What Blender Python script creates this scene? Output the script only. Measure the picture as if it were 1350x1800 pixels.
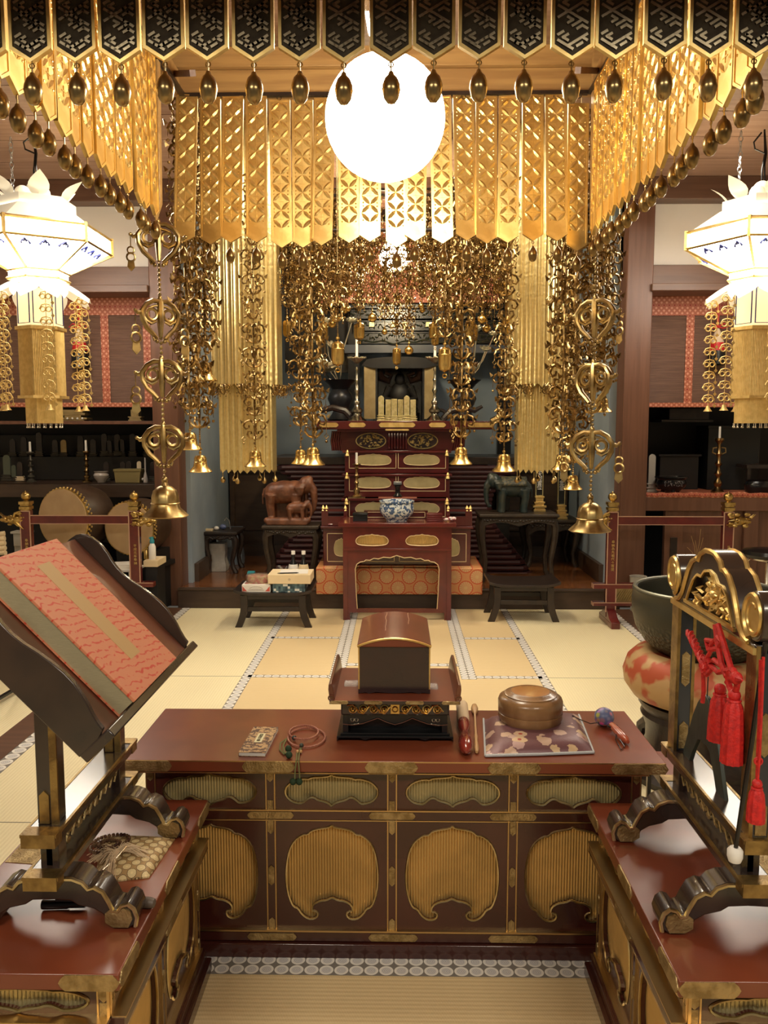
import bpy, bmesh, math, random
from math import sin, cos, pi, radians, sqrt, atan2, hypot
from mathutils import Matrix, Vector
random.seed(7)
S = bpy.context.scene
COL = S.collection
for o in list(bpy.data.objects): bpy.data.objects.remove(o)

# ---------------------------------------------------------------- camera
F = 1455.0; EYE = 1.55
pitch = math.atan(148/F); yaw = math.atan(25/math.hypot(F, 148))
cd = bpy.data.cameras.new('camera'); cam = bpy.data.objects.new('camera', cd); COL.objects.link(cam)
cd.sensor_fit = 'HORIZONTAL'; cd.sensor_width = 36; cd.lens = 36*F/1350; cd.clip_start = .05; cd.clip_end = 100
cam.location = (0, 0, EYE); cam.rotation_euler = (pi/2-pitch, 0, yaw)
S.camera = cam
RC = Matrix.Rotation(yaw, 3, 'Z') @ Matrix.Rotation(pi/2-pitch, 3, 'X')
def ray(x, y): return RC @ Vector(((x-675)/F, -(y-900)/F, -1))
def W(x, y, Y):
    d = ray(x, y); return Vector((0, 0, EYE)) + d*(Y/d.y)
def G(x, y, z=0):
    d = ray(x, y); return Vector((0, 0, EYE)) + d*((z-EYE)/d.z)
def WX(x, y, X):
    d = ray(x, y); return Vector((0, 0, EYE)) + d*(X/d.x)
def PXM(Y): return Y*1.0/F      # metres per pixel, roughly, at depth Y

# ---------------------------------------------------------------- world, exposure, lights
S.view_settings.view_transform = 'Standard'; S.view_settings.look = 'None'
S.view_settings.gamma = 1; S.view_settings.use_curve_mapping = False
S.view_settings.exposure = 0.0
wd = bpy.data.worlds.new('world'); S.world = wd; wd.use_nodes = True
bg = wd.node_tree.nodes['Background']; bg.inputs[0].default_value = (1.0, .88, .72, 1); bg.inputs[1].default_value = .085
def area(name, loc, size, power, col, target):
    l = bpy.data.lights.new(name, 'AREA'); l.shape = 'RECTANGLE'; l.size, l.size_y = size; l.energy = power; l.color = col
    o = bpy.data.objects.new(name, l); COL.objects.link(o); o.location = loc
    o.rotation_euler = (Vector(target)-Vector(loc)).to_track_quat('-Z', 'Y').to_euler(); return o
def point(name, loc, power, col, r=.1):
    l = bpy.data.lights.new(name, 'POINT'); l.energy = power; l.color = col; l.shadow_soft_size = r
    o = bpy.data.objects.new(name, l); COL.objects.link(o); o.location = loc; return o
# ceiling fixtures of the worship hall behind the camera and long tubes over both aisles
area('hall_ceiling_light', (-1.5, -.9, 3.25), (1.3, .22), 62, (1, .90, .72), (-1.2, 1.6, .3))
area('hall_ceiling_light', (1.5, -.9, 3.25), (1.3, .22), 62, (1, .90, .72), (1.2, 1.6, .3))
area('aisle_tube_light', (-1.98, 5.6, 3.55), (.22, 1.5), 34, (1, .92, .76), (-1.5, 4.9, 0))
area('aisle_tube_light', (1.98, 5.6, 3.55), (.22, 1.5), 34, (1, .92, .76), (1.5, 4.9, 0))
area('tatami_fill_light', (0, 5.0, 3.5), (1.4, 1.0), 74, (1, .90, .70), (0, 5.4, 0))  # added fill from above that brightens the tatami
GLOBE_E = 34.0; LANTERN_E = 13.0; CHAND_E = 200.0

# ---------------------------------------------------------------- node helpers / materials
def setp(n, k, v):
    if v is None: return
    if hasattr(v, 'links') or isinstance(v, bpy.types.NodeSocket): n.id_data.links.new(v, n.inputs[k])
    else: n.inputs[k].default_value = v
class NT:
    def __init__(s, name):
        s.m = bpy.data.materials.new(name); s.m.use_nodes = True; s.t = s.m.node_tree
        s.b = s.t.nodes['Principled BSDF']; s.c = None
    def node(s, t, **k):
        n = s.t.nodes.new(t)
        for a, b in k.items(): setattr(n, a, b)
        return n
    def math(s, op, a, b=None, c=None):
        n = s.node('ShaderNodeMath', operation=op)
        for i, v in enumerate((a, b, c)):
            if v is not None: setp(n, i, v)
        return n.outputs[0]
    def co(s, kind='Object'):
        if s.c is None: s.c = s.node('ShaderNodeTexCoord')
        return s.c.outputs[kind]
    def xyz(s, v=None):
        n = s.node('ShaderNodeSeparateXYZ'); setp(n, 0, v or s.co()); return n.outputs
    def comb(s, x, y, z=0.0):
        n = s.node('ShaderNodeCombineXYZ'); setp(n, 0, x); setp(n, 1, y); setp(n, 2, z); return n.outputs[0]
    def scale(s, v, sx, sy, sz):
        n = s.node('ShaderNodeMapping'); setp(n, 0, v); n.inputs['Scale'].default_value = (sx, sy, sz); return n.outputs[0]
    def noise(s, sc, v=None, det=3, rough=.55):
        n = s.node('ShaderNodeTexNoise'); setp(n, 'Vector', v or s.co()); n.inputs['Scale'].default_value = sc
        n.inputs['Detail'].default_value = det; n.inputs['Roughness'].default_value = rough; return n.outputs[0]
    def voro(s, sc, v=None, feature='F1'):
        n = s.node('ShaderNodeTexVoronoi', feature=feature); setp(n, 'Vector', v or s.co()); n.inputs['Scale'].default_value = sc; return n.outputs
    def mix(s, f, a, b):
        n = s.node('ShaderNodeMix', data_type='RGBA'); setp(n, 0, f)
        for k, v in ((6, a), (7, b)):
            if isinstance(v, (tuple, list)): v = tuple(v)+(1,) if len(v) == 3 else v
            setp(n, k, v)
        return n.outputs[2]
    def step(s, v, lo, hi):
        n = s.node('ShaderNodeMapRange'); setp(n, 0, v); n.inputs[1].default_value = lo; n.inputs[2].default_value = hi; return n.outputs[0]
    def bump(s, h, st=.3, d=.01):
        n = s.node('ShaderNodeBump'); setp(n, 'Height', h); n.inputs['Strength'].default_value = st; n.inputs['Distance'].default_value = d
        s.t.links.new(n.outputs[0], s.b.inputs['Normal'])
    def out(s, col=None, rough=.5, metal=0., coat=0., emis=None, es=0):
        if isinstance(col, (tuple, list)): col = tuple(col)+(1,)
        setp(s.b, 'Base Color', col); setp(s.b, 'Roughness', rough); setp(s.b, 'Metallic', metal)
        if coat: s.b.inputs['Coat Weight'].default_value = coat; s.b.inputs['Coat Roughness'].default_value = .12
        if emis is not None:
            if isinstance(emis, (tuple, list)): emis = tuple(emis)+(1,)
            setp(s.b, 'Emission Color', emis); s.b.inputs['Emission Strength'].default_value = es
        return s.m
def mat(name, c1, c2=None, sc=8, lo=.4, hi=.6, rough=.5, metal=0., bump=0, bsc=30, bd=.004, coat=0, stretch=(1, 1, 1), emis=None, es=0, rough2=None):
    n = NT(name); col = c1; v = n.scale(n.co(), *stretch)
    f = None
    if c2: f = n.step(n.noise(sc, v), lo, hi); col = n.mix(f, c1, c2)
    if bump: n.bump(n.noise(bsc, v), bump, bd)
    r = rough
    if rough2 is not None:
        mr = n.node('ShaderNodeMapRange'); setp(mr, 0, n.noise(sc*2, v)); mr.inputs[3].default_value = rough; mr.inputs[4].default_value = rough2; r = mr.outputs[0]
    return n.out(col, r, metal, coat, emis, es)

MAT = {}
MAT['gold'] = mat('bright_gilt', (.84, .60, .23), (.56, .37, .12), 9, rough=.27, metal=1, bump=.25, bsc=60, bd=.002)
MAT['goldleaf'] = mat('gold_leaf', (.84, .62, .25), (.68, .46, .16), 14, rough=.36, metal=.9, bump=.15, bsc=90, bd=.002)
MAT['fili'] = mat('filigree_gilt', (.52, .35, .14), (.13, .075, .03), 26, .38, .62, rough=.30, metal=1, bump=.3, bsc=120, bd=.002)
MAT['brass'] = mat('aged_brass', (.50, .37, .18), (.30, .21, .09), 30, rough=.42, metal=.85, bump=.7, bsc=170, bd=.004)
MAT['bellbrass'] = mat('bell_brass', (.42, .30, .14), (.26, .17, .07), 12, rough=.28, metal=1)
MAT['oldring'] = mat('antique_gilt', (.50, .36, .15), (.28, .19, .08), 16, rough=.33, metal=1)
MAT['silver'] = mat('nickel_silver', (.80, .76, .66), rough=.2, metal=1)
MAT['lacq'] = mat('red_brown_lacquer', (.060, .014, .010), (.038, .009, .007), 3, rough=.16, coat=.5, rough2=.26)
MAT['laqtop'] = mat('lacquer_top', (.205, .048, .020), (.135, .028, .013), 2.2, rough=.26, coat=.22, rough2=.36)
MAT['dark'] = mat('dark_lacquer', (.022, .014, .015), (.034, .016, .016), 5, rough=.22, coat=.4)
MAT['maroon'] = mat('maroon_lacquer', (.088, .012, .011), (.062, .009, .009), 4, rough=.18, coat=.5)
MAT['redrail'] = mat('vermilion_brown_rail', (.13, .016, .013), (.09, .011, .011), 5, rough=.25, coat=.3)
MAT['pink'] = mat('pale_edge_line', (.62, .38, .25), rough=.4, metal=.3)
MAT['black'] = mat('black_gloss', (.008, .008, .009), rough=.25)
MAT['ebony'] = mat('ebony_wood', (.018, .011, .009), (.030, .018, .013), 12, rough=.35, stretch=(1, 8, 1), bump=.2)
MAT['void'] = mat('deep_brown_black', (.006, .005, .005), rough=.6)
MAT['wood'] = mat('brown_timber', (.150, .066, .038), (.118, .050, .028), 3, rough=.42, stretch=(8, 8, .5), bump=.15, bsc=40)
MAT['woodh'] = mat('brown_timber_rail', (.135, .067, .040), (.105, .050, .029), 3, rough=.42, stretch=(.5, 8, 8), bump=.15, bsc=40)
MAT['woodd'] = mat('dark_timber', (.060, .034, .020), (.045, .024, .014), 3, rough=.45, stretch=(1, 6, 6), bump=.15, bsc=40)
MAT['floorw'] = mat('polished_floorboards', (.23, .085, .028), (.15, .052, .018), 4, rough=.22, stretch=(.6, 8, 1), coat=.3)
MAT['tan'] = mat('pale_cedar', (.45, .27, .10), (.34, .19, .07), 3, rough=.5, stretch=(.6, 8, 8), bump=.1)
MAT['ceil'] = mat('ceiling_boards', (.36, .22, .15), (.30, .17, .115), 3, rough=.55, stretch=(.5, 9, 1), bump=.15)
MAT['white'] = mat('plaster', (.80, .74, .66), (.76, .70, .62), 2, rough=.85, bump=.1)
MAT['blue'] = mat('blue_grey_plaster', (.30, .36, .42), (.25, .31, .37), 2, rough=.8, bump=.1)
MAT['paper'] = mat('white_paper', (.80, .77, .72), rough=.7)
MAT['cream'] = mat('cream_card', (.82, .66, .42), (.78, .62, .39), 3, rough=.6)
MAT['bronze'] = mat('dark_green_bronze', (.060, .058, .045), (.040, .038, .030), 6, rough=.38, metal=.7)
MAT['iron'] = mat('green_black_metal', (.055, .062, .05), (.035, .04, .034), 10, rough=.5, metal=.5, bump=.2)
MAT['redcord'] = mat('scarlet_cord', (.62, .016, .014), (.45, .010, .012), 90, rough=.55, bump=.4, bsc=220)
MAT['tatw'] = None
MAT['glass'] = None
def _tatami(name, c1, c2, rot):
    n = NT(name); x, y, z = n.xyz()
    a, b = (x, y) if not rot else (y, x)
    w = n.math('SINE', n.math('MULTIPLY', a, 2*pi/.016)); w2 = n.math('SINE', n.math('MULTIPLY', b, 2*pi/.007))
    h = n.math('MULTIPLY', w, n.math('ADD', n.math('MULTIPLY', w2, .3), .7))
    nz = n.noise(30, n.scale(n.co(), *( (1, 20, 1) if rot else (20, 1, 1))))
    f = n.math('ADD', n.math('MULTIPLY', h, .22), n.math('MULTIPLY', nz, .8))
    n.bump(h, .25, .002)
    return n.out(n.mix(n.step(f, .1, .75), c1, c2), .62)
MAT['tat1'] = _tatami('tatami_rush', (.74, .64, .40), (.84, .75, .50), False)
MAT['tat2'] = _tatami('tatami_rush_turned', (.64, .48, .26), (.73, .57, .33), True)
def _heri():
    n = NT('tatami_border_cloth'); x, y, z = n.xyz()
    def rad(dx):
        fx = n.math('SUBTRACT', n.math('FRACT', n.math('ADD', x, dx)), .5); fy = n.math('SUBTRACT', n.math('FRACT', y), .5)
        return n.math('SQRT', n.math('ADD', n.math('MULTIPLY', fx, fx), n.math('MULTIPLY', fy, fy)))
    r = rad(0.)
    inside = n.math('LESS_THAN', r, .47)
    ring = n.math('MULTIPLY', n.math('GREATER_THAN', r, .33), inside)
    core = n.math('GREATER_THAN', n.math('SINE', n.math('MULTIPLY', r, 60)), .1)
    c = n.mix(inside, (.20, .18, .16), n.mix(ring, n.mix(core, (.70, .66, .62), (.38, .38, .42)), (.78, .74, .68)))
    return n.out(c, .75)
MAT['heri'] = _heri()
def _lattice(name, s, base, light, darkc, plane='xz'):
    n = NT(name); x, y, z = n.xyz(); u, v = {'xz': (x, z), 'xy': (x, y), 'yz': (y, z)}[plane]
    a = n.math('MULTIPLY', n.math('ADD', u, v), s); b = n.math('MULTIPLY', n.math('SUBTRACT', u, v), s)
    da = n.math('ABSOLUTE', n.math('SUBTRACT', n.math('FRACT', a), .5)); db = n.math('ABSOLUTE', n.math('SUBTRACT', n.math('FRACT', b), .5))
    m = n.math('MAXIMUM', da, db); line = n.math('GREATER_THAN', m, .45); inner = n.math('LESS_THAN', m, .22)
    cell = n.math('GREATER_THAN', n.math('FRACT', n.math('MULTIPLY', n.math('ADD', n.math('FLOOR', a), n.math('MULTIPLY', n.math('FLOOR', b), 3.)), .25)), .7)
    c = n.mix(inner, base, n.mix(cell, light, darkc)); c = n.mix(line, c, [.6*k for k in base])
    n.bump(n.noise(150), .2, .002); return n.out(c, .6)
MAT['broc'] = _lattice('orange_diamond_brocade', 22, (.48, .14, .07), (.66, .33, .22), (.26, .02, .015))
def _circles(name, s, ground, disc, line, plane='xz', petals=0):
    n = NT(name); x, y, z = n.xyz(); u, v = {'xz': (x, z), 'xy': (x, y)}[plane]
    def layer(ox, oy):
        fx = n.math('SUBTRACT', n.math('FRACT', n.math('ADD', n.math('MULTIPLY', u, s), ox)), .5)
        fy = n.math('SUBTRACT', n.math('FRACT', n.math('ADD', n.math('MULTIPLY', v, s), oy)), .5)
        r = n.math('SQRT', n.math('ADD', n.math('MULTIPLY', fx, fx), n.math('MULTIPLY', fy, fy)))
        return r, n.math('ARCTAN2', fy, fx)
    r1, a1 = layer(0, 0); r2, a2 = layer(.5, .5); r = n.math('MINIMUM', r1, r2)
    first = n.math('LESS_THAN', r1, r2); a = n.math('ADD', n.math('MULTIPLY', first, a1), n.math('MULTIPLY', n.math('SUBTRACT', 1., first), a2))
    pet = n.math('GREATER_THAN', n.math('SINE', n.math('MULTIPLY', a, 16.)), .0)
    d = n.math('LESS_THAN', r, .29); rim = n.math('MULTIPLY', n.math('LESS_THAN', r, .33), n.math('GREATER_THAN', r, .29))
    vor = n.voro(s*5)[0]; g = n.mix(n.step(vor, .05, .16), line, ground)
    rays = n.math('MULTIPLY', pet, n.math('GREATER_THAN', r, .08))
    dc = n.mix(n.math('MULTIPLY', rays, .35), disc, line)
    c = n.mix(d, g, dc); c = n.mix(rim, c, line)
    n.bump(n.noise(200), .15, .002); return n.out(c, .5, .1)
MAT['altarcloth'] = _circles('orange_medallion_brocade', 5.2, (.62, .27, .10), (.62, .38, .17), (.55, .07, .02))
MAT['pouch'] = _circles('gold_flower_brocade', 30, (.36, .22, .09), (.72, .56, .30), (.12, .07, .03), 'xy')
def _bookcover():
    n = NT('salmon_sutra_cover'); x, y, z = n.xyz()
    d = n.math('SUBTRACT', n.noise(34, det=1), .5)
    zz = n.math('MULTIPLY', n.math('ABSOLUTE', n.math('SUBTRACT', n.math('FRACT', n.math('MULTIPLY', y, 26.)), .5)), 2.6)
    w = n.math('SINE', n.math('ADD', n.math('ADD', n.math('MULTIPLY', x, 330.), n.math('MULTIPLY', y, 60.)), n.math('ADD', zz, n.math('MULTIPLY', d, 7.))))
    brk = n.step(n.noise(60, det=1), .36, .50); dots = n.step(n.voro(75)[0], .24, .14)
    ln = n.math('MAXIMUM', n.math('MULTIPLY', n.step(w, .62, .92), brk), n.math('MULTIPLY', dots, n.step(w, -.1, .3)))
    n.bump(ln, .2, .001); return n.out(n.mix(ln, (.54, .19, .095), (.50, .045, .02)), .55)
MAT['cover'] = _bookcover()
def _blossom():
    n = NT('purple_blossom_silk'); v = n.voro(20); x = v[0]; cr = n.node('ShaderNodeSeparateColor'); setp(cr, 0, v[1])
    nz = n.noise(70); r = n.math('ADD', x, n.math('MULTIPLY', n.math('SUBTRACT', nz, .5), .35))
    pet = n.math('LESS_THAN', r, .42); core = n.math('LESS_THAN', x, .13)
    c = n.mix(pet, (.17, .075, .085), n.mix(cr.outputs[0], (.62, .44, .26), (.50, .33, .31))); c = n.mix(core, c, (.40, .07, .05))
    n.bump(n.noise(160), .25, .002); return n.out(c, .4, .15)
MAT['blossom'] = _blossom()
def _mottle(name, a, b, sc, lo=.47, hi=.53, metal=0, rough=.5):
    n = NT(name); n.bump(n.noise(sc*2), .2, .001); return n.out(n.mix(n.step(n.noise(sc, det=2), lo, hi), a, b), rough, metal)
MAT['booklet'] = _mottle('brown_gold_cloth', (.52, .33, .16), (.10, .045, .03), 95)
MAT['cush'] = _mottle('red_gold_cushion_cloth', (.40, .075, .03), (.46, .29, .13), 9, .46, .54, .15)
MAT['mokugyo'] = _mottle('striped_gold_cord', (.5, .35, .15), (.25, .03, .03), 60)
MAT['blind'] = None
def _blind():
    n = NT('reed_blind'); x, y, z = n.xyz(); w = n.math('SINE', n.math('MULTIPLY', z, 2*pi/.009))
    nz = n.noise(9, n.scale(n.co(), .6, 1, 9)); f = n.math('ADD', n.math('MULTIPLY', w, .25), nz)
    n.bump(w, .4, .003); return n.out(n.mix(n.step(f, .2, .95), (.095, .042, .026), (.22, .115, .070)), .6)
MAT['blind'] = _blind()
def _drumhead():
    n = NT('hide_drumhead'); return n.out(n.mix(n.step(n.noise(6), .3, .7), (.50, .34, .18), (.40, .26, .13)), .55)
MAT['hide'] = _drumhead()
MAT['porc'] = _mottle('blue_white_porcelain', (.62, .66, .66), (.045, .09, .20), 42, .46, .54, 0, .12)
MAT['pages'] = mat('gilt_page_edges', (.42, .36, .22), (.36, .31, .19), 60, rough=.45, metal=.35, stretch=(1, .05, 40), bump=.2, bsc=120)
MAT['olive'] = mat('olive_gold_strip', (.42, .26, .10), rough=.5)
MAT['panel'] = mat('gilt_fluted_panel', (.68, .46, .18), (.56, .38, .15), 7, rough=.38, metal=.75)
MAT['pgreen'] = mat('muted_gilt_panel', (.50, .42, .22), (.42, .35, .18), 8, rough=.42, metal=.6)
MAT['eleph'] = mat('carved_red_wood', (.20, .075, .035), (.11, .038, .018), 14, rough=.4, bump=.5, bsc=40)
MAT['teal'] = mat('dark_teal_ceramic', (.02, .034, .034), (.04, .045, .035), 14, rough=.3)
MAT['lampw'] = mat('lit_lamp_glass', (.9, .85, .75), rough=.4, emis=(1, .90, .70), es=GLOBE_E)
MAT['lant'] = mat('lit_lantern_paper', (.9, .88, .84), rough=.6, emis=(1, .94, .84), es=LANTERN_E)
MAT['lantd'] = mat('pale_lantern_metal', (.80, .74, .58), rough=.45, emis=(1, .92, .74), es=.22)
MAT['candle'] = mat('white_wax', (.85, .82, .76), rough=.5)
MAT['steel'] = mat('grey_steel', (.35, .35, .36), rough=.3, metal=.8)
MAT['teak'] = mat('polished_mallet_red', (.22, .025, .018), rough=.15, coat=.5)
MAT['oldwood'] = mat('worn_honey_wood', (.28, .15, .065), (.17, .085, .035), 5, rough=.30, coat=.3, bump=.2, bsc=20, stretch=(3, 3, 1))
MAT['honey'] = mat('light_wood', (.48, .28, .12), rough=.4)
MAT['navy'] = mat('navy_frame', (.02, .03, .20), rough=.4)
MAT['green'] = mat('dark_green_thread', (.012, .035, .012), rough=.8, bump=.5, bsc=200)
MAT['gcord'] = mat('olive_cord', (.16, .17, .06), rough=.7)
MAT['beads'] = mat('pinkish_wood_beads', (.42, .17, .11), (.34, .12, .08), 40, rough=.3)
MAT['fur'] = mat('cream_floss', (.66, .50, .33), rough=.8)
MAT['teal2'] = mat('teal_plastic', (.03, .28, .34), rough=.3)
MAT['pinkred'] = mat('sweets', (.50, .16, .13), (.55, .40, .22), 40, rough=.3)
MAT['mosaic'] = None
def _mosaic():
    n = NT('blue_check_paper'); x, y, z = n.xyz()
    br = n.node('ShaderNodeTexWhiteNoise'); setp(br, 0, n.comb(n.math('FLOOR', n.math('MULTIPLY', x, 55.)), n.math('FLOOR', n.math('MULTIPLY', z, 55.)), n.math('FLOOR', n.math('MULTIPLY', y, 55.))))
    v = br.outputs[0]; c = n.mix(n.math('GREATER_THAN', v, .82), n.mix(v, (.02, .05, .07), (.15, .25, .28)), (.75, .75, .7)); return n.out(c, .5)
MAT['mosaic'] = _mosaic()
def _clear():
    n = NT('clear_plastic'); n.b.inputs['Transmission Weight'].default_value = .9; n.b.inputs['Alpha'].default_value = .5; return n.out((.9, .9, .9), .15)
MAT['clear'] = _clear()

# ---------------------------------------------------------------- mesh builder
class B:
    def __init__(s, T=None): s.v = []; s.f = []; s.m = []; s.T = T or Matrix.Identity(4); s.mi = 0
    def add(s, vs, fs):
        k = len(s.v); s.v += [s.T @ Vector(p) for p in vs]; s.f += [tuple(i+k for i in f) for f in fs]; s.m += [s.mi]*len(fs); return s
    def box(s, x0, x1, y0, y1, z0, z1):
        vs = [(x, y, z) for x in (x0, x1) for y in (y0, y1) for z in (z0, z1)]
        return s.add(vs, [(0, 1, 3, 2), (4, 6, 7, 5), (0, 4, 5, 1), (2, 3, 7, 6), (0, 2, 6, 4), (1, 5, 7, 3)])
    def cbox(s, c, d): return s.box(c[0]-d[0]/2, c[0]+d[0]/2, c[1]-d[1]/2, c[1]+d[1]/2, c[2]-d[2]/2, c[2]+d[2]/2)
    def tube(s, pts, r, seg=6, closed=False, cap=True, flat=1.0):
        P = [Vector(p) for p in pts]; n = len(P); vs = []; fs = []
        if not hasattr(r, '__len__'): r = [r]*n
        up = None
        for i in range(n):
            if closed: t = P[(i+1) % n]-P[i-1]
            else: t = P[min(i+1, n-1)]-P[max(i-1, 0)]
            if t.length < 1e-9: t = Vector((0, 0, 1))
            t.normalize()
            if up is None:
                up = Vector((0, 1, 0)) if abs(t.y) < .9 else Vector((1, 0, 0))
            up = up - t*up.dot(t)
            if up.length < 1e-6: up = t.orthogonal()
            up.normalize(); sd = t.cross(up)
            for k in range(seg):
                a = 2*pi*k/seg; vs.append(P[i]+(sd*cos(a)+up*(sin(a)*flat))*r[i])
        for i in range(n if closed else n-1):
            j = (i+1) % n
            for k in range(seg): fs.append((i*seg+k, i*seg+(k+1) % seg, j*seg+(k+1) % seg, j*seg+k))
        if cap and not closed: fs += [tuple(range(seg))[::-1], tuple((n-1)*seg+k for k in range(seg))]
        return s.add(vs, fs)
    def lathe(s, prof, c=(0, 0, 0), seg=20, axis='z', sx=1., sy=1., lobes=0, lamp=0.):
        vs = []; fs = []; c = Vector(c)
        for r, h in prof:
            for k in range(seg):
                a = 2*pi*k/seg; rr = r*(1+lamp*abs(sin(lobes*a/2))) if lobes else r
                x, y = rr*cos(a)*sx, rr*sin(a)*sy
                vs.append(c+Vector((x, y, h) if axis == 'z' else ((x, h, y) if axis == 'y' else (h, x, y))))
        for i in range(len(prof)-1):
            for k in range(seg): fs.append((i*seg+k, i*seg+(k+1) % seg, (i+1)*seg+(k+1) % seg, (i+1)*seg+k))
        if prof[0][0] > 1e-5: fs.append(tuple(range(seg))[::-1])
        if prof[-1][0] > 1e-5: fs.append(tuple((len(prof)-1)*seg+k for k in range(seg)))
        return s.add(vs, fs)
    def ball(s, c, r, seg=10, rings=6, sc=(1, 1, 1)):
        vs = [(c[0], c[1], c[2]-r*sc[2])]; fs = []
        for i in range(1, rings):
            a = -pi/2+pi*i/rings
            for k in range(seg):
                b = 2*pi*k/seg; vs.append((c[0]+r*sc[0]*cos(a)*cos(b), c[1]+r*sc[1]*cos(a)*sin(b), c[2]+r*sc[2]*sin(a)))
        vs.append((c[0], c[1], c[2]+r*sc[2])); L = len(vs)-1
        for k in range(seg): fs.append((0, 1+(k+1) % seg, 1+k)); fs.append((L, L-seg+k, L-seg+(k+1) % seg))
        for i in range(rings-2):
            for k in range(seg): fs.append((1+i*seg+k, 1+i*seg+(k+1) % seg, 1+(i+1)*seg+(k+1) % seg, 1+(i+1)*seg+k))
        return s.add(vs, fs)
    def prism(s, poly, y0, y1, plane='xz'):
        mp = {'xz': lambda u, v, w: (u, w, v), 'yz': lambda u, v, w: (w, u, v), 'xy': lambda u, v, w: (u, v, w)}[plane]
        n = len(poly); vs = [mp(u, v, y0) for u, v in poly]+[mp(u, v, y1) for u, v in poly]
        fs = [tuple(range(n)), tuple(range(n, 2*n))[::-1]]+[(i, i+n, (i+1) % n+n, (i+1) % n) for i in range(n)]
        return s.add(vs, fs)
    def holes(s, outer, holes, y0, y1):
        bm = bmesh.new(); es = []
        for lp in [outer]+holes:
            vv = [bm.verts.new((u, y0, v)) for u, v in lp]
            es += [bm.edges.new((vv[i], vv[(i+1) % len(vv)])) for i in range(len(vv))]
        bmesh.ops.triangle_fill(bm, use_beauty=True, use_dissolve=False, edges=es)
        g = bmesh.ops.extrude_face_region(bm, geom=bm.faces[:])
        bmesh.ops.translate(bm, verts=[e for e in g['geom'] if isinstance(e, bmesh.types.BMVert)], vec=(0, y1-y0, 0))
        bm.verts.index_update(); vs = [v.co.copy() for v in bm.verts]; fs = [tuple(v.index for v in f.verts) for f in bm.faces]; bm.free()
        return s.add(vs, fs)
    def flute(s, x0, x1, z0, z1, y, amp, n, sub=4):
        vs = []; fs = []; N = n*sub
        for i in range(N+1):
            x = x0+(x1-x0)*i/N; yy = y-amp*abs(sin(pi*i/sub)); vs += [(x, yy, z0), (x, yy, z1)]
        for i in range(N): fs.append((2*i, 2*i+2, 2*i+3, 2*i+1))
        return s.add(vs, fs)
    def torus(s, c, R, r, seg=20, ts=6, axis='y', sc=(1, 1)):
        pts = []
        for k in range(seg):
            a = 2*pi*k/seg; u, v = R*cos(a)*sc[0], R*sin(a)*sc[1]
            pts.append(Vector(c)+Vector({'y': (u, 0, v), 'z': (u, v, 0), 'x': (0, u, v)}[axis]))
        return s.tube(pts, r, ts, closed=True)
WM = {}
def setup_child(o, parent):
    o.parent = parent; o.matrix_parent_inverse = WM[parent.name].inverted()
def obj(name, b, m, parent=None, smooth=40, bevel=0, label=None, mirror=None):
    me = bpy.data.meshes.new(name); me.from_pydata([tuple(v) for v in b.v], [], b.f)
    ms = m if isinstance(m, (list, tuple)) else [m]
    for k in ms: me.materials.append(MAT[k])
    if len(ms) > 1: me.polygons.foreach_set('material_index', b.m)
    me.validate()
    bm = bmesh.new(); bm.from_mesh(me); bmesh.ops.recalc_face_normals(bm, faces=bm.faces); bm.to_mesh(me); bm.free()
    if smooth:
        me.shade_smooth(); me.set_sharp_from_angle(angle=radians(smooth))
    o = bpy.data.objects.new(name, me); COL.objects.link(o)
    if bevel:
        md = o.modifiers.new('bevel', 'BEVEL'); md.width = bevel; md.segments = 2; md.limit_method = 'ANGLE'; md.angle_limit = radians(40); md.harden_normals = False
    if parent: setup_child(o, parent)
    WM[o.name] = Matrix.Identity(4)
    if label: o['label'] = label
    return o
def split(name, b, m, parent, **k):
    # every connected piece of the builder becomes a part of its own
    par = list(range(len(b.v)))
    def fd(i):
        while par[i] != i: par[i] = par[par[i]]; i = par[i]
        return i
    for f in b.f:
        r = fd(f[0])
        for i in f[1:]: par[fd(i)] = r
    groups = {}
    for f in b.f: groups.setdefault(fd(f[0]), []).append(f)
    for fs in groups.values():
        ids = sorted({i for f in fs for i in f}); mp = {v: n for n, v in enumerate(ids)}; q = B(); q.v = [b.v[i] for i in ids]; q.f = [tuple(mp[i] for i in f) for f in fs]; q.m = [0]*len(q.f)
        obj(name, q, m, parent, **k)
def thing(name, label, cat, loc=(0, 0, 0), group=None):
    o = bpy.data.objects.new(name, None); COL.objects.link(o); o.location = loc; o['label'] = label; o['category'] = cat
    o.empty_display_size = .05
    if group: o['group'] = group
    WM[o.name] = Matrix.Translation(Vector(loc)); return o
def tag(o, label, cat, group=None, kind=None):
    o['label'] = label; o['category'] = cat
    if group: o['group'] = group
    if kind: o['kind'] = kind
    return o
def one(name, b, m, label, cat, group=None, kind=None, **k): return tag(obj(name, b, m, **k), label, cat, group, kind)
def struct(name, b, m, label=None, **k):
    o = obj(name, b, m, **k); o['kind'] = 'structure'
    o['label'] = label or name.replace('_', ' '); o['category'] = name.split('_')[0]; return o
def dup(r, loc=None, rotz=None, label=None, group=None, scale=None, rot=None):
    c = r.copy(); COL.objects.link(c)
    if loc is not None: c.location = loc
    if rotz is not None: c.rotation_euler = (0, 0, rotz)
    if rot is not None: c.rotation_euler = rot
    if scale is not None: c.scale = (scale,)*3 if not hasattr(scale, '__len__') else scale
    if label: c['label'] = label
    if group: c['group'] = group
    def rec(src, dst):
        for ch in src.children:
            k = ch.copy(); COL.objects.link(k); k.parent = dst; rec(ch, k)
    rec(r, c); return c
def arc(cx, cy, r, a0, a1, n): return [(cx+r*cos(radians(a0+(a1-a0)*i/n)), cy+r*sin(radians(a0+(a1-a0)*i/n))) for i in range(n+1)]
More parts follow.
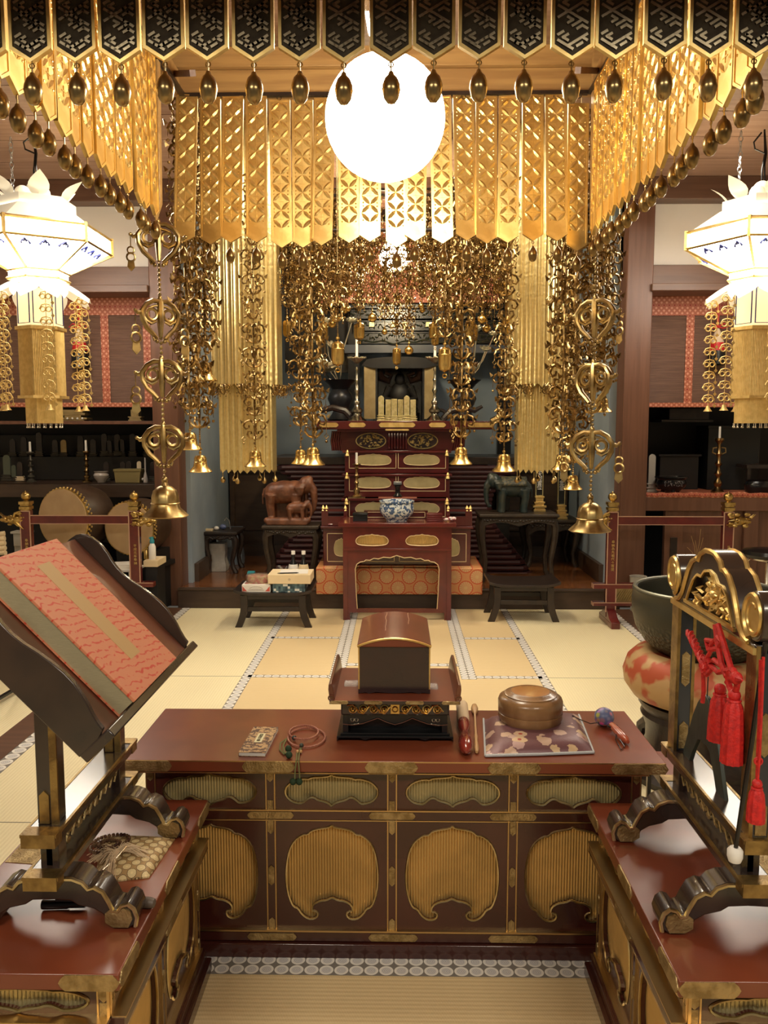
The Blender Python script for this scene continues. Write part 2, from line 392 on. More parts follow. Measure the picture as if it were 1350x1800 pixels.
def chaikin(p, it=1, closed=True):
    for _ in range(it):
        q = []; n = len(p)
        for i in range(n if closed else n-1):
            a, b = p[i], p[(i+1) % n]
            q += [(.75*a[0]+.25*b[0], .75*a[1]+.25*b[1]), (.25*a[0]+.75*b[0], .25*a[1]+.75*b[1])]
        if not closed: q = [p[0]]+q+[p[-1]]
        p = q
    return p
def mirrorpts(h):   # half outline from top centre clockwise to bottom centre -> full
    return h+[(-x, y) for x, y in h[::-1] if abs(x) > 1e-6]
def xf(p, cx, cy, sx, sy): return [(cx+x*sx, cy+y*sy) for x, y in p]
ORD = ['first', 'second', 'third', 'fourth', 'fifth', 'sixth', 'seventh', 'eighth', 'ninth', 'tenth', 'eleventh', 'twelfth', 'thirteenth', 'fourteenth', 'fifteenth', 'sixteenth', 'seventeenth', 'eighteenth', 'nineteenth', 'twentieth', 'twenty-first', 'twenty-second']
_font = None
def text(name, s, m, size, T, parent=None, ext=.0006, vertical=False, sp=1.0):
    if vertical: s = '\n'.join(s)
    c = bpy.data.curves.new(name, 'FONT'); c.body = s; c.size = size; c.extrude = ext; c.align_x = 'CENTER'; c.align_y = 'CENTER'; c.space_line = sp; c.resolution_u = 2
    t = bpy.data.objects.new(name+'_tmp', c); COL.objects.link(t)
    bpy.context.view_layer.update()
    me = bpy.data.meshes.new_from_object(t.evaluated_get(bpy.context.evaluated_depsgraph_get())); bpy.data.objects.remove(t)
    me.transform(T); me.materials.clear(); me.materials.append(MAT[m]); o = bpy.data.objects.new(name, me); COL.objects.link(o)
    if parent: setup_child(o, parent)
    WM[o.name] = Matrix.Identity(4); return o
RX90 = Matrix.Rotation(pi/2, 4, 'X')
# ================================================================ SETTING
b = B(); b.box(-6, 6, -2.5, 7.02, -.1, 0); struct('floor', b, 'tat1', 'pale tatami floor')
def heri(name, x0, x1, y0, y1, pitch_, z=.0015):
    bb = B(); bb.box(0, (x1-x0)/pitch_, 0, (y1-y0)/pitch_, 0, z/pitch_); o = struct(name, bb, 'heri', 'grey tatami border strip with white roundels')
    o.location = (x0, y0, .0002); o.scale = (pitch_,)*3; return o
tn = [0]
def H(x0, x1, y0, y1, p=None):
    tn[0] += 1; p = p or min(x1-x0, y1-y0)
    return heri('trim_%d' % tn[0], x0, x1, y0, y1, p)
H(-1.3, 1.3, 2.206, 2.292, .043)
H(-.975, -.915, 2.3, 7.0); H(.875, .935, 2.3, 7.0)
H(-.430, -.335, 5.0, 7.0, .0475); H(.395, .490, 5.0, 7.0, .0475)
H(-.94, -.43, 5.02, 5.07); H(-.94, -.43, 5.98, 6.03); H(.49, .90, 5.02, 5.07); H(.49, .90, 5.98, 6.03)
H(-.335, .395, 5.28, 5.34); H(-1.86, -1.79, .5, 7.0); H(1.77, 1.84, .5, 7.0); H(-.335, .395, 6.86, 6.92)
bb = B(); bb.box(-.915, .875, 2.3, 7.0, 0, .0008); struct('floor_middle', bb, 'tat2', 'tatami mats laid crosswise down the middle')
bb = B(); bb.box(-.975, .935, -1, 2.2055, 0, .0008); struct('floor_front', bb, 'tat2', 'tatami mat at the near side of the desk')
bb = B(); bb.box(-2.0, -1.86, -2, 7.0, 0, .004); struct('trim_40', bb, 'woodh', 'brown wooden floor strip')
bb = B(); bb.box(1.84, 1.98, -2, 7.0, 0, .004); struct('trim_41', bb, 'woodh', 'brown wooden floor strip')
bb = B()
for y in (5.04, 3.1): bb.box(-1.79, -.975, y, y+.004, 0, .0006); bb.box(.935, 1.77, y, y+.004, 0, .0006)
struct('trim_42', bb, 'ebony', 'seams between tatami mats')
# raised platform of the sanctum
bb = B(); bb.box(-1.9, 1.9, 7.04, 9.6, 0, .165); struct('floor_platform', bb, 'floorw', 'polished wooden platform')
bb = B(); bb.box(-1.9, 1.9, 7.0, 7.05, 0, .155); bb.box(-1.9, 1.9, 6.99, 7.05, .155, .175); struct('trim_43', bb, 'woodd', 'brown riser board of the platform', bevel=.004)
# pillars
for i, (x0, x1) in enumerate(((-2.10, -1.88), (1.90, 2.12))):
    bb = B(); bb.box(x0, x1, 7.08, 7.36, 0, 3.6); struct('trim_%d' % (44+i), bb, 'wood', 'square brown pillar', bevel=.008)
# ceiling: boards running across with dark joints
bb = B(); y = -2.5
while y < 7.4: bb.box(-6, 6, y, y+.47, 3.6, 3.63); y += .48
struct('ceiling', bb, 'ceil', 'planked ceiling', smooth=0)
bb = B(); bb.box(-6, 6, -2.5, 9.6, 3.632, 3.7); struct('ceiling_backing', bb, 'void', 'dark backing of the ceiling')
bb = B(); bb.box(-6, 6, 7.05, 7.35, 3.42, 3.6); struct('trim_46', bb, 'woodh', 'dark beam under the ceiling', bevel=.006)
bb = B(); bb.box(-6, 6, .35, .6, 2.885, 3.6); struct('trim_47', bb, 'woodh', 'unseen timber beam added to shade the front canopy plates', bevel=.006)  # out of view, added to keep hall light off the upper front plates
# side bays: white walls above the lintels, side walls
for s, n in ((-1, 'left'), (1, 'right')):
    xa, xb = sorted((s*(1.88 if s < 0 else 1.9), s*5.0))
    bb = B(); bb.box(xa, xb, 7.22, 7.30, 2.88, 3.5); struct('wall_%s_upper' % n, bb, 'white', 'white plaster wall over the %s bay' % n)
    xa, xb = sorted((s*2.1, s*5.0))
    bb = B(); bb.box(xa, xb, 7.1, 7.34, 2.72, 2.90); bb.box(xa, xb, 7.04, 7.34, 2.68, 2.74)
    struct('trim_%d' % (48+(s+1)//2), bb, 'woodh', 'brown lintel of the %s bay' % n, bevel=.005)
    bb = B(); bb.box(*sorted((s*1.84, s*1.96)), 7.3, 9.5, .16, 3.6); struct('wall_%s_inner' % n, bb, 'blue', 'blue grey plaster side wall of the sanctum, %s' % n)
    bb = B(); bb.box(*sorted((s*1.80, s*1.84)), 7.36, 9.5, .16, .33); struct('baseboard_%s' % n, bb, 'woodd', 'brown baseboard, %s' % n, bevel=.003)
    bb = B(); bb.box(*sorted((s*5.0, s*5.1)), -2.5, 9.5, 0, 3.7); struct('wall_%s' % n, bb, 'white', '%s wall' % n)
bb = B(); bb.box(-6, 6, 9.55, 9.65, 0, 3.7); struct('wall_back', bb, 'woodd', 'dark back wall')
bb = B()
for (x0, x1, z0, z1) in ((-1.82, -.9, .16, 1.12), (.9, 1.82, .16, 1.12)):
    bb.box(x0, x1, 8.92, 8.97, z0, z1); bb.box(x0, x1, 8.88, 8.95, z1-.05, z1+.02); bb.box(x0, x1, 8.88, 8.95, z0, z0+.12)
    bb.box(x0, x0+.05, 8.89, 8.95, z0, z1); bb.box(x1-.05, x1, 8.89, 8.95, z0, z1); bb.box(x0, x1, 8.9, 8.95, z0+.28, z0+.31)
struct('wall_back_panelling', bb, 'woodd', 'brown panelling behind the sanctum', bevel=.004)
bb = B(); bb.box(-1.84, 1.84, 9.45, 9.55, 1.1, 3.6); struct('wall_sanctum', bb, 'blue', 'blue grey wall behind the sanctum')
# side bay rooms
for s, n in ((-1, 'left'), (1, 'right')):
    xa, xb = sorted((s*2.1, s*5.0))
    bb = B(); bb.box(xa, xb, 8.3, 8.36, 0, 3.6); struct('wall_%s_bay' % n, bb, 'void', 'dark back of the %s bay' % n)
zs = W(150, 870, 7.2).z; zt = W(150, 851, 7.2).z
bb = B(); bb.box(-5, -2.1, 7.18, 7.26, zs-.02, zt); bb.box(-5, -2.1, 7.2, 8.3, zt-.03, zt); struct('trim_50', bb, 'woodd', 'wooden counter of the left bay', bevel=.004)
zr1 = W(1200, 873, 7.2).z; zr0 = W(1200, 897, 7.2).z
bb = B(); bb.box(2.1, 5, 7.14, 7.26, zr0, zr1); bb.box(2.1, 5, 7.2, 8.3, zr1-.03, zr1); struct('trim_51', bb, 'wood', 'wooden sill of the right bay', bevel=.004)
bb = B(); bb.box(2.32, 2.48, 7.19, 7.25, 0, zr0); bb.box(2.48, 3.0, 7.21, 7.25, 0, zr0); bb.box(3.0, 3.12, 7.17, 7.25, 0, zr0); bb.box(3.12, 5, 7.21, 7.25, 0, zr0)
b2 = struct('door_1', bb, 'wood', 'brown sliding door under the right bay', bevel=.004)
hb = B(); hb.box(2.37, 2.43, 7.180, 7.20, .42, .60); obj('door_handle', hb, 'ebony', b2, bevel=.004)
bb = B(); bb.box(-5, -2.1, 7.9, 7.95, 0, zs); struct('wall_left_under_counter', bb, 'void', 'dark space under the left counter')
# brocade runner along the right sill
bb = B(); rr = random.Random(3)
pts = [(2.12+i*.05, 7.16-rr.random()*.012, zr1+.012+rr.random()*.01) for i in range(56)]
bb.tube(pts, [.02+.006*rr.random() for _ in pts], 8); bb.box(2.12, 4.9, 7.14, 8.2, zr1, zr1+.008)
one('brocade_runner', bb, 'broc', 'crumpled salmon brocade runner along the sill of the right bay', 'cloth')

# ================================================================ HANGING BLINDS
def blind(px0, px1, cx, side, label):
    Y = 7.42; z1 = W(px0, 508, Y).z; zb = W(px0, 555, Y).z; z0 = W(px0, 712, Y).z
    x0, x1 = sorted((W(px0, 600, Y).x, W(px1, 600, Y).x)); xc = W(cx, 600, Y).x
    t = thing('reed_blind', label, 'blind', ((x0+x1)/2, Y, z1))
    g = B(); g.box(x0, x1, Y, Y+.008, z0, zb+.05); obj('reed_slats', g, 'blind', t)
    g = B(); g.box(x0, x1, Y-.012, Y-.004, zb, z1); obj('top_band', g, 'broc', t)
    g = B(); g.box(x0, x1, Y-.02, Y-.008, z0-.02, z0+.02)
    obj('bottom_band', g, 'broc', t, bevel=.003)
    for e in (x0+.0, xc-.035, x1-.07 if side < 0 else x1-.07):
        g = B(); g.box(e, e+.07, Y-.010, Y-.003, z0, zb); obj('band', g, 'broc', t)
    return t
blind(-140, 266, 185, -1, 'brown reed blind edged with orange diamond brocade, in the left bay')
blind(1124, 1460, 1212, 1, 'brown reed blind edged with orange diamond brocade, in the right bay')
def tassel_hook(px, py0, py1, label):
    Y = 7.34; t = thing('blind_tassel', label, 'tassel', W(px, py0, Y))
    g = B(); a = W(px, py0, Y); c = W(px, 575, Y); g.tube([a+Vector((.012, 0, 0)), c+Vector((.004, 0, 0))], .006, 5); g.tube([a-Vector((.012, 0, 0)), c-Vector((.004, 0, 0))], .006, 5)
    for s in (-1, 1):
        g.tube([c, c+Vector((s*.05, -.01, .03)), c+Vector((s*.085, -.01, .0)), c+Vector((s*.04, -.01, -.01)), c], .006, 5)
    obj('red_cord', g, 'redcord', t)
    d = W(px, 590, Y).z; r = .05
    g = B(); g.lathe([(.012, d+.06), (.03, d+.02), (.055, d-.06)], (c.x, Y, 0), 12); obj('cream_cap', g, 'fur', t)
    g = B(); g.lathe([(.055, d-.06), (.066, d-.13)], (c.x, Y, 0), 14, lobes=14, lamp=.06); obj('red_band', g, 'redcord', t)
    g = B(); g.lathe([(.066, d-.13), (.073, d-.25), (.078, W(px, py1, Y).z), (.0, W(px, py1, Y).z)], (c.x, Y, 0), 28, lobes=14, lamp=.08); obj('black_fringe', g, 'black', t)
    g = B(); g.tube([(c.x+.03, Y-.05, d-.02), (c.x+.09, Y-.05, d-.01), (c.x+.125, Y-.05, d+.05)], .008, 6); obj('metal_hook', g, 'silver', t)
tassel_hook(139, 515, 645, 'black fringed tassel on a red cord in front of the left blind')
tassel_hook(1262, 515, 640, 'black fringed tassel on a red cord in front of the right blind')
# ================================================================ CANOPY OVER THE DESK
CX, Y0, Y1, HW = -.06, 2.05, 4.0, .93
ZT, PL, PW = 3.075, .665, .0985
def plate_mesh():
    b = B(); w = PW/2
    out = [(-w, 0), (w, 0), (w, -PL+.030), (0, -PL), (-w, -PL+.030)]
    b.prism([(x, z) for x, z in out], -.003, .003)
    ins = .0075
    def ring(y0, y1):
        inn = [(-w+ins, -ins), (w-ins, -ins), (w-ins, -PL+.030+ins*.7), (0, -PL+ins*1.15), (-w+ins, -PL+.030+ins*.7)]
        n = len(out)
        for i in range(n):
            j = (i+1) % n; q = [out[i], out[j], inn[j], inn[i]]
            b.prism(q, y0, y1)
    ring(-.006, -.003); ring(.003, .008)
    # overlapping-circle petals on the inner face
    c = PW-.018; z = -.012
    def lens(A, Bp, wd=.0085, hh=.0055):
        A = Vector(A); Bp = Vector(Bp); d = Bp-A; n = Vector((-d.z, 0, d.x)).normalized()*wd; up = Vector((0, -hh, 0)); o = Vector((0, -.003, 0))
        s = [A+d*.3+n, A+d*.7+n, A+d*.3-n, A+d*.7-n, A+d*.32+up, A+d*.68+up]
        b.add([A+o, Bp+o]+[q+o for q in s], [(0, 2, 6), (2, 3, 7, 6), (3, 1, 7), (0, 6, 4), (4, 6, 7, 5), (5, 7, 1)])
    while z-c > -PL+.012:
        t, m, l = (0, 0, z), (0, 0, z-c), z-c/2
        for sx in (-1, 1):
            lens(t, (sx*c/2, 0, l)); lens(m, (sx*c/2, 0, l))
        b.box(-.0015, .0015, -.0055, -.003, l-.016, l+.016); b.box(-.014, .014, -.0055, -.003, l-.0015, l+.0015)
        for sx in (-1, 1):
            for sz in (-1, 1): b.ball((sx*c*.40, -.003, l+sz*c*.40), .004, 5, 4)
        z -= c
    b.mi = 1; b.prism([(-w+.007, -.007), (w-.007, -.007), (w-.007, -PL+.035), (0, -PL+.008), (-w+.007, -PL+.035)], .003, .0036)
    b.mi = 2
    # key-fret relief on the outer face
    a = .0128; seen = set()
    def bar(u0, v0, u1, v1):
        k = (min((u0, v0), (u1, v1)), max((u0, v0), (u1, v1)))
        if k in seen: return
        seen.add(k)
        f = lambda u, v: ((u-v)*a*.87, (u+v)*a*.5-PL*.5)
        p, q = f(u0, v0), f(u1, v1)
        for e in (p, q):
            if abs(e[0]) > w-.010 or e[1] > -.012 or e[1] < -PL+.018+.03*abs(e[0])/w: return
        d = Vector((q[0]-p[0], q[1]-p[1])); n = Vector((-d.y, d.x)).normalized()*.0031; e = d.normalized()*.0026
        pts = [(p[0]-e.x+n.x, p[1]-e.y+n.y), (p[0]-e.x-n.x, p[1]-e.y-n.y), (q[0]+e.x-n.x, q[1]+e.y-n.y), (q[0]+e.x+n.x, q[1]+e.y+n.y)]
        k = len(b.v); b.add([(x, .003, z_) for x, z_ in pts]+[(x, .0075, z_) for x, z_ in pts], [(4, 5, 6, 7), (0, 4, 7, 3), (1, 2, 6, 5), (0, 1, 5, 4), (3, 7, 6, 2)])
    def seg(u0, v0, u1, v1):
        n = max(abs(u1-u0), abs(v1-v0)); 
        for i in range(n): bar(u0+(u1-u0)*i//n, v0+(v1-v0)*i//n, u0+(u1-u0)*(i+1)//n, v0+(v1-v0)*(i+1)//n)
    for i in range(-14, 15):
        for j in range(-14, 15):
            u, v = 6*i+1, 6*j; s = 1 if (i+j) % 2 == 0 else -1
            for du, dv in ((1, 0), (0, 1), (-1, 0), (0, -1)):
                seg(u, v, u+3*du, v+3*dv); eu, ev = u+3*du, v+3*dv; tu, tv = -dv*s, du*s
                seg(eu, ev, eu+2*tu, ev+2*tv)
                seg(u+du+tu, v+dv+tv, u+2*du+tu, v+2*dv+tv); seg(u+2*du+tu, v+2*dv+tv, u+2*du+2*tu, v+2*dv+2*tv)
    return b
def bell_mesh():
    b = B(); z = -PL
    b.tube([(0, 0, z+.006), (0, 0, z-.026)], .0022, 5); b.torus((0, 0, z-.006), .006, .0016, 8, 4)
    b.lathe([(0, z-.096), (.010, z-.093), (.0175, z-.083), (.0205, z-.069), (.022, z-.064), (.0215, z-.059), (.0205, z-.050), (.0155, z-.037), (.0075, z-.029), (.005, z-.022), (0, z-.021)], seg=12)
    return b
MAT['fretground'] = mat('dark_fret_ground', (.07, .055, .035), (.04, .03, .02), 20, rough=.5, metal=.8)
MAT['fret'] = mat('patinated_fretwork', (.50, .43, .30), (.36, .30, .20), 20, rough=.30, metal=1)
pm, bmh = plate_mesh(), bell_mesh()
def new_plate():
    t = thing('hanging_plate', 'x', 'hanging plate')
    obj('embossed_plate', pm, ('goldleaf', 'fretground', 'fret'), t, smooth=0); obj('bell', bmh, 'bellbrass', t); return t
PROTO = new_plate()
first = [True]
def place(loc, rot, label, group, kind=None):
    if first[0]: o = PROTO; first[0] = False; o.location = loc; o.rotation_euler = rot; o['label'] = label; o['group'] = group
    else: o = dup(PROTO, loc, rot=rot, label=label, group=group)
    if kind == 'dark': pass
    return o
R = random.Random(5)
N = 18
def ordl(i, n, side): # place counted from the nearer end
    return (ORD[i]+' from the left') if side == 'x' else (ORD[i]+' counting towards the back')
N = 18
for i in range(N):
    x = -.075-.905+i*1.81/(N-1)
    place((x, Y0, ZT), (R.uniform(-.01, .01), R.uniform(-.006, .006), pi), 'dark fretwork plate with bell, front row of canopy, '+ORD[i]+' from left', 'plates in the front row of the canopy')
for i in range(N):
    x = -.075-.905+i*1.81/(N-1)
    place((x, Y1+R.uniform(-.012, .012), ZT+R.uniform(-.012, .012)-(.03 if i in (17,) else 0)), (R.uniform(-.03, .03), -.010*(i-8.5)/3+R.uniform(-.02, .02), R.uniform(-.12, .12)), 'bright gilt plate, back row of canopy behind the globe, '+ORD[i]+' from left', 'plates in the back row of the canopy')
for s, n, yl, cnt in ((-1, 'left', 3.46, 14), (1, 'right', 3.82, 17)):
    for i in range(cnt):
        y = Y0+.08+i*(yl-Y0-.08)/(cnt-1)
        place((CX+s*(HW+.005)+R.uniform(-.006, .006), y, ZT), (0, R.uniform(-.03, .03), -s*pi/2+R.uniform(-.06, .06)), 'gilt petal-embossed plate, %s row of canopy, ' % n+ORD[i]+' from front', 'plates in the %s row of the canopy' % n)
t = thing('canopy_frame', 'pale timber frame of the hanging canopy with dark hook rails', 'canopy', (CX, (Y0+Y1)/2, ZT))
g = B()
for (x0, x1, y0, y1) in ((CX-HW-.06, CX+HW+.06, Y1+.03, Y1+.10), (CX-HW-.06, CX+HW+.06, Y0-.09, Y0-.03)):
    g.box(x0, x1, y0, y1, 3.10, 3.21); g.box(x0-.05, x1+.05, y0-.03, y1+.02, 3.21, 3.30)
split('cross_beam', g, 'tan', t, bevel=.004)
g = B()
for s in (-1, 1): g.box(*sorted((CX+s*(HW+.03), CX+s*(HW+.10))), Y0-.05, Y1+.05, 3.10, 3.20)
split('side_beam', g, 'tan', t, bevel=.004)
g = B(); g.box(CX-HW, CX+HW, Y1-.012, Y1+.012, 3.076, 3.092); g.box(CX-HW, CX+HW, Y0-.012, Y0+.012, 3.076, 3.092)
for i in range(N): x = -.98+i*1.81/(N-1); g.torus((x, Y1, 3.07), .010, .002, 8, 4)
for s in (-1, 1): g.box(*sorted((CX+s*(HW), CX+s*(HW+.024))), Y0, Y1, 3.076, 3.092)
obj('hook_rail', g, 'ebony', t)
for s in (-1, 1):
    g = B(); g.T = Matrix.Translation((CX+s*(HW+.045), (3.62 if s < 0 else 3.97), 0))
    g.prism([(-.034, 3.25), (.034, 3.25), (.026, 2.50), (0, 2.43), (-.026, 2.50)], -.02, .02); obj('corner_post', g, 'tan', t, bevel=.003)
    g = B(); a = Vector((CX+s*(HW+.03), Y1-.05, 3.16)); c = Vector((CX+s*(HW-.12), Y1-.35, 3.04)); g.tube([a, c], .018, 4); obj('corner_strut', g, 'wood', t, smooth=0)
g = B()
for x in (CX-HW+.1, CX+HW-.1):
    for y in (Y0+.05, Y1): g.tube([(x, y, 3.25), (x, y, 3.6)], .012, 8)
split('hanger', g, 'ebony', t)

# ---------------------------------------------------------------- globe lamp
c = W(677, 208, 3.0); GR = .208
t = thing('globe_lamp', 'glowing white glass globe lamp hanging under the canopy', 'lamp', c)
g = B(); g.ball(c, GR, 40, 24); gl = obj('glass_globe', g, 'lampw', t)
g = B(); g.lathe([(.0, .0), (.055, 0), (.055, .05), (.02, .07), (.0, .07)], c+Vector((0, 0, GR-.01)), 16); obj('lamp_cap', g, 'brass', t)
g = B(); top = W(648, -40, 1.95)
g.tube([c+Vector((0, 0, GR+.05)), W(650, 60, 2.6), W(645, 20, 2.2), Vector((c.x-.02, 2.2, 3.3)), Vector((c.x, 2.4, 3.6))], .006, 6); obj('flex', g, 'clear', t)
# ---------------------------------------------------------------- chandelier behind
c = W(693, 452, 6.9)
t = thing('crystal_ball_lamp', 'small bright lamp glittering behind the gilt pendants, below the globe', 'lamp', c)
MAT['chand'] = mat('lit_crystal', (.9, .8, .6), rough=.4, emis=(1, .84, .55), es=CHAND_E)
g = B(); g.ball(c, .115, 20, 12); obj('glass_ball', g, 'chand', t)
g = B(); g.tube([c+Vector((0, 0, .11)), Vector((c.x, c.y, 3.6))], .008, 6)
for k in range(5): g.torus(c, .125, .004, 24, 5, 'z', (1, 1)); g.T = Matrix.Translation(c) @ Matrix.Rotation(pi*k/5, 4, 'Z') @ Matrix.Rotation(pi/2, 4, 'X') @ Matrix.Translation(-c)
obj('wire_cage', g, 'brass', t)

# ================================================================ PENDANT STRINGS
def orn_mesh(s=1.0, arms=4, seed=0, fancy=True):
    rr = random.Random(seed); b = B()
    b.tube([(0, 0, 0), (0, 0, -.035*s), (0, 0, -.115*s)], [.004*s, .007*s, .004*s], 5)
    b.lathe([(0, .006), (.014, .002), (.022, -.012), (.012, -.010)], (0, 0, 0), 8)
    for k in range(arms):
        b.T = Matrix.Rotation(2*pi*k/arms+rr.random()*.5, 4, 'Z')
        P = [(.006, 0, -.01), (.030, 0, .006), (.055, 0, -.004), (.066, 0, -.028), (.054, 0, -.046), (.036, 0, -.040), (.034, 0, -.024)]
        b.tube([Vector(p)*s for p in P], [.006*s, .0065*s, .006*s, .006*s, .005*s, .004*s, .006*s], 4)
        P = [(.006, 0, -.105), (.028, 0, -.098), (.046, 0, -.078), (.040, 0, -.058), (.022, 0, -.060), (.020, 0, -.074)]
        b.tube([Vector(p)*s for p in P], [.005*s, .006*s, .006*s, .005*s, .004*s, .006*s], 4)
        b.prism([(x*s, z*s) for x, z in ((.064, -.006), (.086, .010), (.080, -.016))], -.004*s, .004*s)
        if fancy:
            h = rr.choice((.03, .045, .06)); x = .066*s
            b.tube([(x, 0, -.03*s), (x, 0, (-.03-h)*s)], .0016*s, 3, cap=False)
            zc = (-.03-h-.012)*s
            if rr.random() < .55: b.tube([(x, 0, zc+.013*s), (x+.011*s, 0, zc), (x, 0, zc-.013*s), (x-.011*s, 0, zc)], .0026*s, 4, closed=True); zc -= .022*s
            b.ball((x, 0, zc-.004*s), .0075*s, 6, 4)
    b.T = Matrix.Identity(4); return b
def obell(s=1., kind='flare'):
    b = B(); b.tube([(0, 0, .03*s), (0, 0, 0)], .003*s, 5); b.ball((0, 0, .012*s), .008*s, 6, 4)
    if kind == 'flare': b.lathe([(0, 0), (.022*s, -.002*s), (.030*s, -.014*s), (.031*s, -.034*s), (.034*s, -.036*s), (.031*s, -.039*s), (.036*s, -.060*s), (.058*s, -.084*s), (.056*s, -.088*s), (.034*s, -.064*s), (0, -.05*s)], seg=24, lobes=8, lamp=.04)
    elif kind == 'cyl':
        b.lathe([(0, 0), (.016*s, -.002*s), (.026*s, -.012*s), (.027*s, -.03*s), (.029*s, -.032*s), (.027*s, -.035*s), (.027*s, -.078*s), (.022*s, -.094*s), (0, -.104*s)], seg=14)
        b.torus((0, 0, -.118*s), .008*s, .003*s, 8, 4)
    else: b.lathe([(0, .002), (.014*s, -.004*s), (.026*s, -.02*s), (.028*s, -.030*s), (.026*s, -.042*s), (.012*s, -.054*s), (0, -.056*s)], seg=12)
    return b
def beads(z0, z1, r=.005, gap=.0125):
    b = B(); z = z0
    while z > z1: b.ball((0, 0, z), r, 6, 4); z -= gap
    b.tube([(0, 0, z0), (0, 0, z1)], .0015, 3); return b
def make_string(L, step=.15, s=1., kind='flare', bs=1., seed=0, arms=4, name='pendant_string'):
    t = thing(name, 'x', 'pendant string'); obj('bead_chain', beads(0, -L+.02, .0045*s), 'fili', t)
    o0 = None; z = -.03; i = 0
    zs = []
    while z > -L+.14*s: zs.append(z); z -= step
    mesh = [obj('ornament', orn_mesh(s, arms, seed+k), 'fili', t) for k in range(min(2, len(zs)))]
    for i, z in enumerate(zs):
        if i < len(mesh): o = mesh[i]
        else: o = mesh[i % 2].copy(); COL.objects.link(o)
        o.location = (0, 0, z); o.rotation_euler = (0, 0, i*1.1)
    bb = obell(bs, kind); e = obj('bell', bb, 'gold', t); e.location = (0, 0, -L)
    return t
def string_at(px, py0, py1, Y, label, s=1., step=.15, kind='flare', bs=1., seed=0, arms=4, group=None, cat='pendant string'):
    a = W(px, py0, Y); z1 = W(px, py1, Y).z; t = make_string(a.z-z1, step, s, kind, bs, seed, arms); t.location = a; t['label'] = label; t['category'] = cat
    w = B(); w.tube([(0, 0, 0), (0, 0, 3.6-a.z)], .003, 4); o = obj('hanging_wire', w, 'brass', t); o.matrix_parent_inverse = Matrix.Identity(4)
    if group: t['group'] = group
    return t
string_at(441, 300, 792, 5.6, 'gilt openwork pendant string with a flared bell, in front of the left fluted banner', 1.15, .16, seed=3, bs=1.25)
string_at(546, 300, 786, 5.5, 'gilt openwork pendant string ending in a flared bell, left of the red altar', 1.35, .17, seed=8, bs=1.35, arms=5)
string_at(524, 330, 790, 5.75, 'second gilt pendant string just behind the one left of the red altar', 1.15, .16, seed=13, bs=1.15, arms=4)
string_at(815, 300, 786, 5.5, 'gilt openwork pendant string ending in a flared bell, right of the red altar', 1.3, .17, seed=18, bs=1.3, arms=5)
string_at(893, 300, 798, 5.6, 'gilt pendant string with a bell and leaf, in front of the right fluted banner', 1.2, .16, seed=23, bs=1.35)
for k, (x, y, yb, lab) in enumerate(((320, 170, 760, 'tall gilt pendant string hanging from the canopy just right of the left corner post'), (338, 180, 800, 'tall gilt pendant string with a flared bell, left of the left fluted banner'), (352, 190, 640, 'shorter gilt pendant string tucked beside the left fluted banner'))):
    string_at(x, y, yb, 5.0+.12*k, lab, 1.35, .125, seed=30+k*7, bs=1.2, arms=5)
for k, (x, y, yb, lab) in enumerate(((1000, 200, 800, 'gilt pendant string at the right edge of the right fluted banner'), (1022, 190, 835, 'tall gilt pendant string hanging by the right corner of the canopy'), (1048, 380, 760, 'darker gilt pendant string with leaves beside the right pillar'), (1068, 400, 700, 'gilt pendant string nearest the right pillar'))):
    string_at(x, y, yb, 4.9+.12*k, lab, 1.35, .125, seed=60+k*7, bs=1.0, arms=5)
string_at(593, 470, 600, 5.4, 'gilt pendant string with a cylindrical bell, over the left lotus candlestick', 1.0, .10, 'cyl', 1.55, 90)
string_at(783, 470, 610, 5.4, 'gilt pendant string with a cylindrical bell, over the right lotus candlestick', 1.0, .10, 'cyl', 1.55, 95)
# valance of many short strings across the sanctum
protos = [make_string(L, st, s, kd, bs, sd, 4) for (L, st, s, kd, bs, sd) in ((.62, .07, .72, 'cyl', 1.2, 101), (.58, .07, .72, 'ball', 1.2, 111), (.50, .064, .75, 'ball', .8, 121))]
used = [False]*3; rr = random.Random(11)
def short(px, py, Y, k, label, group):
    o = protos[k] if not used[k] else dup(protos[k])
    used[k] = True; o.location = W(px, py, Y); o.rotation_euler = (0, 0, rr.uniform(0, 6.28)); o['label'] = label; o['group'] = group
for row, (Y, py, n) in enumerate(((6.05, 412, 19), (6.3, 430, 18), (6.55, 395, 22), (6.2, 350, 22), (6.45, 340, 22))):
    gr = B(); zr_ = W(700, py, Y).z+.03; gr.tube([(-.95, Y, zr_), (.95, Y, zr_)], .012, 8); gr.tube([(-.7, Y, zr_), (-.7, Y, 3.6)], .004, 6); gr.tube([(.7, Y, zr_), (.7, Y, 3.6)], .004, 6)
    one('valance_rail', gr, 'ebony', 'dark rod across the sanctum carrying the '+ORD[row]+' rank of valance strings', 'rod')
    for i in range(n):
        px = 503+(i+.5*(row % 2))*(400/(n-.5)); dy = -rr.random()*12
        if 648 < px < 738 and row in (1, 2, 4): continue
        if 665 < px < 722: dy += 52
        short(px, py+dy, Y, (i+row) % 3 if row < 2 else 2+0*i, ('gilt pendant string with a bell in the glittering valance above the altar' if row < 2 else 'gilt pendant string in the rear ranks of the valance above the altar'), 'pendant strings of the valance, %s' % ('front ranks' if row < 2 else 'rear ranks'))

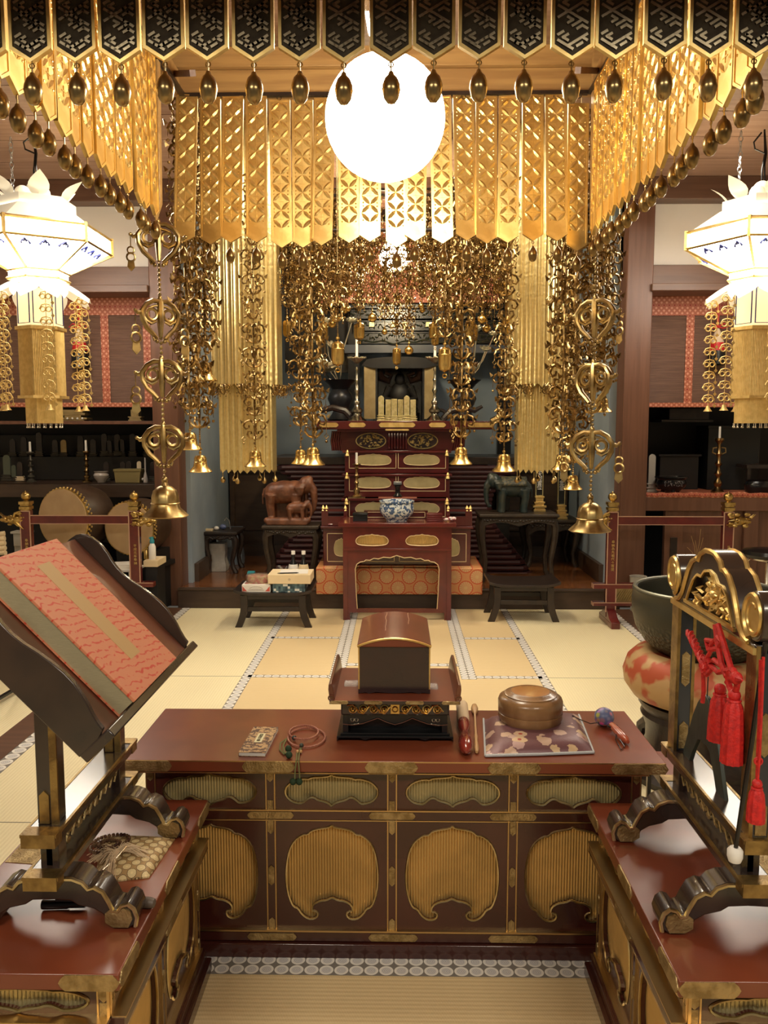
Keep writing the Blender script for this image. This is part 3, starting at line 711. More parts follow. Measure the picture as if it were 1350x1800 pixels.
# ---------------------------------------------------------------- big ring chains at the rear corners of the canopy
def bigring(s=.12):
    b = B(); V3 = lambda p: Vector((p[0]*s, 0, p[1]*s))
    half = [(0, .66), (.3, .68), (.58, .53), (.78, .24), (.76, -.08), (.58, -.40), (.34, -.62), (.17, -.80)]
    for sx in (-1, 1):
        b.tube([V3((sx*x, z)) for x, z in half], [.09*s, .10*s, .10*s, .11*s, .10*s, .10*s, .09*s, .08*s], 8, flat=1.3)
        b.ball(V3((sx*.16, -.90)), .085*s, 10, 6); b.tube([V3((sx*.17, -.80)), V3((sx*.30, -.86)), V3((sx*.33, -.74))], [.07*s, .06*s, .05*s], 6)
        b.torus(V3((sx*.36, .14)), .215*s, .065*s, 20, 7)
        b.tube([V3((sx*.78, .20)), V3((sx*.96, .16)), V3((sx*1.06, .26))], [.11*s, .08*s, .05*s], 8); b.ball(V3((sx*1.06, .24)), .075*s, 8, 6)
        b.tube([V3((sx*.18, -.12)), V3((sx*.40, -.22)), V3((sx*.62, -.10)), V3((sx*.70, .04))], [.05*s, .07*s, .06*s, .04*s], 6)
        b.tube([V3((sx*.10, .50)), V3((sx*.30, .46)), V3((sx*.50, .36))], [.06*s, .05*s, .04*s], 6)
    b.tube([V3((0, .84)), V3((0, .62)), V3((0, -.2)), V3((0, -.74))], [.06*s, .14*s, .13*s, .08*s], 8, flat=1.2)
    b.lathe([(0, .92*s), (.05*s, .9*s), (.09*s, .84*s), (.10*s, .76*s), (.06*s, .70*s)], seg=10)
    return b
def leafdrop(s=1.):
    b = B(); b.tube([(0, 0, 0), (0, 0, -.05*s)], .0022*s, 4); b.torus((0, 0, -.065*s), .016*s, .004*s, 12, 5); b.torus((0, 0, -.098*s), .02*s, .005*s, 12, 5)
    b.prism([(-.014*s, -.118*s), (.014*s, -.118*s), (.018*s, -.145*s), (0, -.165*s), (-.018*s, -.145*s)], -.003, .003); return b
def ringchain(px, ys, bell_y, Y, label, rots, mats, sc, drops):
    a = W(px, ys[0]-45, Y); t = thing('ring_pendant_chain', label, 'pendant chain', a)
    x = a.x
    zb = W(px, bell_y, Y).z; g = beads(3.12-a.z, zb-a.z+.06, .0085, .021); g.v = [v+a for v in g.v]; obj('bead_chain', g, 'oldring', t)
    for k, y in enumerate(ys):
        z = W(px, y, Y).z; o = obj('openwork_ring', bigring(sc), mats[k], t); o.matrix_parent_inverse = Matrix.Identity(4); o.location = Vector((x, Y, z))-a; o.rotation_euler = (0, 0, rots[k])
        for sx in drops[k]:
            d = obj('leaf_drop', leafdrop(1.1 if k else .9), 'oldring', o); d.location = (sx*1.06*sc, 0, .16*sc)
            d.matrix_parent_inverse = Matrix.Identity(4)
    s = .062
    g = B(); c = Vector((x, Y, zb)); g.lathe([(0, .075), (.012, .075), (.018, .060), (.03, .055), (.05, .038), (.058, .01), (.059, -.016), (.063, -.019), (.059, -.023), (.064, -.042), (.098, -.076), (.094, -.080), (.06, -.05), (0, -.03)], c, 32, lobes=8, lamp=.05); g.ball(c+Vector((0, 0, .085)), .016, 8, 6)
    obj('bell', g, 'oldring', t)
ringchain(277, (425, 560, 665, 780), 877, 3.70, 'chain of large antique gilt openwork rings ending in a flared bell, left', (.25, .75, .05, .1), ('oldring', 'oldring', 'oldring', 'oldring'), .110, ((-1,), (-1, 1), (-1,), ()))
ringchain(1047, (560, 672, 790), 905, 4.02, 'chain of large antique gilt openwork rings ending in a flared bell, right', (-.75, -.9, -.35), ('oldring',)*3, .122, ((1,), (), (-1, 1)))

# ================================================================ FLUTED BANNERS
def banner(pxa, pxb, pxc, pxd, label, zig=5):
    Y = 6.0; cx = (W(pxa, 550, Y).x+W(pxb, 550, Y).x)/2; r = (W(pxb, 550, Y).x-W(pxa, 550, Y).x)/2
    t = thing('fluted_banner', label, 'banner', (cx, Y, W(440, 300, Y).z))
    def tubeb(name, r, zt, zb, cx, nseg, m):
        g = B(); n = 6*24; vs = []
        for lvl, z in enumerate((zt, zb)):
            for k in range(n):
                f = k/n*6; i = int(f); u = f-i; a0 = radians(60*i+30); a1 = radians(60*i+90)
                x = r*(cos(a0)*(1-u)+cos(a1)*u)/cos(radians(30))*.866; y = r*(sin(a0)*(1-u)+sin(a1)*u)/cos(radians(30))*.866
                ph = (u*4) % 1; rad = 1+.075*(abs(sin(pi*ph))-.5)+(.055 if ph < .09 or ph > .91 else 0); zz = z
                if lvl: zz = z+.028*abs(2*ph-1)
                vs.append((cx+x*rad*1.02, Y+y*rad*1.02, zz))
        g.add(vs, [(k, (k+1) % n, n+(k+1) % n, n+k) for k in range(n)])
        # cord lines
        return obj(name, g, m, t, smooth=25)
    top = W(440, 180, Y).z; zb = W(440, 684, Y).z; zb2 = W(440, 830, Y).z
    tubeb('upper_tube', r, top, zb, cx, 6, 'banner')
    cx2 = (W(pxc, 750, Y).x+W(pxd, 750, Y).x)/2; r2 = (W(pxd, 750, Y).x-W(pxc, 750, Y).x)/2
    tubeb('lower_tube', r2, zb+.1, zb2, cx2, 6, 'banner')
    g = B(); g.tube([(0, 0, 0), (0, 0, -.04)], .003, 4); g.lathe([(0, -.036), (.014, -.05), (.02, -.066), (.012, -.082), (0, -.086)], seg=8)
    for k in range(6):
        a = radians(60*k+15); h = B(Matrix.Translation((cx2+r2*.9*cos(a), Y+r2*.9*sin(a), zb2+.01))); h.add(g.v, g.f); obj('hem_bell', h, 'oldring', t)
    om = orn_mesh(.62, 5, 55); proto = None
    for k in range(12):
        a = 2*pi*k/12
        if proto is None: proto = o = obj('hem_ornament', om, 'fili', t); 
        else: o = proto.copy(); COL.objects.link(o)
        o.matrix_parent_inverse = Matrix.Identity(4); o.location = Vector((cx+r*cos(a), Y+r*sin(a), zb+.02))-t.location
    return t
def _ban():
    n = NT('embossed_gilt_banner'); x, y, z = n.xyz()
    f = n.noise(40); sc = n.math('SINE', n.math('ADD', n.math('MULTIPLY', z, 110.), n.math('MULTIPLY', n.noise(18, det=1), 14.)))
    n.bump(n.math('ADD', n.math('MULTIPLY', sc, .35), n.math('MULTIPLY', f, .5)), .35, .002)
    return n.out(n.mix(n.step(f, .35, .65), (.80, .62, .26), (.88, .72, .34)), .33, .88)
MAT['banner'] = _ban()
banner(371, 497, 386, 487, 'tall gilt hexagonal banner of fluted metal hanging left of the altar')
banner(890, 1014, 904, 984, 'tall gilt hexagonal banner of fluted metal hanging right of the altar')

# ================================================================ HEXAGONAL LANTERNS
def lantern(px, rot, label, Y=6.0):
    def z(y): return W(px, y, Y).z
    c = W(px, 430, Y); cx = c.x; t = thing('hexagonal_lantern', label, 'lantern', (cx, Y, z(745)))
    M0 = Matrix.Translation((cx, Y, 0)) @ Matrix.Rotation(rot, 4, 'Z')
    def ring(b, r0, z0, r1, z1, n=6):
        vs = [(r0*cos(2*pi*k/n), r0*sin(2*pi*k/n), z0) for k in range(n)]+[(r1*cos(2*pi*k/n), r1*sin(2*pi*k/n), z1) for k in range(n)]
        b.add(vs, [(k, (k+1) % n, n+(k+1) % n, n+k) for k in range(n)])
    Rr = .51
    g = B(M0); ring(g, .28, z(372), Rr-.02, z(408)); obj('roof', g, 'lantd', t, smooth=0)
    g = B(M0); ring(g, Rr-.012, z(412), Rr-.012, z(434)); ring(g, Rr-.02, z(436), .20, z(478)); obj('glowing_shade', g, 'lant', t, smooth=0)
    g = B(M0)
    for k in range(6):
        a, a2 = 2*pi*k/6, 2*pi*(k+1)/6; P = lambda r, zz, q: Vector((r*cos(q), r*sin(q), zz))
        g.tube([P(Rr, z(406), a), P(Rr, z(440), a)], .014, 4); g.tube([P(Rr, z(409), a), P(Rr, z(409), a2)], .011, 4); g.tube([P(Rr, z(437), a), P(Rr, z(437), a2)], .011, 4)
        g.tube([P(Rr, z(438), a), P(.20, z(479), a)], .012, 4)
        g.tube([P(.21, z(479), a), P(.21, z(479), a2)], .010, 4); g.tube([P(.21, z(493), a), P(.21, z(493), a2)], .010, 4)
    obj('gilt_frame', g, 'goldleaf', t, smooth=0)
    g = B(M0)
    for k in range(6):       # dark cut-paper sprigs in the corners of the shade panels
        a, a2 = 2*pi*k/6, 2*pi*(k+1)/6
        for u0 in (.22, .5, .78):
            for m_ in (-1, 1):
                pp = []
                for j in range(5):
                    u = u0+m_*j*.022; v = .10+.035*j+.05*(j % 2); r = (Rr-.02)*(1-v)+.2*v; p = Vector((cos(a)*(1-u)+cos(a2)*u, sin(a)*(1-u)+sin(a2)*u, 0))*r*1.012; p.z = z(436)*(1-v)+z(478)*v-.003; pp.append(p)
                g.tube(pp, [.007, .011, .005, .010, .002], 4)
    obj('cut_paper_pattern', g, 'navy', t)['kind'] = 'stuff'
    g = B(M0); ring(g, .20, z(480), .20, z(492)); obj('glowing_collar', g, 'lant', t, smooth=0)
    g = B(M0); ring(g, .27, z(355), .27, z(372)); ring(g, .27, z(355), .1, z(350)); obj('crown_band', g, 'lantd', t, smooth=0)
    g = B(M0)
    for k in range(6):
        g.T = M0 @ Matrix.Rotation(2*pi*k/6+.5, 4, 'Z') @ Matrix.Translation((.17, 0, z(356)))
        vs = []; n = 6
        for i in range(n+1):
            f = i/n; w = .07*sin(pi*min(1, f*.85+.15)); x = .03+.14*f**1.6; h = .14*f
            vs += [(x, -w, h), (x+.025*(1-f), 0, h), (x, w, h)]
        g.add(vs, [q for i in range(n) for q in ((3*i, 3*i+1, 3*i+4, 3*i+3), (3*i+1, 3*i+2, 3*i+5, 3*i+4))])
    g.T = Matrix.Translation((cx, Y, 0))
    split('lotus_petal', g, 'lantd', t)
    g = B(); g.lathe([(.12, z(356)), (.13, z(350)), (.10, z(345)), (.07, z(340)), (0, z(333))], (cx, Y, 0), 20)
    g.ball((cx, Y, z(342)+.03), .062, 14, 10); g.ball((cx-.06, Y-.07, z(350)+.02), .055, 12, 8); g.ball((cx+.07, Y-.05, z(350)+.02), .055, 12, 8)
    obj('crown_buds', g, 'lantd', t)
    g = B(M0)
    for k in range(8):
        g.T = M0 @ Matrix.Rotation(2*pi*k/8, 4, 'Z'); vs = []; n = 6
        for i in range(n+1):
            f = i/n; w = .10*(1-abs(f-.45)**1.5*1.9); r = .16+.20*f; h = z(494)-.02-.12*f**1.3
            vs += [(r, -max(w, .005), h-.02), (r, 0, h+.012), (r, max(w, .005), h-.02)]
        g.add(vs, [q for i in range(n) for q in ((3*i, 3*i+1, 3*i+4, 3*i+3), (3*i+1, 3*i+2, 3*i+5, 3*i+4))])
    split('skirt_petal', g, 'lantd', t)
    r1 = .155
    g = B(M0); ring(g, r1, z(505), r1, z(576)); obj('lit_panels', g, 'lantp', t, smooth=0)
    g = B(M0)
    for k in range(6):
        a, a2 = 2*pi*k/6, 2*pi*(k+1)/6; q = lambda u, zz: Vector((r1*1.015*(cos(a)*(1-u)+cos(a2)*u), r1*1.015*(sin(a)*(1-u)+sin(a2)*u), zz))
        g.tube([q(.1, z(510)), q(.1, z(571)), q(.9, z(571)), q(.9, z(510))], .005, 4, closed=True)
    obj('navy_frames', g, 'navy', t, smooth=0)
    def flut(r, za, zb):
        g = B(M0); n = 6*14; vs = []
        for zz in (za, zb):
            for k in range(n*2):
                f = k/(2*n)*6; i = int(f); u = f-i; a, a2 = 2*pi*i/6, 2*pi*(i+1)/6; q = 1+(.022 if k % 2 else 0)
                vs.append((q*r*(cos(a)*(1-u)+cos(a2)*u), q*r*(sin(a)*(1-u)+sin(a2)*u), zz))
        g.add(vs, [(k, (k+1) % (2*n), 2*n+(k+1) % (2*n), 2*n+k) for k in range(2*n)]); return g
    obj('fluted_sleeve', flut(r1, z(578), z(700)), 'lantg', t, smooth=0); obj('lower_sleeve', flut(.125, z(700), z(744)), 'lantg', t, smooth=0)
    g = B(M0); ring(g, r1+.02, z(576), r1+.02, z(582)); ring(g, r1+.02, z(576), r1-.05, z(575)); ring(g, r1+.02, z(696), r1+.02, z(701)); ring(g, r1+.02, z(696), r1-.05, z(695)); ring(g, r1+.02, z(701), r1-.05, z(702)); split('moulding', g, 'lantg', t, smooth=0)
    g = B(M0)
    for k in range(18): a = 2*pi*k/18; g.tube([(.12*cos(a), .12*sin(a), z(744)), (.12*cos(a), .12*sin(a), z(750))], .003, 4); g.ball((.12*cos(a), .12*sin(a), z(751)), .007, 6, 4)
    obj('bead_fringe', g, 'silver', t)
    # side strands of small rings
    sb = B(); Ls = z(520)-z(712); n = 9
    sb.tube([(0, 0, 0), (0, 0, -Ls)], .0025, 4)
    for i in range(n):
        h = -Ls*(i+.5)/n
        for s in (-1, 1): sb.torus((s*.020, 0, h), .017, .0045, 10, 4)
        sb.tube([(-.045, 0, h), (-.03, 0, h+.028), (0, 0, h+.036), (.03, 0, h+.028), (.045, 0, h)], .0045, 4); sb.tube([(.045, 0, h), (.047, 0, h-.03)], .002, 3)
        sb.T = Matrix.Identity(4); sb.prism([(.047, h-.03), (.060, h-.044), (.047, h-.058), (.034, h-.044)], -.002, .002)
    sb.lathe([(0, -Ls), (.012, -Ls-.003), (.016, -Ls-.02), (.032, -Ls-.042), (0, -Ls-.03)], seg=10)
    first_ = None
    for k in range(6):
        a = 2*pi*k/6+rot+pi/6
        if first_ is None: first_ = o = obj('ring_strand', sb, 'lantg', t)
        else: o = first_.copy(); COL.objects.link(o)
        o.matrix_parent_inverse = Matrix.Identity(4); o.location = Vector((cx+.30*cos(a), Y+.30*sin(a), z(520)))-t.location
    g = B(); g.tube([(cx, Y, z(335)), (cx-.005, Y, z(300)), (cx+.01, Y, z(270)), (cx, Y, 3.6)], .007, 6); g.tube([(cx+.02, Y, z(335)), (cx+.012, Y, z(290)), (cx+.02, Y, z(270)), (cx, Y, 3.6)], .006, 6)
    g.tube([(cx+.01, Y, z(270)), (cx-.06, Y, z(262)), (cx-.07, Y, z(250)), (cx-.02, Y, 3.58)], .006, 6)
    obj('hanging_flex', g, 'black', t)
    g = B(); xx = cx-.16; zz = z(360)
    while zz < 3.58: g.torus((xx, Y, zz), .014, .003, 8, 4, 'y' if int(zz*40) % 2 else 'x', (1, 1.5)); zz += .034
    obj('safety_chain', g, 'steel', t)
MAT['lantg'] = mat('lantern_gilt', (.88, .66, .28), (.78, .56, .22), 30, rough=.42, metal=.6)
MAT['lantp'] = mat('lantern_panel', (.85, .70, .42), rough=.5, emis=(1, .75, .4), es=1.0)
lantern(66, -pi/2, 'large white hexagonal lantern with lotus crown hanging in the left aisle')
lantern(1335, 0, 'large white hexagonal lantern with lotus crown hanging in the right aisle')
# little red cushion glimpsed behind the left lantern is part of its neighbour strings; left out of view
# ================================================================ LACQUERED DESKS
MAT['rim'] = mat('silvered_gilt_rim', (.66, .56, .34), (.5, .40, .2), 20, rough=.3, metal=1)
MAT['brline'] = mat('gilt_line', (.60, .42, .20), rough=.35, metal=1)
SMALL = chaikin(mirrorpts([(0, 1.0), (.06, .90), (.22, .84), (.42, .82), (.50, .70), (.56, .74), (.70, .70), (.86, .52), (.97, .2), (1, -.08), (.97, -.40), (.86, -.72), (.72, -.84), (.62, -.84), (.54, -.62), (.46, -.46), (.38, -.46), (.30, -.62), (.14, -.74), (.05, -.86), (0, -1.0)]), 1)
LARGE = chaikin(mirrorpts([(0, 1.0), (.06, .95), (.28, .92), (.44, .88), (.52, .80), (.62, .80), (.80, .68), (.92, .48), (.98, .2), (1, -.1), (.97, -.4), (.90, -.62), (.84, -.72), (.74, -.76), (.68, -.86), (.58, -.95), (.46, -.99), (.34, -.95), (.30, -.86), (.36, -.80), (.44, -.80), (.42, -.68), (.28, -.60), (.12, -.58), (.04, -.54), (0, -.53)]), 1)
def plaque(b, cx, cz, w, h, y, th=.003, pt=.4):
    p = [(cx-w/2, cz), (cx-w/2+h*pt*.4, cz+h*.28), (cx-w/2+h*pt, cz+h/2), (cx+w/2-h*pt, cz+h/2), (cx+w/2-h*pt*.4, cz+h*.28), (cx+w/2, cz), (cx+w/2-h*pt*.4, cz-h*.28), (cx+w/2-h*pt, cz-h/2), (cx-w/2+h*pt, cz-h/2), (cx-w/2+h*pt*.4, cz-h*.28)]
    b.prism(p, y-th, y+.002)
def vplaque(b, cx, cz, w, h, y, th=.003, top=True, bot=True):
    p = [(cx-w/2, cz+h/2-(w*.5 if top else 0)), (cx, cz+h/2)] + [(cx+w/2, cz+h/2-(w*.5 if top else 0)), (cx+w/2, cz-h/2+(w*.5 if bot else 0)), (cx, cz-h/2), (cx-w/2, cz-h/2+(w*.5 if bot else 0))]
    b.prism(p, y-th, y+.002)
def front(t, T, x0, x1, lv, bays, prot=.0, panels=('panel', 'pgreen'), names=True, bayw=None):
    """cusped-window front in local coords: x across, z up, -y outward. lv=(plinth, largetop, railtop, smalltop)"""
    zp, zl, zr, zs = lv; n = len(bays); half = bayw/2 if bayw else (x1-x0)/n/2
    posts = [bays[0]-half]+[(bays[i]+bays[i+1])/2 for i in range(n-1)]+[bays[-1]+half]
    posts = [min(max(p, x0+.012), x1-.012) for p in posts]
    hw, hs = half*.765, half*.765
    L, Sx = [], []
    for c in bays:
        zc = (zp+zl)/2+.006; L.append(xf(LARGE, c, zc, hw, (zl-zp)/2*.86)); zc2 = (zr+zs)/2; Sx.append(xf(SMALL, c, zc2, hs, (zs-zr)/2*.80))
    g = B(T); g.holes([(x0, zp), (x1, zp), (x1, zs), (x0, zs)], L+Sx, 0, .012); obj('front_frame', g, 'lacq', t, smooth=0)
    for k, c in enumerate(bays):
        for kind, lp, m in (('large', L[k], panels[0]), ('small', Sx[k], panels[1])):
            xs = [p[0] for p in lp]; zz = [p[1] for p in lp]
            g = B(T); g.flute(min(xs)-.004, max(xs)+.004, min(zz)-.004, max(zz)+.004, .0155, .0028, 34); obj(kind+'_fluted_panel', g, m, t, smooth=60)
            g = B(T); g.tube([(x, -.001, z) for x, z in lp], .0032, 5, closed=True); obj(kind+'_panel_rim', g, 'rim', t)
    g = B(T)
    for p in posts:
        for s in (-1, 1): g.box(p+s*.0125-.0018, p+s*.0125+.0018, -.005, .001, zp, zs)
    g.box(x0, x1, -.006-prot, .001, zl-.004, zl-.001); g.box(x0, x1, -.008-prot, .001, zr-.001, zr+.003); g.box(x0, x1, -.012, .001, zp-.002, zp+.003); g.box(x0, x1, -.006, .001, zs-.003, zs)
    obj('gilt_lines', g, 'brline', t, smooth=0)
    g = B(T)
    for p in posts: g.box(p-.011, p+.011, -.004, .001, zp, zs)
    g.box(x0-.002, x1+.002, -.005-prot, .0, zl, zr); obj('post_and_rail', g, 'lacq', t, smooth=0)
    g = B(T)
    for p in posts:
        vplaque(g, p, zr+.016, .016, .030, -.004, top=False and True, bot=False); vplaque(g, p, zs-.016, .018, .034, -.004, top=False)
        vplaque(g, p, zl-.022, .017, .044, -.004, top=False); vplaque(g, p, (zl+zp)/2, .017, .062, -.004); vplaque(g, p, zp+.02, .017, .040, -.004, bot=False)
    for p in posts[1:-1]: plaque(g, p, (zl+zr)/2, .135 if half > .12 else .09, zr-zl-.006, -.005-prot)
    split('brass_fitting', g, 'brass', t, smooth=0)
    return posts

# main desk
DY = 2.245
xl, xr = W(215, 1338, DY).x, W(1172, 1341, DY).x; fy = 2.298
t = thing('lacquer_desk', 'wide red brown lacquered desk with four cusped gilt panels, in the middle', 'desk', (0, 2.45, 0))
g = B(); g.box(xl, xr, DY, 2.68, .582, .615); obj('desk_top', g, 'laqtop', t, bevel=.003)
g = B(); g.box(xl+.035, xr-.035, DY+.025, 2.66, .566, .583); obj('top_moulding', g, 'dark', t, bevel=.002)
bx0, bx1 = W(262, 1500, fy).x, W(1124, 1500, fy).x
g = B(); g.box(bx0+.0, bx1-.0, fy+.02, 2.62, .01, .567); g.box(bx0, bx0+.012, fy, 2.62, .01, .567); g.box(bx1-.012, bx1, fy, 2.62, .01, .567); obj('carcase', g, 'dark', t)
g = B(); g.box(bx0-.02, bx1+.02, fy-.018, 2.64, 0, .045); g.box(bx0-.008, bx1+.008, fy-.008, 2.63, .045, .078); obj('plinth', g, 'lacq', t, bevel=.004)
bays = [W(x, 1500, fy).x for x in (371, 583.5, 795, 1006)]
ps = front(t, Matrix.Translation((0, fy, 0)), bx0, bx1, (.080, .420, .447, .566), bays, bayw=bays[1]-bays[0])
g = B()
for x in (472, 688, 904): c = W(x, 1347, DY).x; plaque(g, c, .599, .150, .031, DY); plaque(g, c, .575, .135, .012, DY+.025)
c = W(262, 1347, DY).x; plaque(g, c-.01, .599, .15, .031, DY); c = W(1122, 1347, DY).x; plaque(g, c+.004, .599, .16, .031, DY)
for x in (478, 691, 902): plaque(g, W(x, 1645, fy-.01).x, .062, .145, .022, fy-.008)
split('brass_edge_fitting', g, 'brass', t, smooth=0)
g = B(); g.box(xl+.002, xr-.002, DY-.0006, DY, .612, .6155); g.box(xl+.04, xr-.04, DY+.0235, DY+.026, .568, .571); obj('edge_line', g, 'brline', t, smooth=0)

def side_desk(s, label):
    t = thing('side_desk', label, 'desk', (s*.735, 1.85, 0)); X0 = .532; X1 = .95; ya, yb, zt = 1.475, 2.225, .51
    def bx(g, x0, x1, y0, y1, z0, z1): g.box(*sorted((s*x0, s*x1)), y0, y1, z0, z1)
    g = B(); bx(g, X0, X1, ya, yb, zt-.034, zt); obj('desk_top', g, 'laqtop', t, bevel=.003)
    g = B(); bx(g, X0+.025, X1-.02, ya+.025, yb-.01, zt-.05, zt-.033); obj('top_moulding', g, 'dark', t, bevel=.002)
    g = B(); bx(g, X0+.055, X1-.04, ya+.06, yb-.02, 0, zt-.045); obj('carcase', g, 'dark', t)
    g = B(); bx(g, X0, X1-.01, ya+.005, yb, 0, .04); bx(g, X0+.012, X1-.02, ya+.015, yb-.005, .04, .068); obj('plinth', g, 'lacq', t, bevel=.004)
    # long inner face (faces the priest) : local x runs along Y
    if s < 0: T = Matrix.Translation((-(X0+.035), 0, 0)) @ Matrix.Rotation(pi/2, 4, 'Z'); lx0, lx1 = ya+.03, yb-.01
    else: T = Matrix.Translation((X0+.035, 0, 0)) @ Matrix.Rotation(-pi/2, 4, 'Z'); lx0, lx1 = -(yb-.01), -(ya+.03)
    q = (lx1-lx0)/4; front(t, T, lx0, lx1, (.07, .375, .40, zt-.046), [lx0+q, lx1-q], prot=.028)
    fx0, fx1 = sorted((s*(X0+.03), s*(X1-.02)))
    front(t, Matrix.Translation((0, ya+.035, 0)), fx0, fx1, (.07, .375, .40, zt-.046), [(fx0+fx1)/2], prot=.02)
    g = B()
    for k, c in enumerate((X0+.085, X0+.285)): plaque(g, s*c if k else s*(X0+.058), zt-.017, .11 if k else .118, .032, ya, th=.0025)
    split('brass_edge_fitting', g, 'brass', t, smooth=0)
    g = B(); TT = Matrix.Translation((s*X0, 0, 0)) @ Matrix.Rotation(-s*pi/2, 4, 'Z'); g.T = TT
    for yy in (ya+.06, 1.85, yb-.06): plaque(g, -s*yy, zt-.017, .12, .032, 0, th=.0025)
    split('brass_side_fitting', g, 'brass', t, smooth=0)
    g = B(); g.T = Matrix.Translation((0, 0, zt-.0005))
    for yy in (1.93,): g.prism([(s*.944, yy-.05), (s*.86, yy-.06), (s*.84, yy), (s*.86, yy+.06), (s*.944, yy+.05)], 0, .0018, 'xy')
    obj('brass_top_fitting', g, 'brass', t, smooth=0)
    return t
side_desk(-1, 'left lacquered side desk under the tilted sutra stand'); side_desk(1, 'right lacquered side desk under the gong stand')
for s, n in ((-1, 'left'), (1, 'right')):
    t = thing('side_table', 'narrow lacquered side table beyond the %s side desk, with a brass corner fitting' % n, 'table', (s*.87, 2.42, 0))
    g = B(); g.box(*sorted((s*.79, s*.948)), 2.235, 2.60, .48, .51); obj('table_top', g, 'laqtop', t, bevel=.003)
    g = B(); g.prism([(s*.944, 2.33), (s*.86, 2.32), (s*.845, 2.38), (s*.86, 2.44), (s*.944, 2.43)], .5095, .512, 'xy'); obj('brass_top_fitting', g, 'brass', t, smooth=0)
    for x in (.805, .925):
        for y in (2.25, 2.58): g = B(); g.box(*sorted((s*x, s*(x+.012))), y, y+.012, 0, .481); obj('leg', g, 'dark', t)

MAT['post'] = mat('blue_black_lacquer', (.018, .022, .032), rough=.25, coat=.4)
MAT['cream2'] = MAT['silver2'] = MAT['honeytop'] = MAT['ballc'] = MAT['teakh'] = MAT['darkbead'] = MAT['greystick'] = MAT['bronzeb'] = MAT['rimgrey'] = MAT['dark']
# ================================================================ STAND BASES (book rest, gong)
FOOT = [(0, .112), (.045, .112), (.066, .104), (.078, .090), (.090, .094), (.108, .084), (.120, .062), (.128, .044), (.138, .042), (.147, .054), (.160, .058), (.172, .048), (.178, .030), (.174, .010), (.160, 0), (.128, 0), (.112, .014), (.108, .030), (.088, .042), (.055, .050), (.04, .060), (0, .062)]
ARCHTOP = FOOT[:14]
def stand_base(t, s, Y1=1.62, Y2=2.00):
    xb = s*.72; z0 = .511
    for fy_ in (Y1+.03, Y2+.03):
        g = B(); g.T = Matrix.Translation((xb, 0, z0)); g.prism([(x, z) for x, z in FOOT]+[(-x, z) for x, z in FOOT[::-1] if x > 0], fy_-.03, fy_+.035)
        o = obj('foot', g, 'foot', t, bevel=.003, smooth=50)
        g = B(); g.T = Matrix.Translation((xb, 0, z0))
        for sx in (-1, 1):
            g.tube([(sx*x, fy_-.031, z-.004) for x, z in ARCHTOP], .0048, 6)
        obj('gilt_edge', g, 'rim', o)
        g = B(); g.T = Matrix.Translation((xb, 0, z0))
        for sx in (-1, 1): g.prism([(sx*x, z) for x, z in ((.112, .014), (.112, .034), (.124, .044), (.136, .036), (.150, .046), (.165, .040), (.169, .022), (.160, .004), (.128, .004))], fy_-.0335, fy_-.029)
        split('brass_toe', g, 'brass', o, smooth=0)
    ya, yb = Y1-.05, Y2+.09
    for nm, zb, zt in (('lower_beam', .622, .648), ('upper_beam', .712, .738)):
        g = B(); g.box(xb-.033, xb+.033, ya, yb, zb, zt); o = obj(nm, g, 'foot', t, bevel=.002)
        g = B()
        for e in (-1, 1):
            g.box(xb+e*.034-.003, xb+e*.034+.003, ya, yb, zt-.006, zt+.001)
        g.box(xb-.0345, xb+.0345, ya-.0015, ya+.035, zb-.001, zt+.0015); g.box(xb-.0345, xb+.0345, yb-.035, yb+.0015, zb-.001, zt+.0015)
        obj('gilt_binding', g, 'brline2', o, smooth=0)
    g = B(); g.box(xb-.006, xb+.006, Y1, Y2+.04, .648, .712); obj('infill_board', g, 'dark', t)
    g = B(); r_ = random.Random(4)
    for k in range(11):
        y = Y1+.045+k*.034
        for e in (-1, 1):
            for q in range(3): g.ball((xb+e*.007, y+r_.uniform(-.012, .012), .680+r_.uniform(-.02, .02)), r_.uniform(.006, .010), 6, 4, (.6, 1.3, .8))
            g.tube([(xb+e*.008, y-.016, .665), (xb+e*.010, y, .695), (xb+e*.008, y+.016, .675)], [.003, .004, .002], 5)
    obj('carved_foliage', g, 'brass', t)
    for py in (Y1, Y2): g = B(); g.box(xb-.019, xb+.019, py, py+.042, .6, .735); obj('short_post', g, 'foot', t, bevel=.002)
    return xb
MAT['foot'] = mat('black_brown_lacquer', (.026, .017, .014), (.045, .026, .018), 5, rough=.24, coat=.4)
MAT['brline2'] = mat('worn_gilt_binding', (.40, .27, .10), (.22, .14, .055), 20, rough=.38, metal=.9, bump=.3, bsc=140)
MAT['deskred'] = mat('rest_board_lacquer', (.16, .052, .024), (.11, .032, .016), 4, rough=.3, coat=.3)
t = thing('sutra_stand', 'dark tilted sutra stand on arched feet, on the left side desk', 'book stand', (-.72, 1.85, .511))
xb = stand_base(t, -1)
AL = radians(46)
TB = Matrix(((-cos(AL), 0, sin(AL), -.557), (0, 1, 0, 0), (sin(AL), 0, cos(AL), .973), (0, 0, 0, 1)))   # (u, Y, n) -> world
for py in (1.62, 2.00):
    hz = 1.08 if py < 1.8 else 1.08
    g = B(); g.box(xb-.021, xb+.021, py, py+.042, .738, hz); o = obj('post', g, 'foot', t, bevel=.002)
    g = B(); g.box(xb+.008, xb+.023, py-.0012, py+.004, .738, hz-.03); g.T = Matrix.Translation((0, 0, 0)); vplaque(g, xb-.005, .775, .020, .07, py-.001, top=True, bot=False); obj('gilt_strip', g, 'brline2', o, smooth=0)
g = B(TB); g.box(0, .405, 1.505, 2.12, -.016, -.002); obj('rest_board', g, 'deskred', t, bevel=.002)
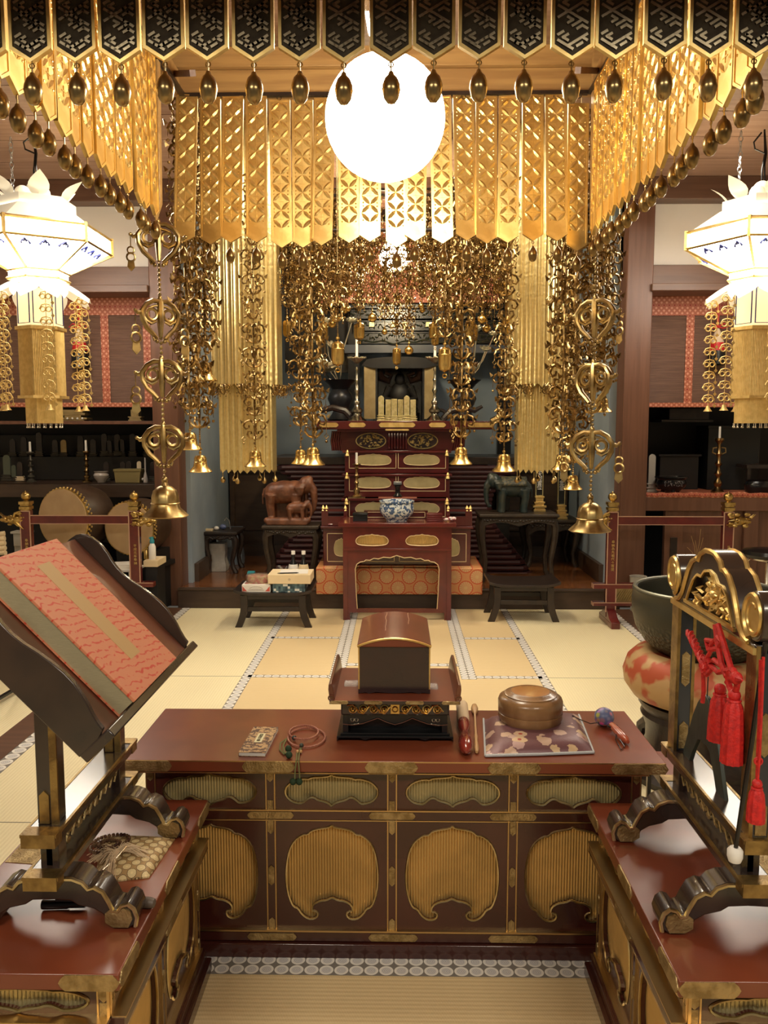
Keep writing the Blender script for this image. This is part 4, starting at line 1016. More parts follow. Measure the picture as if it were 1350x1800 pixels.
g = B(TB); g.box(-.018, .002, 1.49, 2.14, -.055, .022); obj('lip', g, 'foot', t, bevel=.003)
SB = [(0, -.058), (0, .012), (.03, .016), (.07, .030), (.12, .040), (.18, .034), (.24, .020), (.29, .022), (.33, .034), (.37, .034), (.40, .022), (.415, 0), (.415, -.058)]
SB = chaikin(SB, 1, False)
for y in (1.492, 2.122): g = B(TB); g.prism(SB, y, y+.014); obj('side_board', g, 'foot', t, bevel=.002)
# sutra book on it
t = thing('sutra_book', 'thick sutra book with salmon red patterned cover and gold title strip', 'book', TB @ Vector((.2, 1.75, .0)))
g = B(TB); g.box(.004, .395, 1.60, 1.905, .003, .042); obj('page_block', g, 'pages', t)
TC = TB @ Matrix.Translation((.2, 1.75, .045))
me_cover = B(); me_cover.box(-.198, .198, -.153, .158, -.003, .003)
co = obj('front_cover', me_cover, 'cover', t, bevel=.001); co.matrix_parent_inverse = Matrix.Identity(4); co.matrix_basis = WM[t.name].inverted() @ TC
me_cover2 = B(); me_cover2.box(-.198, .198, -.153, .158, -.002, .001)
co2 = obj('back_cover', me_cover2, 'cover', t); co2.matrix_parent_inverse = Matrix.Identity(4); co2.matrix_basis = WM[t.name].inverted() @ TB @ Matrix.Translation((.2, 1.75, .002))
g = B(TB); a = (.065, 1.715); g.box(.07, .35, 1.722, 1.784, .0475, .0486); obj('title_strip', g, 'olive', t)

# gong stand
t = thing('gong_stand', 'dark and gilt gong stand with scrolled carved top, on the right side desk', 'gong stand', (.72, 1.85, .511))
xb = stand_base(t, 1)
for py in (1.585, 2.035):
    g = B(); g.box(xb-.019, xb+.019, py, py+.042, .738, 1.13); o = obj('post', g, 'post', t, bevel=.002)
    g = B()
    for e in (-1, 1): g.box(xb+e*.019-.004, xb+e*.019+.004, py-.0015, py+.0435, .738, 1.128)
    obj('gilt_edge', g, 'brline2', o, smooth=0)
    g = B(); vplaque(g, xb, .78, .022, .07, py-.001, bot=False); vplaque(g, xb, .95, .020, .09, py-.001); obj('brass_fitting', g, 'brass', o, smooth=0)

yc = 1.83; zb = 1.13
TY = Matrix.Translation((xb, yc, zb)) @ Matrix.Rotation(pi/2, 4, 'Z')      # local x -> +Y, local y -> -X
outer = [(0, .150), (.030, .148), (.058, .136), (.070, .120), (.082, .122), (.108, .112), (.132, .088), (.150, .058), (.168, .026), (.190, .006), (.215, .0), (.245, .0), (.245, -.020), (0, -.020)]
inner = [(0, .104), (.03, .098), (.05, .082), (.075, .082), (.10, .066), (.122, .038), (.14, .010), (0, .008)]
g = B(TY); oo = chaikin(outer, 0)+[(-x, z) for x, z in outer[::-1] if x > 0]; g.holes(oo, [inner+[(-x, z) for x, z in inner[::-1] if x > 0]], -.026, .026)
arch_o = obj('carved_arch', g, 'foot', t, smooth=30, bevel=.003)
g = B(TY)
for sx in (-1, 1):
    for yy in (-.027, .027):
        g.tube([(sx*x, yy, z-.003) for x, z in outer[:11]], .0062, 6)
        g.tube([(sx*x, yy, z) for x, z in inner[:7]], .0035, 5)
g.box(-.245, .245, .020, .030, -.020, -.006); g.box(-.245, .245, -.030, -.020, -.020, -.006); g.box(-.15, .15, .022, .031, .002, .010)
obj('gilt_edge', g, 'goldleaf', arch_o)
for sx in (-1, 1):
    g = B(TY); g.T = TY @ Matrix.Translation((sx*.235, 0, .055)); n = 20
    g.prism([(.044*cos(2*pi*k/n), .050*sin(2*pi*k/n)) for k in range(n)], -.026, .026); o = obj('scroll', g, 'foot', t, bevel=.003)
    g = B(TY @ Matrix.Translation((sx*.235, 0, .055)))
    for yy in (-.028, .028):
        sp = []
        for k in range(26): a = k/25*2*pi*1.55; r = .044*(1-.55*k/25); sp.append((-sx*r*cos(a-1.2), yy, 1.12*r*sin(a-1.2)))
        g.tube(sp, [.0062*(1-.4*k/25) for k in range(26)], 6)
        g.prism([(.036*cos(2*pi*k/n), .041*sin(2*pi*k/n)) for k in range(n)], yy-.002, yy+.001)
    obj('gilt_spiral', g, 'goldleaf', o)
g = B(TY); r_ = random.Random(8)        # carved peony and lion mask
g.ball((-.01, .005, .062), .034, 14, 10, (1, .55, 1)); g.ball((-.01, .020, .052), .018, 10, 6, (1.1, .6, .6)); 
for e in (-1, 1): g.ball((-.01+e*.014, .022, .072), .007, 8, 6); g.tube([(-.01+e*.006, .026, .044), (-.01+e*.02, .030, .040), (-.01+e*.03, .022, .050)], [.004, .005, .002], 6)
for k in range(16): a = k/16*2*pi; g.tube([(-.01+.03*cos(a), .012, .060+.032*sin(a)), (-.01+.042*cos(a+.25), .018, .060+.040*sin(a+.25)), (-.01+.046*cos(a+.6), .008, .058+.036*sin(a+.6))], [.006, .006, .002], 5)
for k in range(34):
    x = r_.uniform(-.125, .125); zz = r_.uniform(.014, max(.02, .078-abs(x)*.45)); a = r_.uniform(0, 6)
    g.tube([(x, .008, zz), (x+.014*cos(a), .018, zz+.012*sin(a)), (x+.024*cos(a+.8), .012, zz+.018*sin(a+.8))], [.005, .006, .002], 5)
g.v = [v for v in g.v]
obj('gilt_carving', g, 'goldleaf', t)
g = B(TY); g.prism([(x*.9, z*.9) for x, z in inner]+[(-x*.9, z*.9) for x, z in inner[::-1] if x > 0], -.006, .002); obj('carving_ground', g, 'brline2', t, smooth=0)
# hanging gong plate
KEI = [(0, .165), (.02, .162), (.055, .135), (.09, .095), (.13, .03), (.165, -.03), (.172, -.05), (.150, -.055), (.115, -.045), (.085, .0), (.045, .045), (.02, .052), (0, .05)]
KEI = [(x*.82, z) for x, z in KEI]
g = B(Matrix.Translation((xb, 1.885, .765)) @ Matrix.Rotation(pi/2, 4, 'Z')); g.prism(KEI+[(-x, z) for x, z in KEI[::-1] if x > 0], -.005, .005); g.tube([(0, 0, .16), (0, 0, .36)], .002, 4)
k = one('hanging_gong', g, 'iron', 'dark green metal chevron gong hanging inside the gilt-topped stand', 'gong', bevel=.002)
def tassel(b, x, y, z, L, r, seg=16):
    b.ball((x, y, z), r*.62, 10, 6); b.torus((x, y, z-r*.5), r*.55, r*.16, 12, 5, 'z')
    b.lathe([(r*.5, z-r*.5), (r*.8, z-r*1.2), (r*.95, z-L*.6), (r*1.0, z-L), (0, z-L)], (x, y, 0), 24, lobes=12, lamp=.10)
t = thing('red_tassel_cord', 'knotted scarlet cords with two tassels hanging in the gong stand', 'tassel', (xb-.03, 1.83, 1.1))
X = xb-.045
def Q(px, py, X=X): return WX(px, py, X)
g = B(); g.tube([Q(1258, 1098), Q(1261, 1125), Q(1268, 1165), Q(1278, 1190)], .0065, 7); g.tube([Q(1262, 1098), Q(1272, 1130), Q(1284, 1170), Q(1288, 1195)], .0065, 7)
g.tube([Q(1256, 1128), Q(1242, 1125), Q(1246, 1142), Q(1262, 1140), Q(1270, 1128), Q(1262, 1120), Q(1250, 1134)], .006, 7); g.tube([Q(1252, 1140), Q(1240, 1162), Q(1236, 1180), Q(1237, 1215), Q(1235, 1235)], .005, 7)
g.tube([Q(1268, 1170), Q(1255, 1160), Q(1248, 1168), Q(1262, 1182), Q(1280, 1178), Q(1288, 1186), Q(1278, 1200)], .006, 7)
g.torus(Q(1288, 1197), .022, .007, 14, 6, 'x'); g.ball(Q(1294, 1192, X-.012), .013, 10, 8); g.tube([Q(1296, 1194, X-.012), Q(1305, 1196, X-.012)], [.009, .002], 6)
for k in range(3):
    ph = 2*pi*k/3; n = 22; A, C = Q(1212, 1112), Q(1243, 1178); P = [A.lerp(C, i/n)+Vector((.006*cos(ph+i*.9), .004*sin(ph+i*.9), .004*sin(ph+i*.9))) for i in range(n+1)]; g.tube(P, .0052, 6)
g.torus(Q(1238, 1170), .016, .006, 12, 6, 'x'); g.tube([Q(1238, 1180), Q(1232, 1170), Q(1246, 1160), Q(1252, 1176), Q(1242, 1186)], .006, 6)
obj('knotted_cord', g, 'redcord', t)
for a, L in ((Q(1266, 1212), .11), (Q(1291, 1222), .14)):
    g = B(); tassel(g, a.x, a.y, a.z, L, .021); obj('tassel', g, 'redcord', t)
X2 = xb-.06
t = thing('single_red_tassel', 'single scarlet tassel on a long cord, by the near post of the gong stand', 'tassel', WX(1331, 1378, X2))
g = B(); a = WX(1331, 1378, X2); g.tube([WX(1337, 1160, X2), WX(1336, 1240, X2), WX(1332, 1330, X2), a], .0035, 6); g.tube([WX(1342, 1155, X2), WX(1339, 1240, X2), WX(1335, 1330, X2), a], .003, 6); g.torus(WX(1333, 1338, X2), .006, .003, 10, 5); obj('cord', g, 'redcord', t)
g = B(); tassel(g, a.x, a.y, a.z, .072, .0155); obj('tassel', g, 'redcord', t)
t = thing('gong_mallet', 'thin black gong mallet with a white felt head, leaning on the gong stand', 'mallet', WX(1292, 1500, xb-.05))
g = B(); X3 = xb-.052; g.tube([WX(1293, 1492, X3), WX(1322, 1300, X3), WX(1346, 1130, X3)], [.0045, .005, .005], 8); obj('handle', g, 'black', t)
g = B(); c = WX(1292, 1501, X3); g.lathe([(0, -.016), (.012, -.015), (.015, -.006), (.015, .008), (.010, .014), (0, .015)], c, 14); obj('felt_head', g, 'paper', t)

# ================================================================ THINGS ON THE MAIN DESK
ZD = .6155
t = thing('box_stand', 'black carved stand with an upturned-end tray and gilt relief, on the main desk', 'stand', (0, 2.5, ZD))
x0, x1 = W(592, 1300, 2.39).x, W(797, 1300, 2.39).x; xm = (x0+x1)/2; y0, y1 = 2.39, 2.66
hwid = (x1-x0)/2
BASE = [(-1, 0), (-.97, .012), (-.6, .012), (-.52, .005), (-.4, .012), (.4, .012), (.52, .005), (.6, .012), (.97, .012), (1, 0), (1, .018), (-1, .018)]
g = B(); g.prism([(xm+x*hwid, ZD+z) for x, z in BASE], y0, y1); g.box(xm-hwid*.94, xm+hwid*.94, y0+.01, y1-.01, ZD+.018, ZD+.024); obj('base', g, 'black', t, smooth=0, bevel=.001)
g = B(); h = hwid*.90; g.box(xm-h+.01, xm+h-.01, y0+.045, y1-.02, ZD+.024, ZD+.06)
cur = [(-h, ZD+.050), (-h*.82, ZD+.047), (-h*.62, ZD+.052), (-h*.33, ZD+.069), (-h*.15, ZD+.056), (0, ZD+.049), (h*.15, ZD+.056), (h*.33, ZD+.069), (h*.62, ZD+.052), (h*.82, ZD+.047), (h, ZD+.050)]
g.prism([(-h*1.0+xm, ZD+.082)]+[(x+xm, z) for x, z in cur]+[(h+xm, ZD+.082)], y0+.018, y0+.026)
for e in (-1, 1): g.box(*sorted((xm+e*h, xm+e*(h-.016))), y0+.016, y1-.016, ZD+.024, ZD+.082)
obj('apron', g, 'black', t, smooth=0)
g = B(); g.tube([(x+xm, y0+.0165, z) for x, z in cur], .0018, 5)
for e in (-1, 1):
    for q in (-1, 1): g.torus((xm+e*h*.78+q*.006, y0+.017, ZD+.062), .005, .0014, 10, 4)
obj('silver_line', g, 'silver', t)
g = B(); g.box(xm-hwid*.93, xm+hwid*.93, y0+.008, y1-.008, ZD+.080, ZD+.128); obj('waist', g, 'dark', t, bevel=.004)
g = B(); zg = ZD+.1005
for k in range(9):
    x = xm+(k-4)*.0315
    if k == 4: g.box(x-.013, x+.013, y0+.003, y0+.010, zg-.014, zg+.014); g.torus((x, y0+.003, zg), .008, .0022, 12, 4); continue
    e = 1 if k % 2 else -1
    g.torus((x, y0+.006, zg+e*.001), .0105, .0030, 14, 5); g.torus((x, y0+.004, zg), .0045, .0024, 10, 4); g.tube([(x-.017, y0+.006, zg-e*.010), (x, y0+.004, zg-e*.014), (x+.017, y0+.006, zg+e*.008)], .0028, 5)
obj('gilt_scrollwork', g, 'gold', t)
zt0 = .752; tx0, tx1 = W(580, 1230, 2.37).x, W(808, 1230, 2.37).x
g = B(); g.box(tx0, tx1, 2.365, 2.70, zt0-.011, zt0); obj('tray', g, 'laqtop', t, bevel=.003)
g = B(); g.box(tx0-.001, tx1+.001, 2.3635, 2.366, zt0-.011, zt0-.002)
obj('tray_edge', g, 'dark', t)
g = B()
for x in (656, 729, 596, 793): plaque(g, W(x, 1230, 2.363).x, zt0-.006, .055, .010, 2.3635, th=.0015)
split('brass_fitting', g, 'brass', t, smooth=0)
for e, xx in ((-1, tx0), (1, tx1)):
    g = B(); prof = [(0, 0), (.003, .014), (.005, .030), (.004, .046), (-.004, .048), (-.009, .034), (-.012, .016), (-.014, .002), (-.012, -.008), (0, -.010)]
    g.prism([(xx+e*(x), zt0+z) for x, z in prof], 2.37, 2.695)
    for yy in (2.368,): g.torus((xx-e*.004, yy, zt0+.006), .008, .003, 12, 5)
    obj('upturned_end', g, 'deskred', t, bevel=.002)
t = thing('arched_book_box', 'dark lacquered box with an arched red brown lid, on the tray stand', 'box', (0, 2.6, zt0))
bxa, bxb = W(631, 1200, 2.43).x, W(755, 1200, 2.43).x; bm_ = (bxa+bxb)/2; bh = (bxb-bxa)/2; zl = .905
g = B(); g.box(bxa, bxb, 2.43, 2.76, zt0+.012, zl-.004)
obj('body', g, 'dark', t, bevel=.002)
g = B(); sk = [(-1, 0), (-.8, .004), (-.7, .0), (-.5, .005), (0, .001), (.5, .005), (.7, 0), (.8, .004), (1, 0), (1, .014), (-1, .014)]; g.prism([(bm_+x*(bh+.002), zt0+z) for x, z in sk], 2.428, 2.762); obj('skirt', g, 'dark', t, smooth=0)
n = 12; top = [(bm_+bh*1.04*(2*i/n-1), zl+.024*(1-(2*i/n-1)**2)) for i in range(n+1)]
g = B(); g.prism([(bm_-bh*1.04, zl-.008)]+top+[(bm_+bh*1.04, zl-.008)], 2.422, 2.768); obj('arched_lid', g, 'laqtop', t, smooth=30, bevel=.002)
g = B(); g.tube([(x, 2.4215, z-.006) for x, z in top], .0042, 6); g.box(bxa-.002, bxa+.002, 2.428, 2.431, zt0+.014, zl-.006); g.box(bxb-.002, bxb+.002, 2.428, 2.431, zt0+.014, zl-.006)
obj('gilt_edge', g, 'goldleaf', t)
g = B(); r_ = random.Random(2)
for c, yA, yB in ((bm_-.028, 2.75, 2.50), (bm_+.045, 2.76, 2.60)):
    zz = lambda x: zl+.0245*(1-((x-bm_)/(bh*1.04))**2); P = []
    for k in range(10): x = c+r_.uniform(-.002, .002); P.append((x, yA+(yB-yA)*k/9, zz(x)))
    g.tube(P, .0011, 4)
obj('lid_crack', g, 'pink', t)
# clear sleeves lying on tray
for k, (px, py) in enumerate(((618, 1203), (757, 1208))):
    c = G(px, py, zt0); g = B(); g.cbox((c.x, c.y, zt0+.0035), (.045, .05, .006)); one('plastic_case', g, 'clear', 'small clear plastic case on the tray, %s of the arched box' % ('left' if k == 0 else 'right'), 'case', bevel=.002)
# booklet
P = [G(*p, ZD+.012) for p in ((425, 1322), (472, 1323), (484, 1278), (441, 1277))]
ce = sum(P, Vector())/4; wv = ((P[1]-P[0])+(P[2]-P[3]))/2; hv = ((P[3]-P[0])+(P[2]-P[1]))/2; ang = atan2(wv.y, wv.x); ww, hh = wv.length, hv.length
t = thing('sutra_booklet', 'small brown and gold cloth booklet with white title slip, on the main desk', 'booklet', (ce.x, ce.y, ZD))
T = Matrix.Translation((ce.x, ce.y, ZD)) @ Matrix.Rotation(ang, 4, 'Z')
g = B(T); g.box(-ww/2+.001, ww/2-.001, -hh/2+.001, hh/2, .001, .0105); obj('pages', g, 'paper', t)
g = B(T); g.box(-ww/2, ww/2, -hh/2, hh/2, .0105, .012); g.box(-ww/2, ww/2, -hh/2, hh/2, 0, .001); obj('cover', g, 'booklet', t)
g = B(T); g.box(-.011, .011, -.025, .045, .012, .0126); sl = obj('title_slip', g, 'cream2', t)
MAT['cream2'] = mat('pale_green_slip', (.74, .70, .46), rough=.7); sl.data.materials[0] = MAT['cream2']
text('title_text', '西國拾三番', 'black', .0125, T @ Matrix.Translation((0, .010, .0128)), t, vertical=True, sp=.92, ext=.0002)
# rosary
t = thing('prayer_beads', 'pinkish wooden prayer beads looped twice, with green pompoms, on the main desk', 'prayer beads', G(540, 1295, ZD))
g = B(); zz = ZD+.0045
def loop(cx_, cy_, rx_, ry_, rot, z_):
    out = []
    for k in range(80):
        a = 2*pi*k/80; x, y = rx_*cos(a), ry_*sin(a); out.append((cx_+x*cos(rot)-y*sin(rot), cy_+x*sin(rot)+y*cos(rot), z_))
    return out
c1 = G(534, 1291, zz); c2 = G(539, 1296, zz)
for (cc, rx_, ry_, z_) in ((c1, .044, .058, zz+.007), (c2, .056, .078, zz)):
    L = loop(cc.x, cc.y, rx_, ry_, .1, z_); per = sum((Vector(L[i])-Vector(L[i-1])).length for i in range(80)); nb = int(per/.0066)
    for k in range(nb): g.ball(L[int(k*80/nb) % 80] if False else tuple(Vector(L[int(k*80/nb)]).lerp(Vector(L[(int(k*80/nb)+1) % 80]), (k*80/nb) % 1)), .0036, 6, 4)
obj('bead_loop', g, 'beads', t)
g = B(); a = G(517, 1297, ZD+.01); g.ball(a, .0075, 8, 6); a2 = G(530, 1310, ZD+.01); g.ball(a2, .007, 8, 6); split('green_knot', g, 'teal', t)
g = B(); P = [G(504, 1298, zz), G(493, 1306, zz), G(492, 1318, zz), G(500, 1326, zz), G(505, 1320, zz)]; g.tube(P, .0022, 5); P = [G(503, 1300, zz), G(498, 1310, zz), G(499, 1322, zz), G(505, 1326, zz)]; g.tube(P, .0022, 5)
e1 = G(521, 1338, ZD+.002); P = [G(530, 1312, zz), G(522, 1324, zz), Vector((e1.x, DY-.004, ZD+.004)), Vector((e1.x-.003, DY-.010, ZD-.02)), W(518, 1370, DY-.012)]; g.tube(P, .0018, 5)
P = [G(531, 1312, zz), G(526, 1324, zz), Vector((e1.x+.006, DY-.004, ZD+.004)), Vector((e1.x+.008, DY-.010, ZD-.02)), W(527, 1370, DY-.012)]; g.tube(P, .0018, 5)
obj('olive_cord', g, 'gcord', t)
g = B(); 
for p in ((507, 1316), (508, 1327)): c = G(*p, ZD+.010); g.ball(c, .010, 10, 8)
for p in ((515, 1374), (526, 1374)): g.ball(W(*p, DY-.012), .010, 10, 8)
split('pompom', g, 'green', t)
g = B()
for p in ((523, 1321), (529, 1321)): c = G(*p, ZD+.006); g.ball(c, .0045, 8, 6, (1, 1.9, 1))
obj('pale_beads', g, 'honey', t)
# mallets
def lath_along(b, A, D, prof, seg=16):
    A = Vector(A); D = Vector(D); d = (D-A); L = d.length; q = d.normalized().to_track_quat('Z', 'Y').to_matrix().to_4x4()
    b.T = Matrix.Translation(A) @ q; b.lathe([(r, h*L) for r, h in prof], seg=seg); b.T = Matrix.Identity(4)
A, D = G(812, 1240, ZD+.02), G(820, 1322, ZD+.018)
t = thing('wooden_mallet', 'thick mallet with pale worn head and polished red double-knobbed handle, on the main desk', 'mallet', ((A+D)/2)[:2]+(ZD,))
g = B(); lath_along(g, A, D, [(0, -.02), (.014, -.015), (.0195, 0), (.0195, .36), (.017, .38), (0, .38)]); obj('pale_head', g, 'fur', t)
g = B(); lath_along(g, A, D, [(0, .375), (.017, .38), (.0185, .42), (.018, .50), (.010, .60), (.010, .63), (.016, .70), (.021, .80), (.021, .87), (.015, .96), (.004, 1.0), (0, 1.0)]); obj('red_handle', g, 'teak', t)
A, D = G(834, 1243, ZD+.009), G(838, 1322, ZD+.007)
g = B(); lath_along(g, A, D, [(0, -.04), (.009, -.03), (.012, .04), (.009, .12), (.0035, .16), (.0035, .62), (.006, .68), (.0045, .76), (.0065, .86), (.007, .94), (.004, 1.0), (0, 1.0)])
one('drum_stick', g, 'honey', 'slim pale wooden stick with a round head, beside the thick mallet', 'stick')
# cushion with wooden drum
Pc = [G(853, 1324, ZD+.012), G(1044, 1318, ZD+.012), G(1018, 1243, ZD+.03), G(850, 1250, ZD+.03)]
def cushion(P, th, n=12, puff=1):
    vs = []; fs = []
    for top in (1, 0):
        for i in range(n+1):
            for j in range(n+1):
                u, v = i/n, j/n; p = (P[0]*(1-u)+P[1]*u)*(1-v)+(P[3]*(1-u)+P[2]*u)*v
                e = (1-(2*u-1)**4)*(1-(2*v-1)**4); pin = 1-.05*(1-abs(2*u-1)**2)*0
                vs.append((p.x, p.y, (.004+th*e**.5) if top else .0))
    m = (n+1)**2; idx = lambda i, j, o: o+i*(n+1)+j
    for i in range(n):
        for j in range(n):
            fs.append((idx(i, j, 0), idx(i+1, j, 0), idx(i+1, j+1, 0), idx(i, j+1, 0))); fs.append((idx(i, j, m), idx(i, j+1, m), idx(i+1, j+1, m), idx(i+1, j, m)))
    for k in range(n):
        fs += [(idx(k, 0, 0), idx(k, 0, m), idx(k+1, 0, m), idx(k+1, 0, 0)), (idx(k, n, 0), idx(k+1, n, 0), idx(k+1, n, m), idx(k, n, m)), (idx(0, k, 0), idx(0, k+1, 0), idx(0, k+1, m), idx(0, k, m)), (idx(n, k, 0), idx(n, k, m), idx(n, k+1, m), idx(n, k+1, 0))]
    return vs, fs
vs, fs = cushion(Pc, .031)
g = B(Matrix.Translation((0, 0, ZD))); g.add(vs, fs); t = thing('silk_cushion', 'purple silk cushion with pink and gold blossoms, on the main desk', 'cushion', (sum(Pc, Vector())/4)[:2]+(ZD,))
obj('cushion_body', g, 'blossom', t, smooth=50)
g = B(); PP = [Vector((p.x, p.y, ZD+.005)) for p in Pc]; g.tube([PP[0], PP[0].lerp(PP[1], .5)+Vector((0, -.003, 0)), PP[1]], .0045, 6); g.tube([PP[0], PP[3]], .003, 6); g.tube([PP[1], PP[2]], .003, 6); obj('pale_piping', g, 'silver2', t)
MAT['silver2'] = mat('pale_blue_piping', (.48, .50, .52), rough=.6, bump=.5, bsc=200)
bpy.data.objects['pale_piping'].data.materials[0] = MAT['silver2']
dc = G(932, 1283, ZD+.028)
dcy = 2.50; dcx = W(932, 1245, dcy).x; DR = .1005
t = thing('wooden_disc_drum', 'round worn wooden disc drum with honey coloured top, on the purple cushion', 'drum', (dcx, dcy, ZD+.026))
z0 = ZD+.034
g = B(); g.lathe([(0, 0), (DR*.93, 0), (DR*.985, .012), (DR*.985, .026), (DR*.96, .028), (DR*.985, .031), (DR*.99, .062), (DR*.95, .072), (DR*.84, .078), (DR*.80, .080), (DR*.80, .083), (DR*.72, .085), (DR*.64, .090), (DR*.60, .091)], (dcx, dcy, z0), 40); obj('drum_body', g, 'oldwood', t)
g = B(); g.lathe([(DR*.60, .0905), (DR*.52, .0925), (0, .0935)], (dcx, dcy, z0), 32); obj('struck_top', g, 'honeytop', t)
MAT['honeytop'] = mat('polished_struck_wood', (.44, .20, .065), (.36, .155, .05), 6, rough=.25, coat=.4); bpy.data.objects['struck_top'].data.materials[0] = MAT['honeytop']
for k in range(3): a = radians(-75+120*k); g = B(); g.lathe([(.010, -.014), (.013, 0)], (dcx+DR*.75*cos(a), dcy+DR*.75*sin(a), z0), 10); obj('foot', g, 'oldwood', t)
# wrapped mallet with coloured ball
A, D = G(1060, 1258, ZD+.03), G(1102, 1303, ZD+.012)
t = thing('wrapped_mallet', 'mallet with colourful brocade ball head and orange red handle, at right on the main desk', 'mallet', ((A+D)/2)[:2]+(ZD,))
g = B(); g.ball(A.lerp(D, .05), .031, 16, 10, (1, 1.05, .95)); obj('brocade_ball', g, 'ballc', t)
def _ballc():
    n = NT('multicolour_brocade'); v = n.voro(55); return n.out(n.mix(n.step(v[0], .3, .6), n.mix(.55, v[1], (.45, .06, .06)), (.10, .12, .25)), .4)
MAT['ballc'] = _ballc(); bpy.data.objects['brocade_ball'].data.materials[0] = MAT['ballc']
g = B(); lath_along(g, A.lerp(D, .38), D, [(.010, 0), (.012, .3), (.0125, .7), (.011, .95), (.006, 1.05), (0, 1.06)]); hd_ = obj('handle', g, 'teakh', t)
MAT['teakh'] = mat('orange_red_handle', (.36, .07, .03), rough=.25, coat=.4); hd_.data.materials[0] = MAT['teakh']
g = B(); m_ = A.lerp(D, .42); g.tube([G(1006, 1258, ZD+.03), G(1018, 1264, ZD+.012), G(1038, 1272, ZD+.008), G(1052, 1270, ZD+.02)], .0016, 5); g.tube([G(1085, 1285, ZD+.025), G(1082, 1300, ZD+.004), G(1092, 1318, ZD+.003), G(1098, 1312, ZD+.003), G(1090, 1300, ZD+.01)], .0016, 5); g.torus(m_, .014, .003, 12, 5, 'z')
obj('black_cord', g, 'black', t)

# ================================================================ THINGS ON THE LEFT SIDE DESK
ZS = .5105
Pp = [G(165, 1548, ZS+.01), G(262, 1536, ZS+.01), G(307, 1470, ZS+.01), G(180, 1464, ZS+.01)]
vs, fs = cushion(Pp, .016); g = B(Matrix.Translation((0, 0, ZS))); g.add(vs, fs)
one('brocade_pouch', g, 'pouch', 'flat gold flowered brocade pouch lying on the left side desk', 'pouch', smooth=50)
t = thing('dark_prayer_beads', 'dark prayer beads with a cream floss tassel on the brocade pouch', 'prayer beads', G(190, 1490, ZS+.02))
g = B()
for (cx_, cy_, rx_, ry_, dz) in ((196, 1478, .042, .030, .024), (186, 1488, .036, .028, .030), (190, 1484, .022, .020, .034)):
    c = G(cx_, cy_, ZS+dz)
    for p in loop(c.x, c.y, rx_, ry_, .4, ZS+dz)[::3]: g.ball(p, .0048, 6, 4)
obj('bead_loop', g, 'darkbead', t)
MAT['darkbead'] = mat('dark_seed_beads', (.05, .018, .014), (.16, .09, .05), 60, rough=.2); bpy.data.objects['bead_loop.001'].data.materials[0] = MAT['darkbead']
g = B(); r_ = random.Random(6)
for k in range(150):
    a = G(205+r_.uniform(-6, 6), 1494+r_.uniform(-4, 4), ZS+.03); px, py = r_.choice(((165, 1512), (185, 1540), (230, 1492), (170, 1500), (190, 1548), (250, 1500)))
    c = G(px+r_.uniform(-14, 14), py+r_.uniform(-9, 9), ZS+.020); m2 = (a+c)/2+Vector((0, 0, r_.uniform(.004, .016))); g.tube([a, m2, c], .0009, 3, cap=False)
obj('floss_tassel', g, 'fur', t)
g = B(); g.tube([G(222, 1488, ZS+.04), G(205, 1508, ZS+.036), G(180, 1530, ZS+.03)], .0022, 6); obj('silver_cord', g, 'silver', t)
g = B(); A, D = G(74, 1590, ZS+.012), G(150, 1588, ZS+.012); lath_along(g, A, D, [(0, 0), (.0095, .0), (.0105, .05), (.0105, .6), (.009, .62), (.009, 1), (0, 1)]); g.box(min(A.x, D.x)+.03, min(A.x, D.x)+.07, A.y-.003, A.y+.003, ZS+.021, ZS+.026)
one('black_pen', g, 'black', 'thick glossy black pen lying behind the near foot of the sutra stand', 'pen')
g = B(); A, D = G(222, 1583, ZS+.012), G(274, 1588, ZS+.012); lath_along(g, A, D, [(0, 0), (.012, .0), (.012, .8), (.009, .95), (0, 1)]); one('grey_stick', g, 'greystick', 'short grey brown rounded stick lying by the near foot of the sutra stand', 'stick')
MAT['greystick'] = mat('grey_brown_wood', (.10, .075, .06), rough=.5); bpy.data.objects['grey_stick'].data.materials[0] = MAT['greystick']

# ================================================================ BOWL BELL
by = 3.6; bxx = W(1241, 1040, by).x
t = thing('bell_stand', 'round dark brown stand under the red cushion of the bowl bell', 'stand', (bxx, by, 0))
g = B(); g.lathe([(.0, 0), (.30, 0), (.31, .03), (.29, .05), (.27, .07), (.275, .09), (.255, .11), (.235, .16), (.235, .22), (.25, .26), (.26, .28), (.25, .30), (.27, .33), (.27, .345), (0, .345)], (bxx, by, 0), 40); obj('turned_body', g, 'ebony', t)
for k in range(5):
    a = radians(190+k*72); g = B(); c = Vector((bxx+.30*cos(a), by+.30*sin(a), 0)); d = Vector((cos(a), sin(a), 0))
    g.tube([c+Vector((0, 0, .16)), c+d*.05+Vector((0, 0, .12)), c+d*.06+Vector((0, 0, .05)), c+d*.02+Vector((0, 0, .02)), c+d*.09+Vector((0, 0, .015)), c+d*.11+Vector((0, 0, .04))], [.035, .03, .024, .02, .018, .012], 8); obj('scroll_foot', g, 'ebony', t)
g = B(); g.lathe([(0, .345), (.24, .345), (.30, .37), (.335, .42), (.342, .47), (.325, .525), (.29, .56), (.25, .575), (.22, .565), (0, .545)], (bxx, by, 0), 44); one('bell_cushion', g, 'cush', 'fat round red and gold cushion under the bowl bell', 'cushion')
g = B(); g.lathe([(0, .548), (.16, .552), (.205, .575), (.255, .62), (.293, .69), (.308, .77), (.308, .86), (.300, .93), (.298, .945), (.308, .955), (.312, .965), (.305, .970), (.290, .968), (.282, .95), (.290, .80), (.26, .66), (.16, .58), (0, .57)], (bxx, by, -.11), 56)
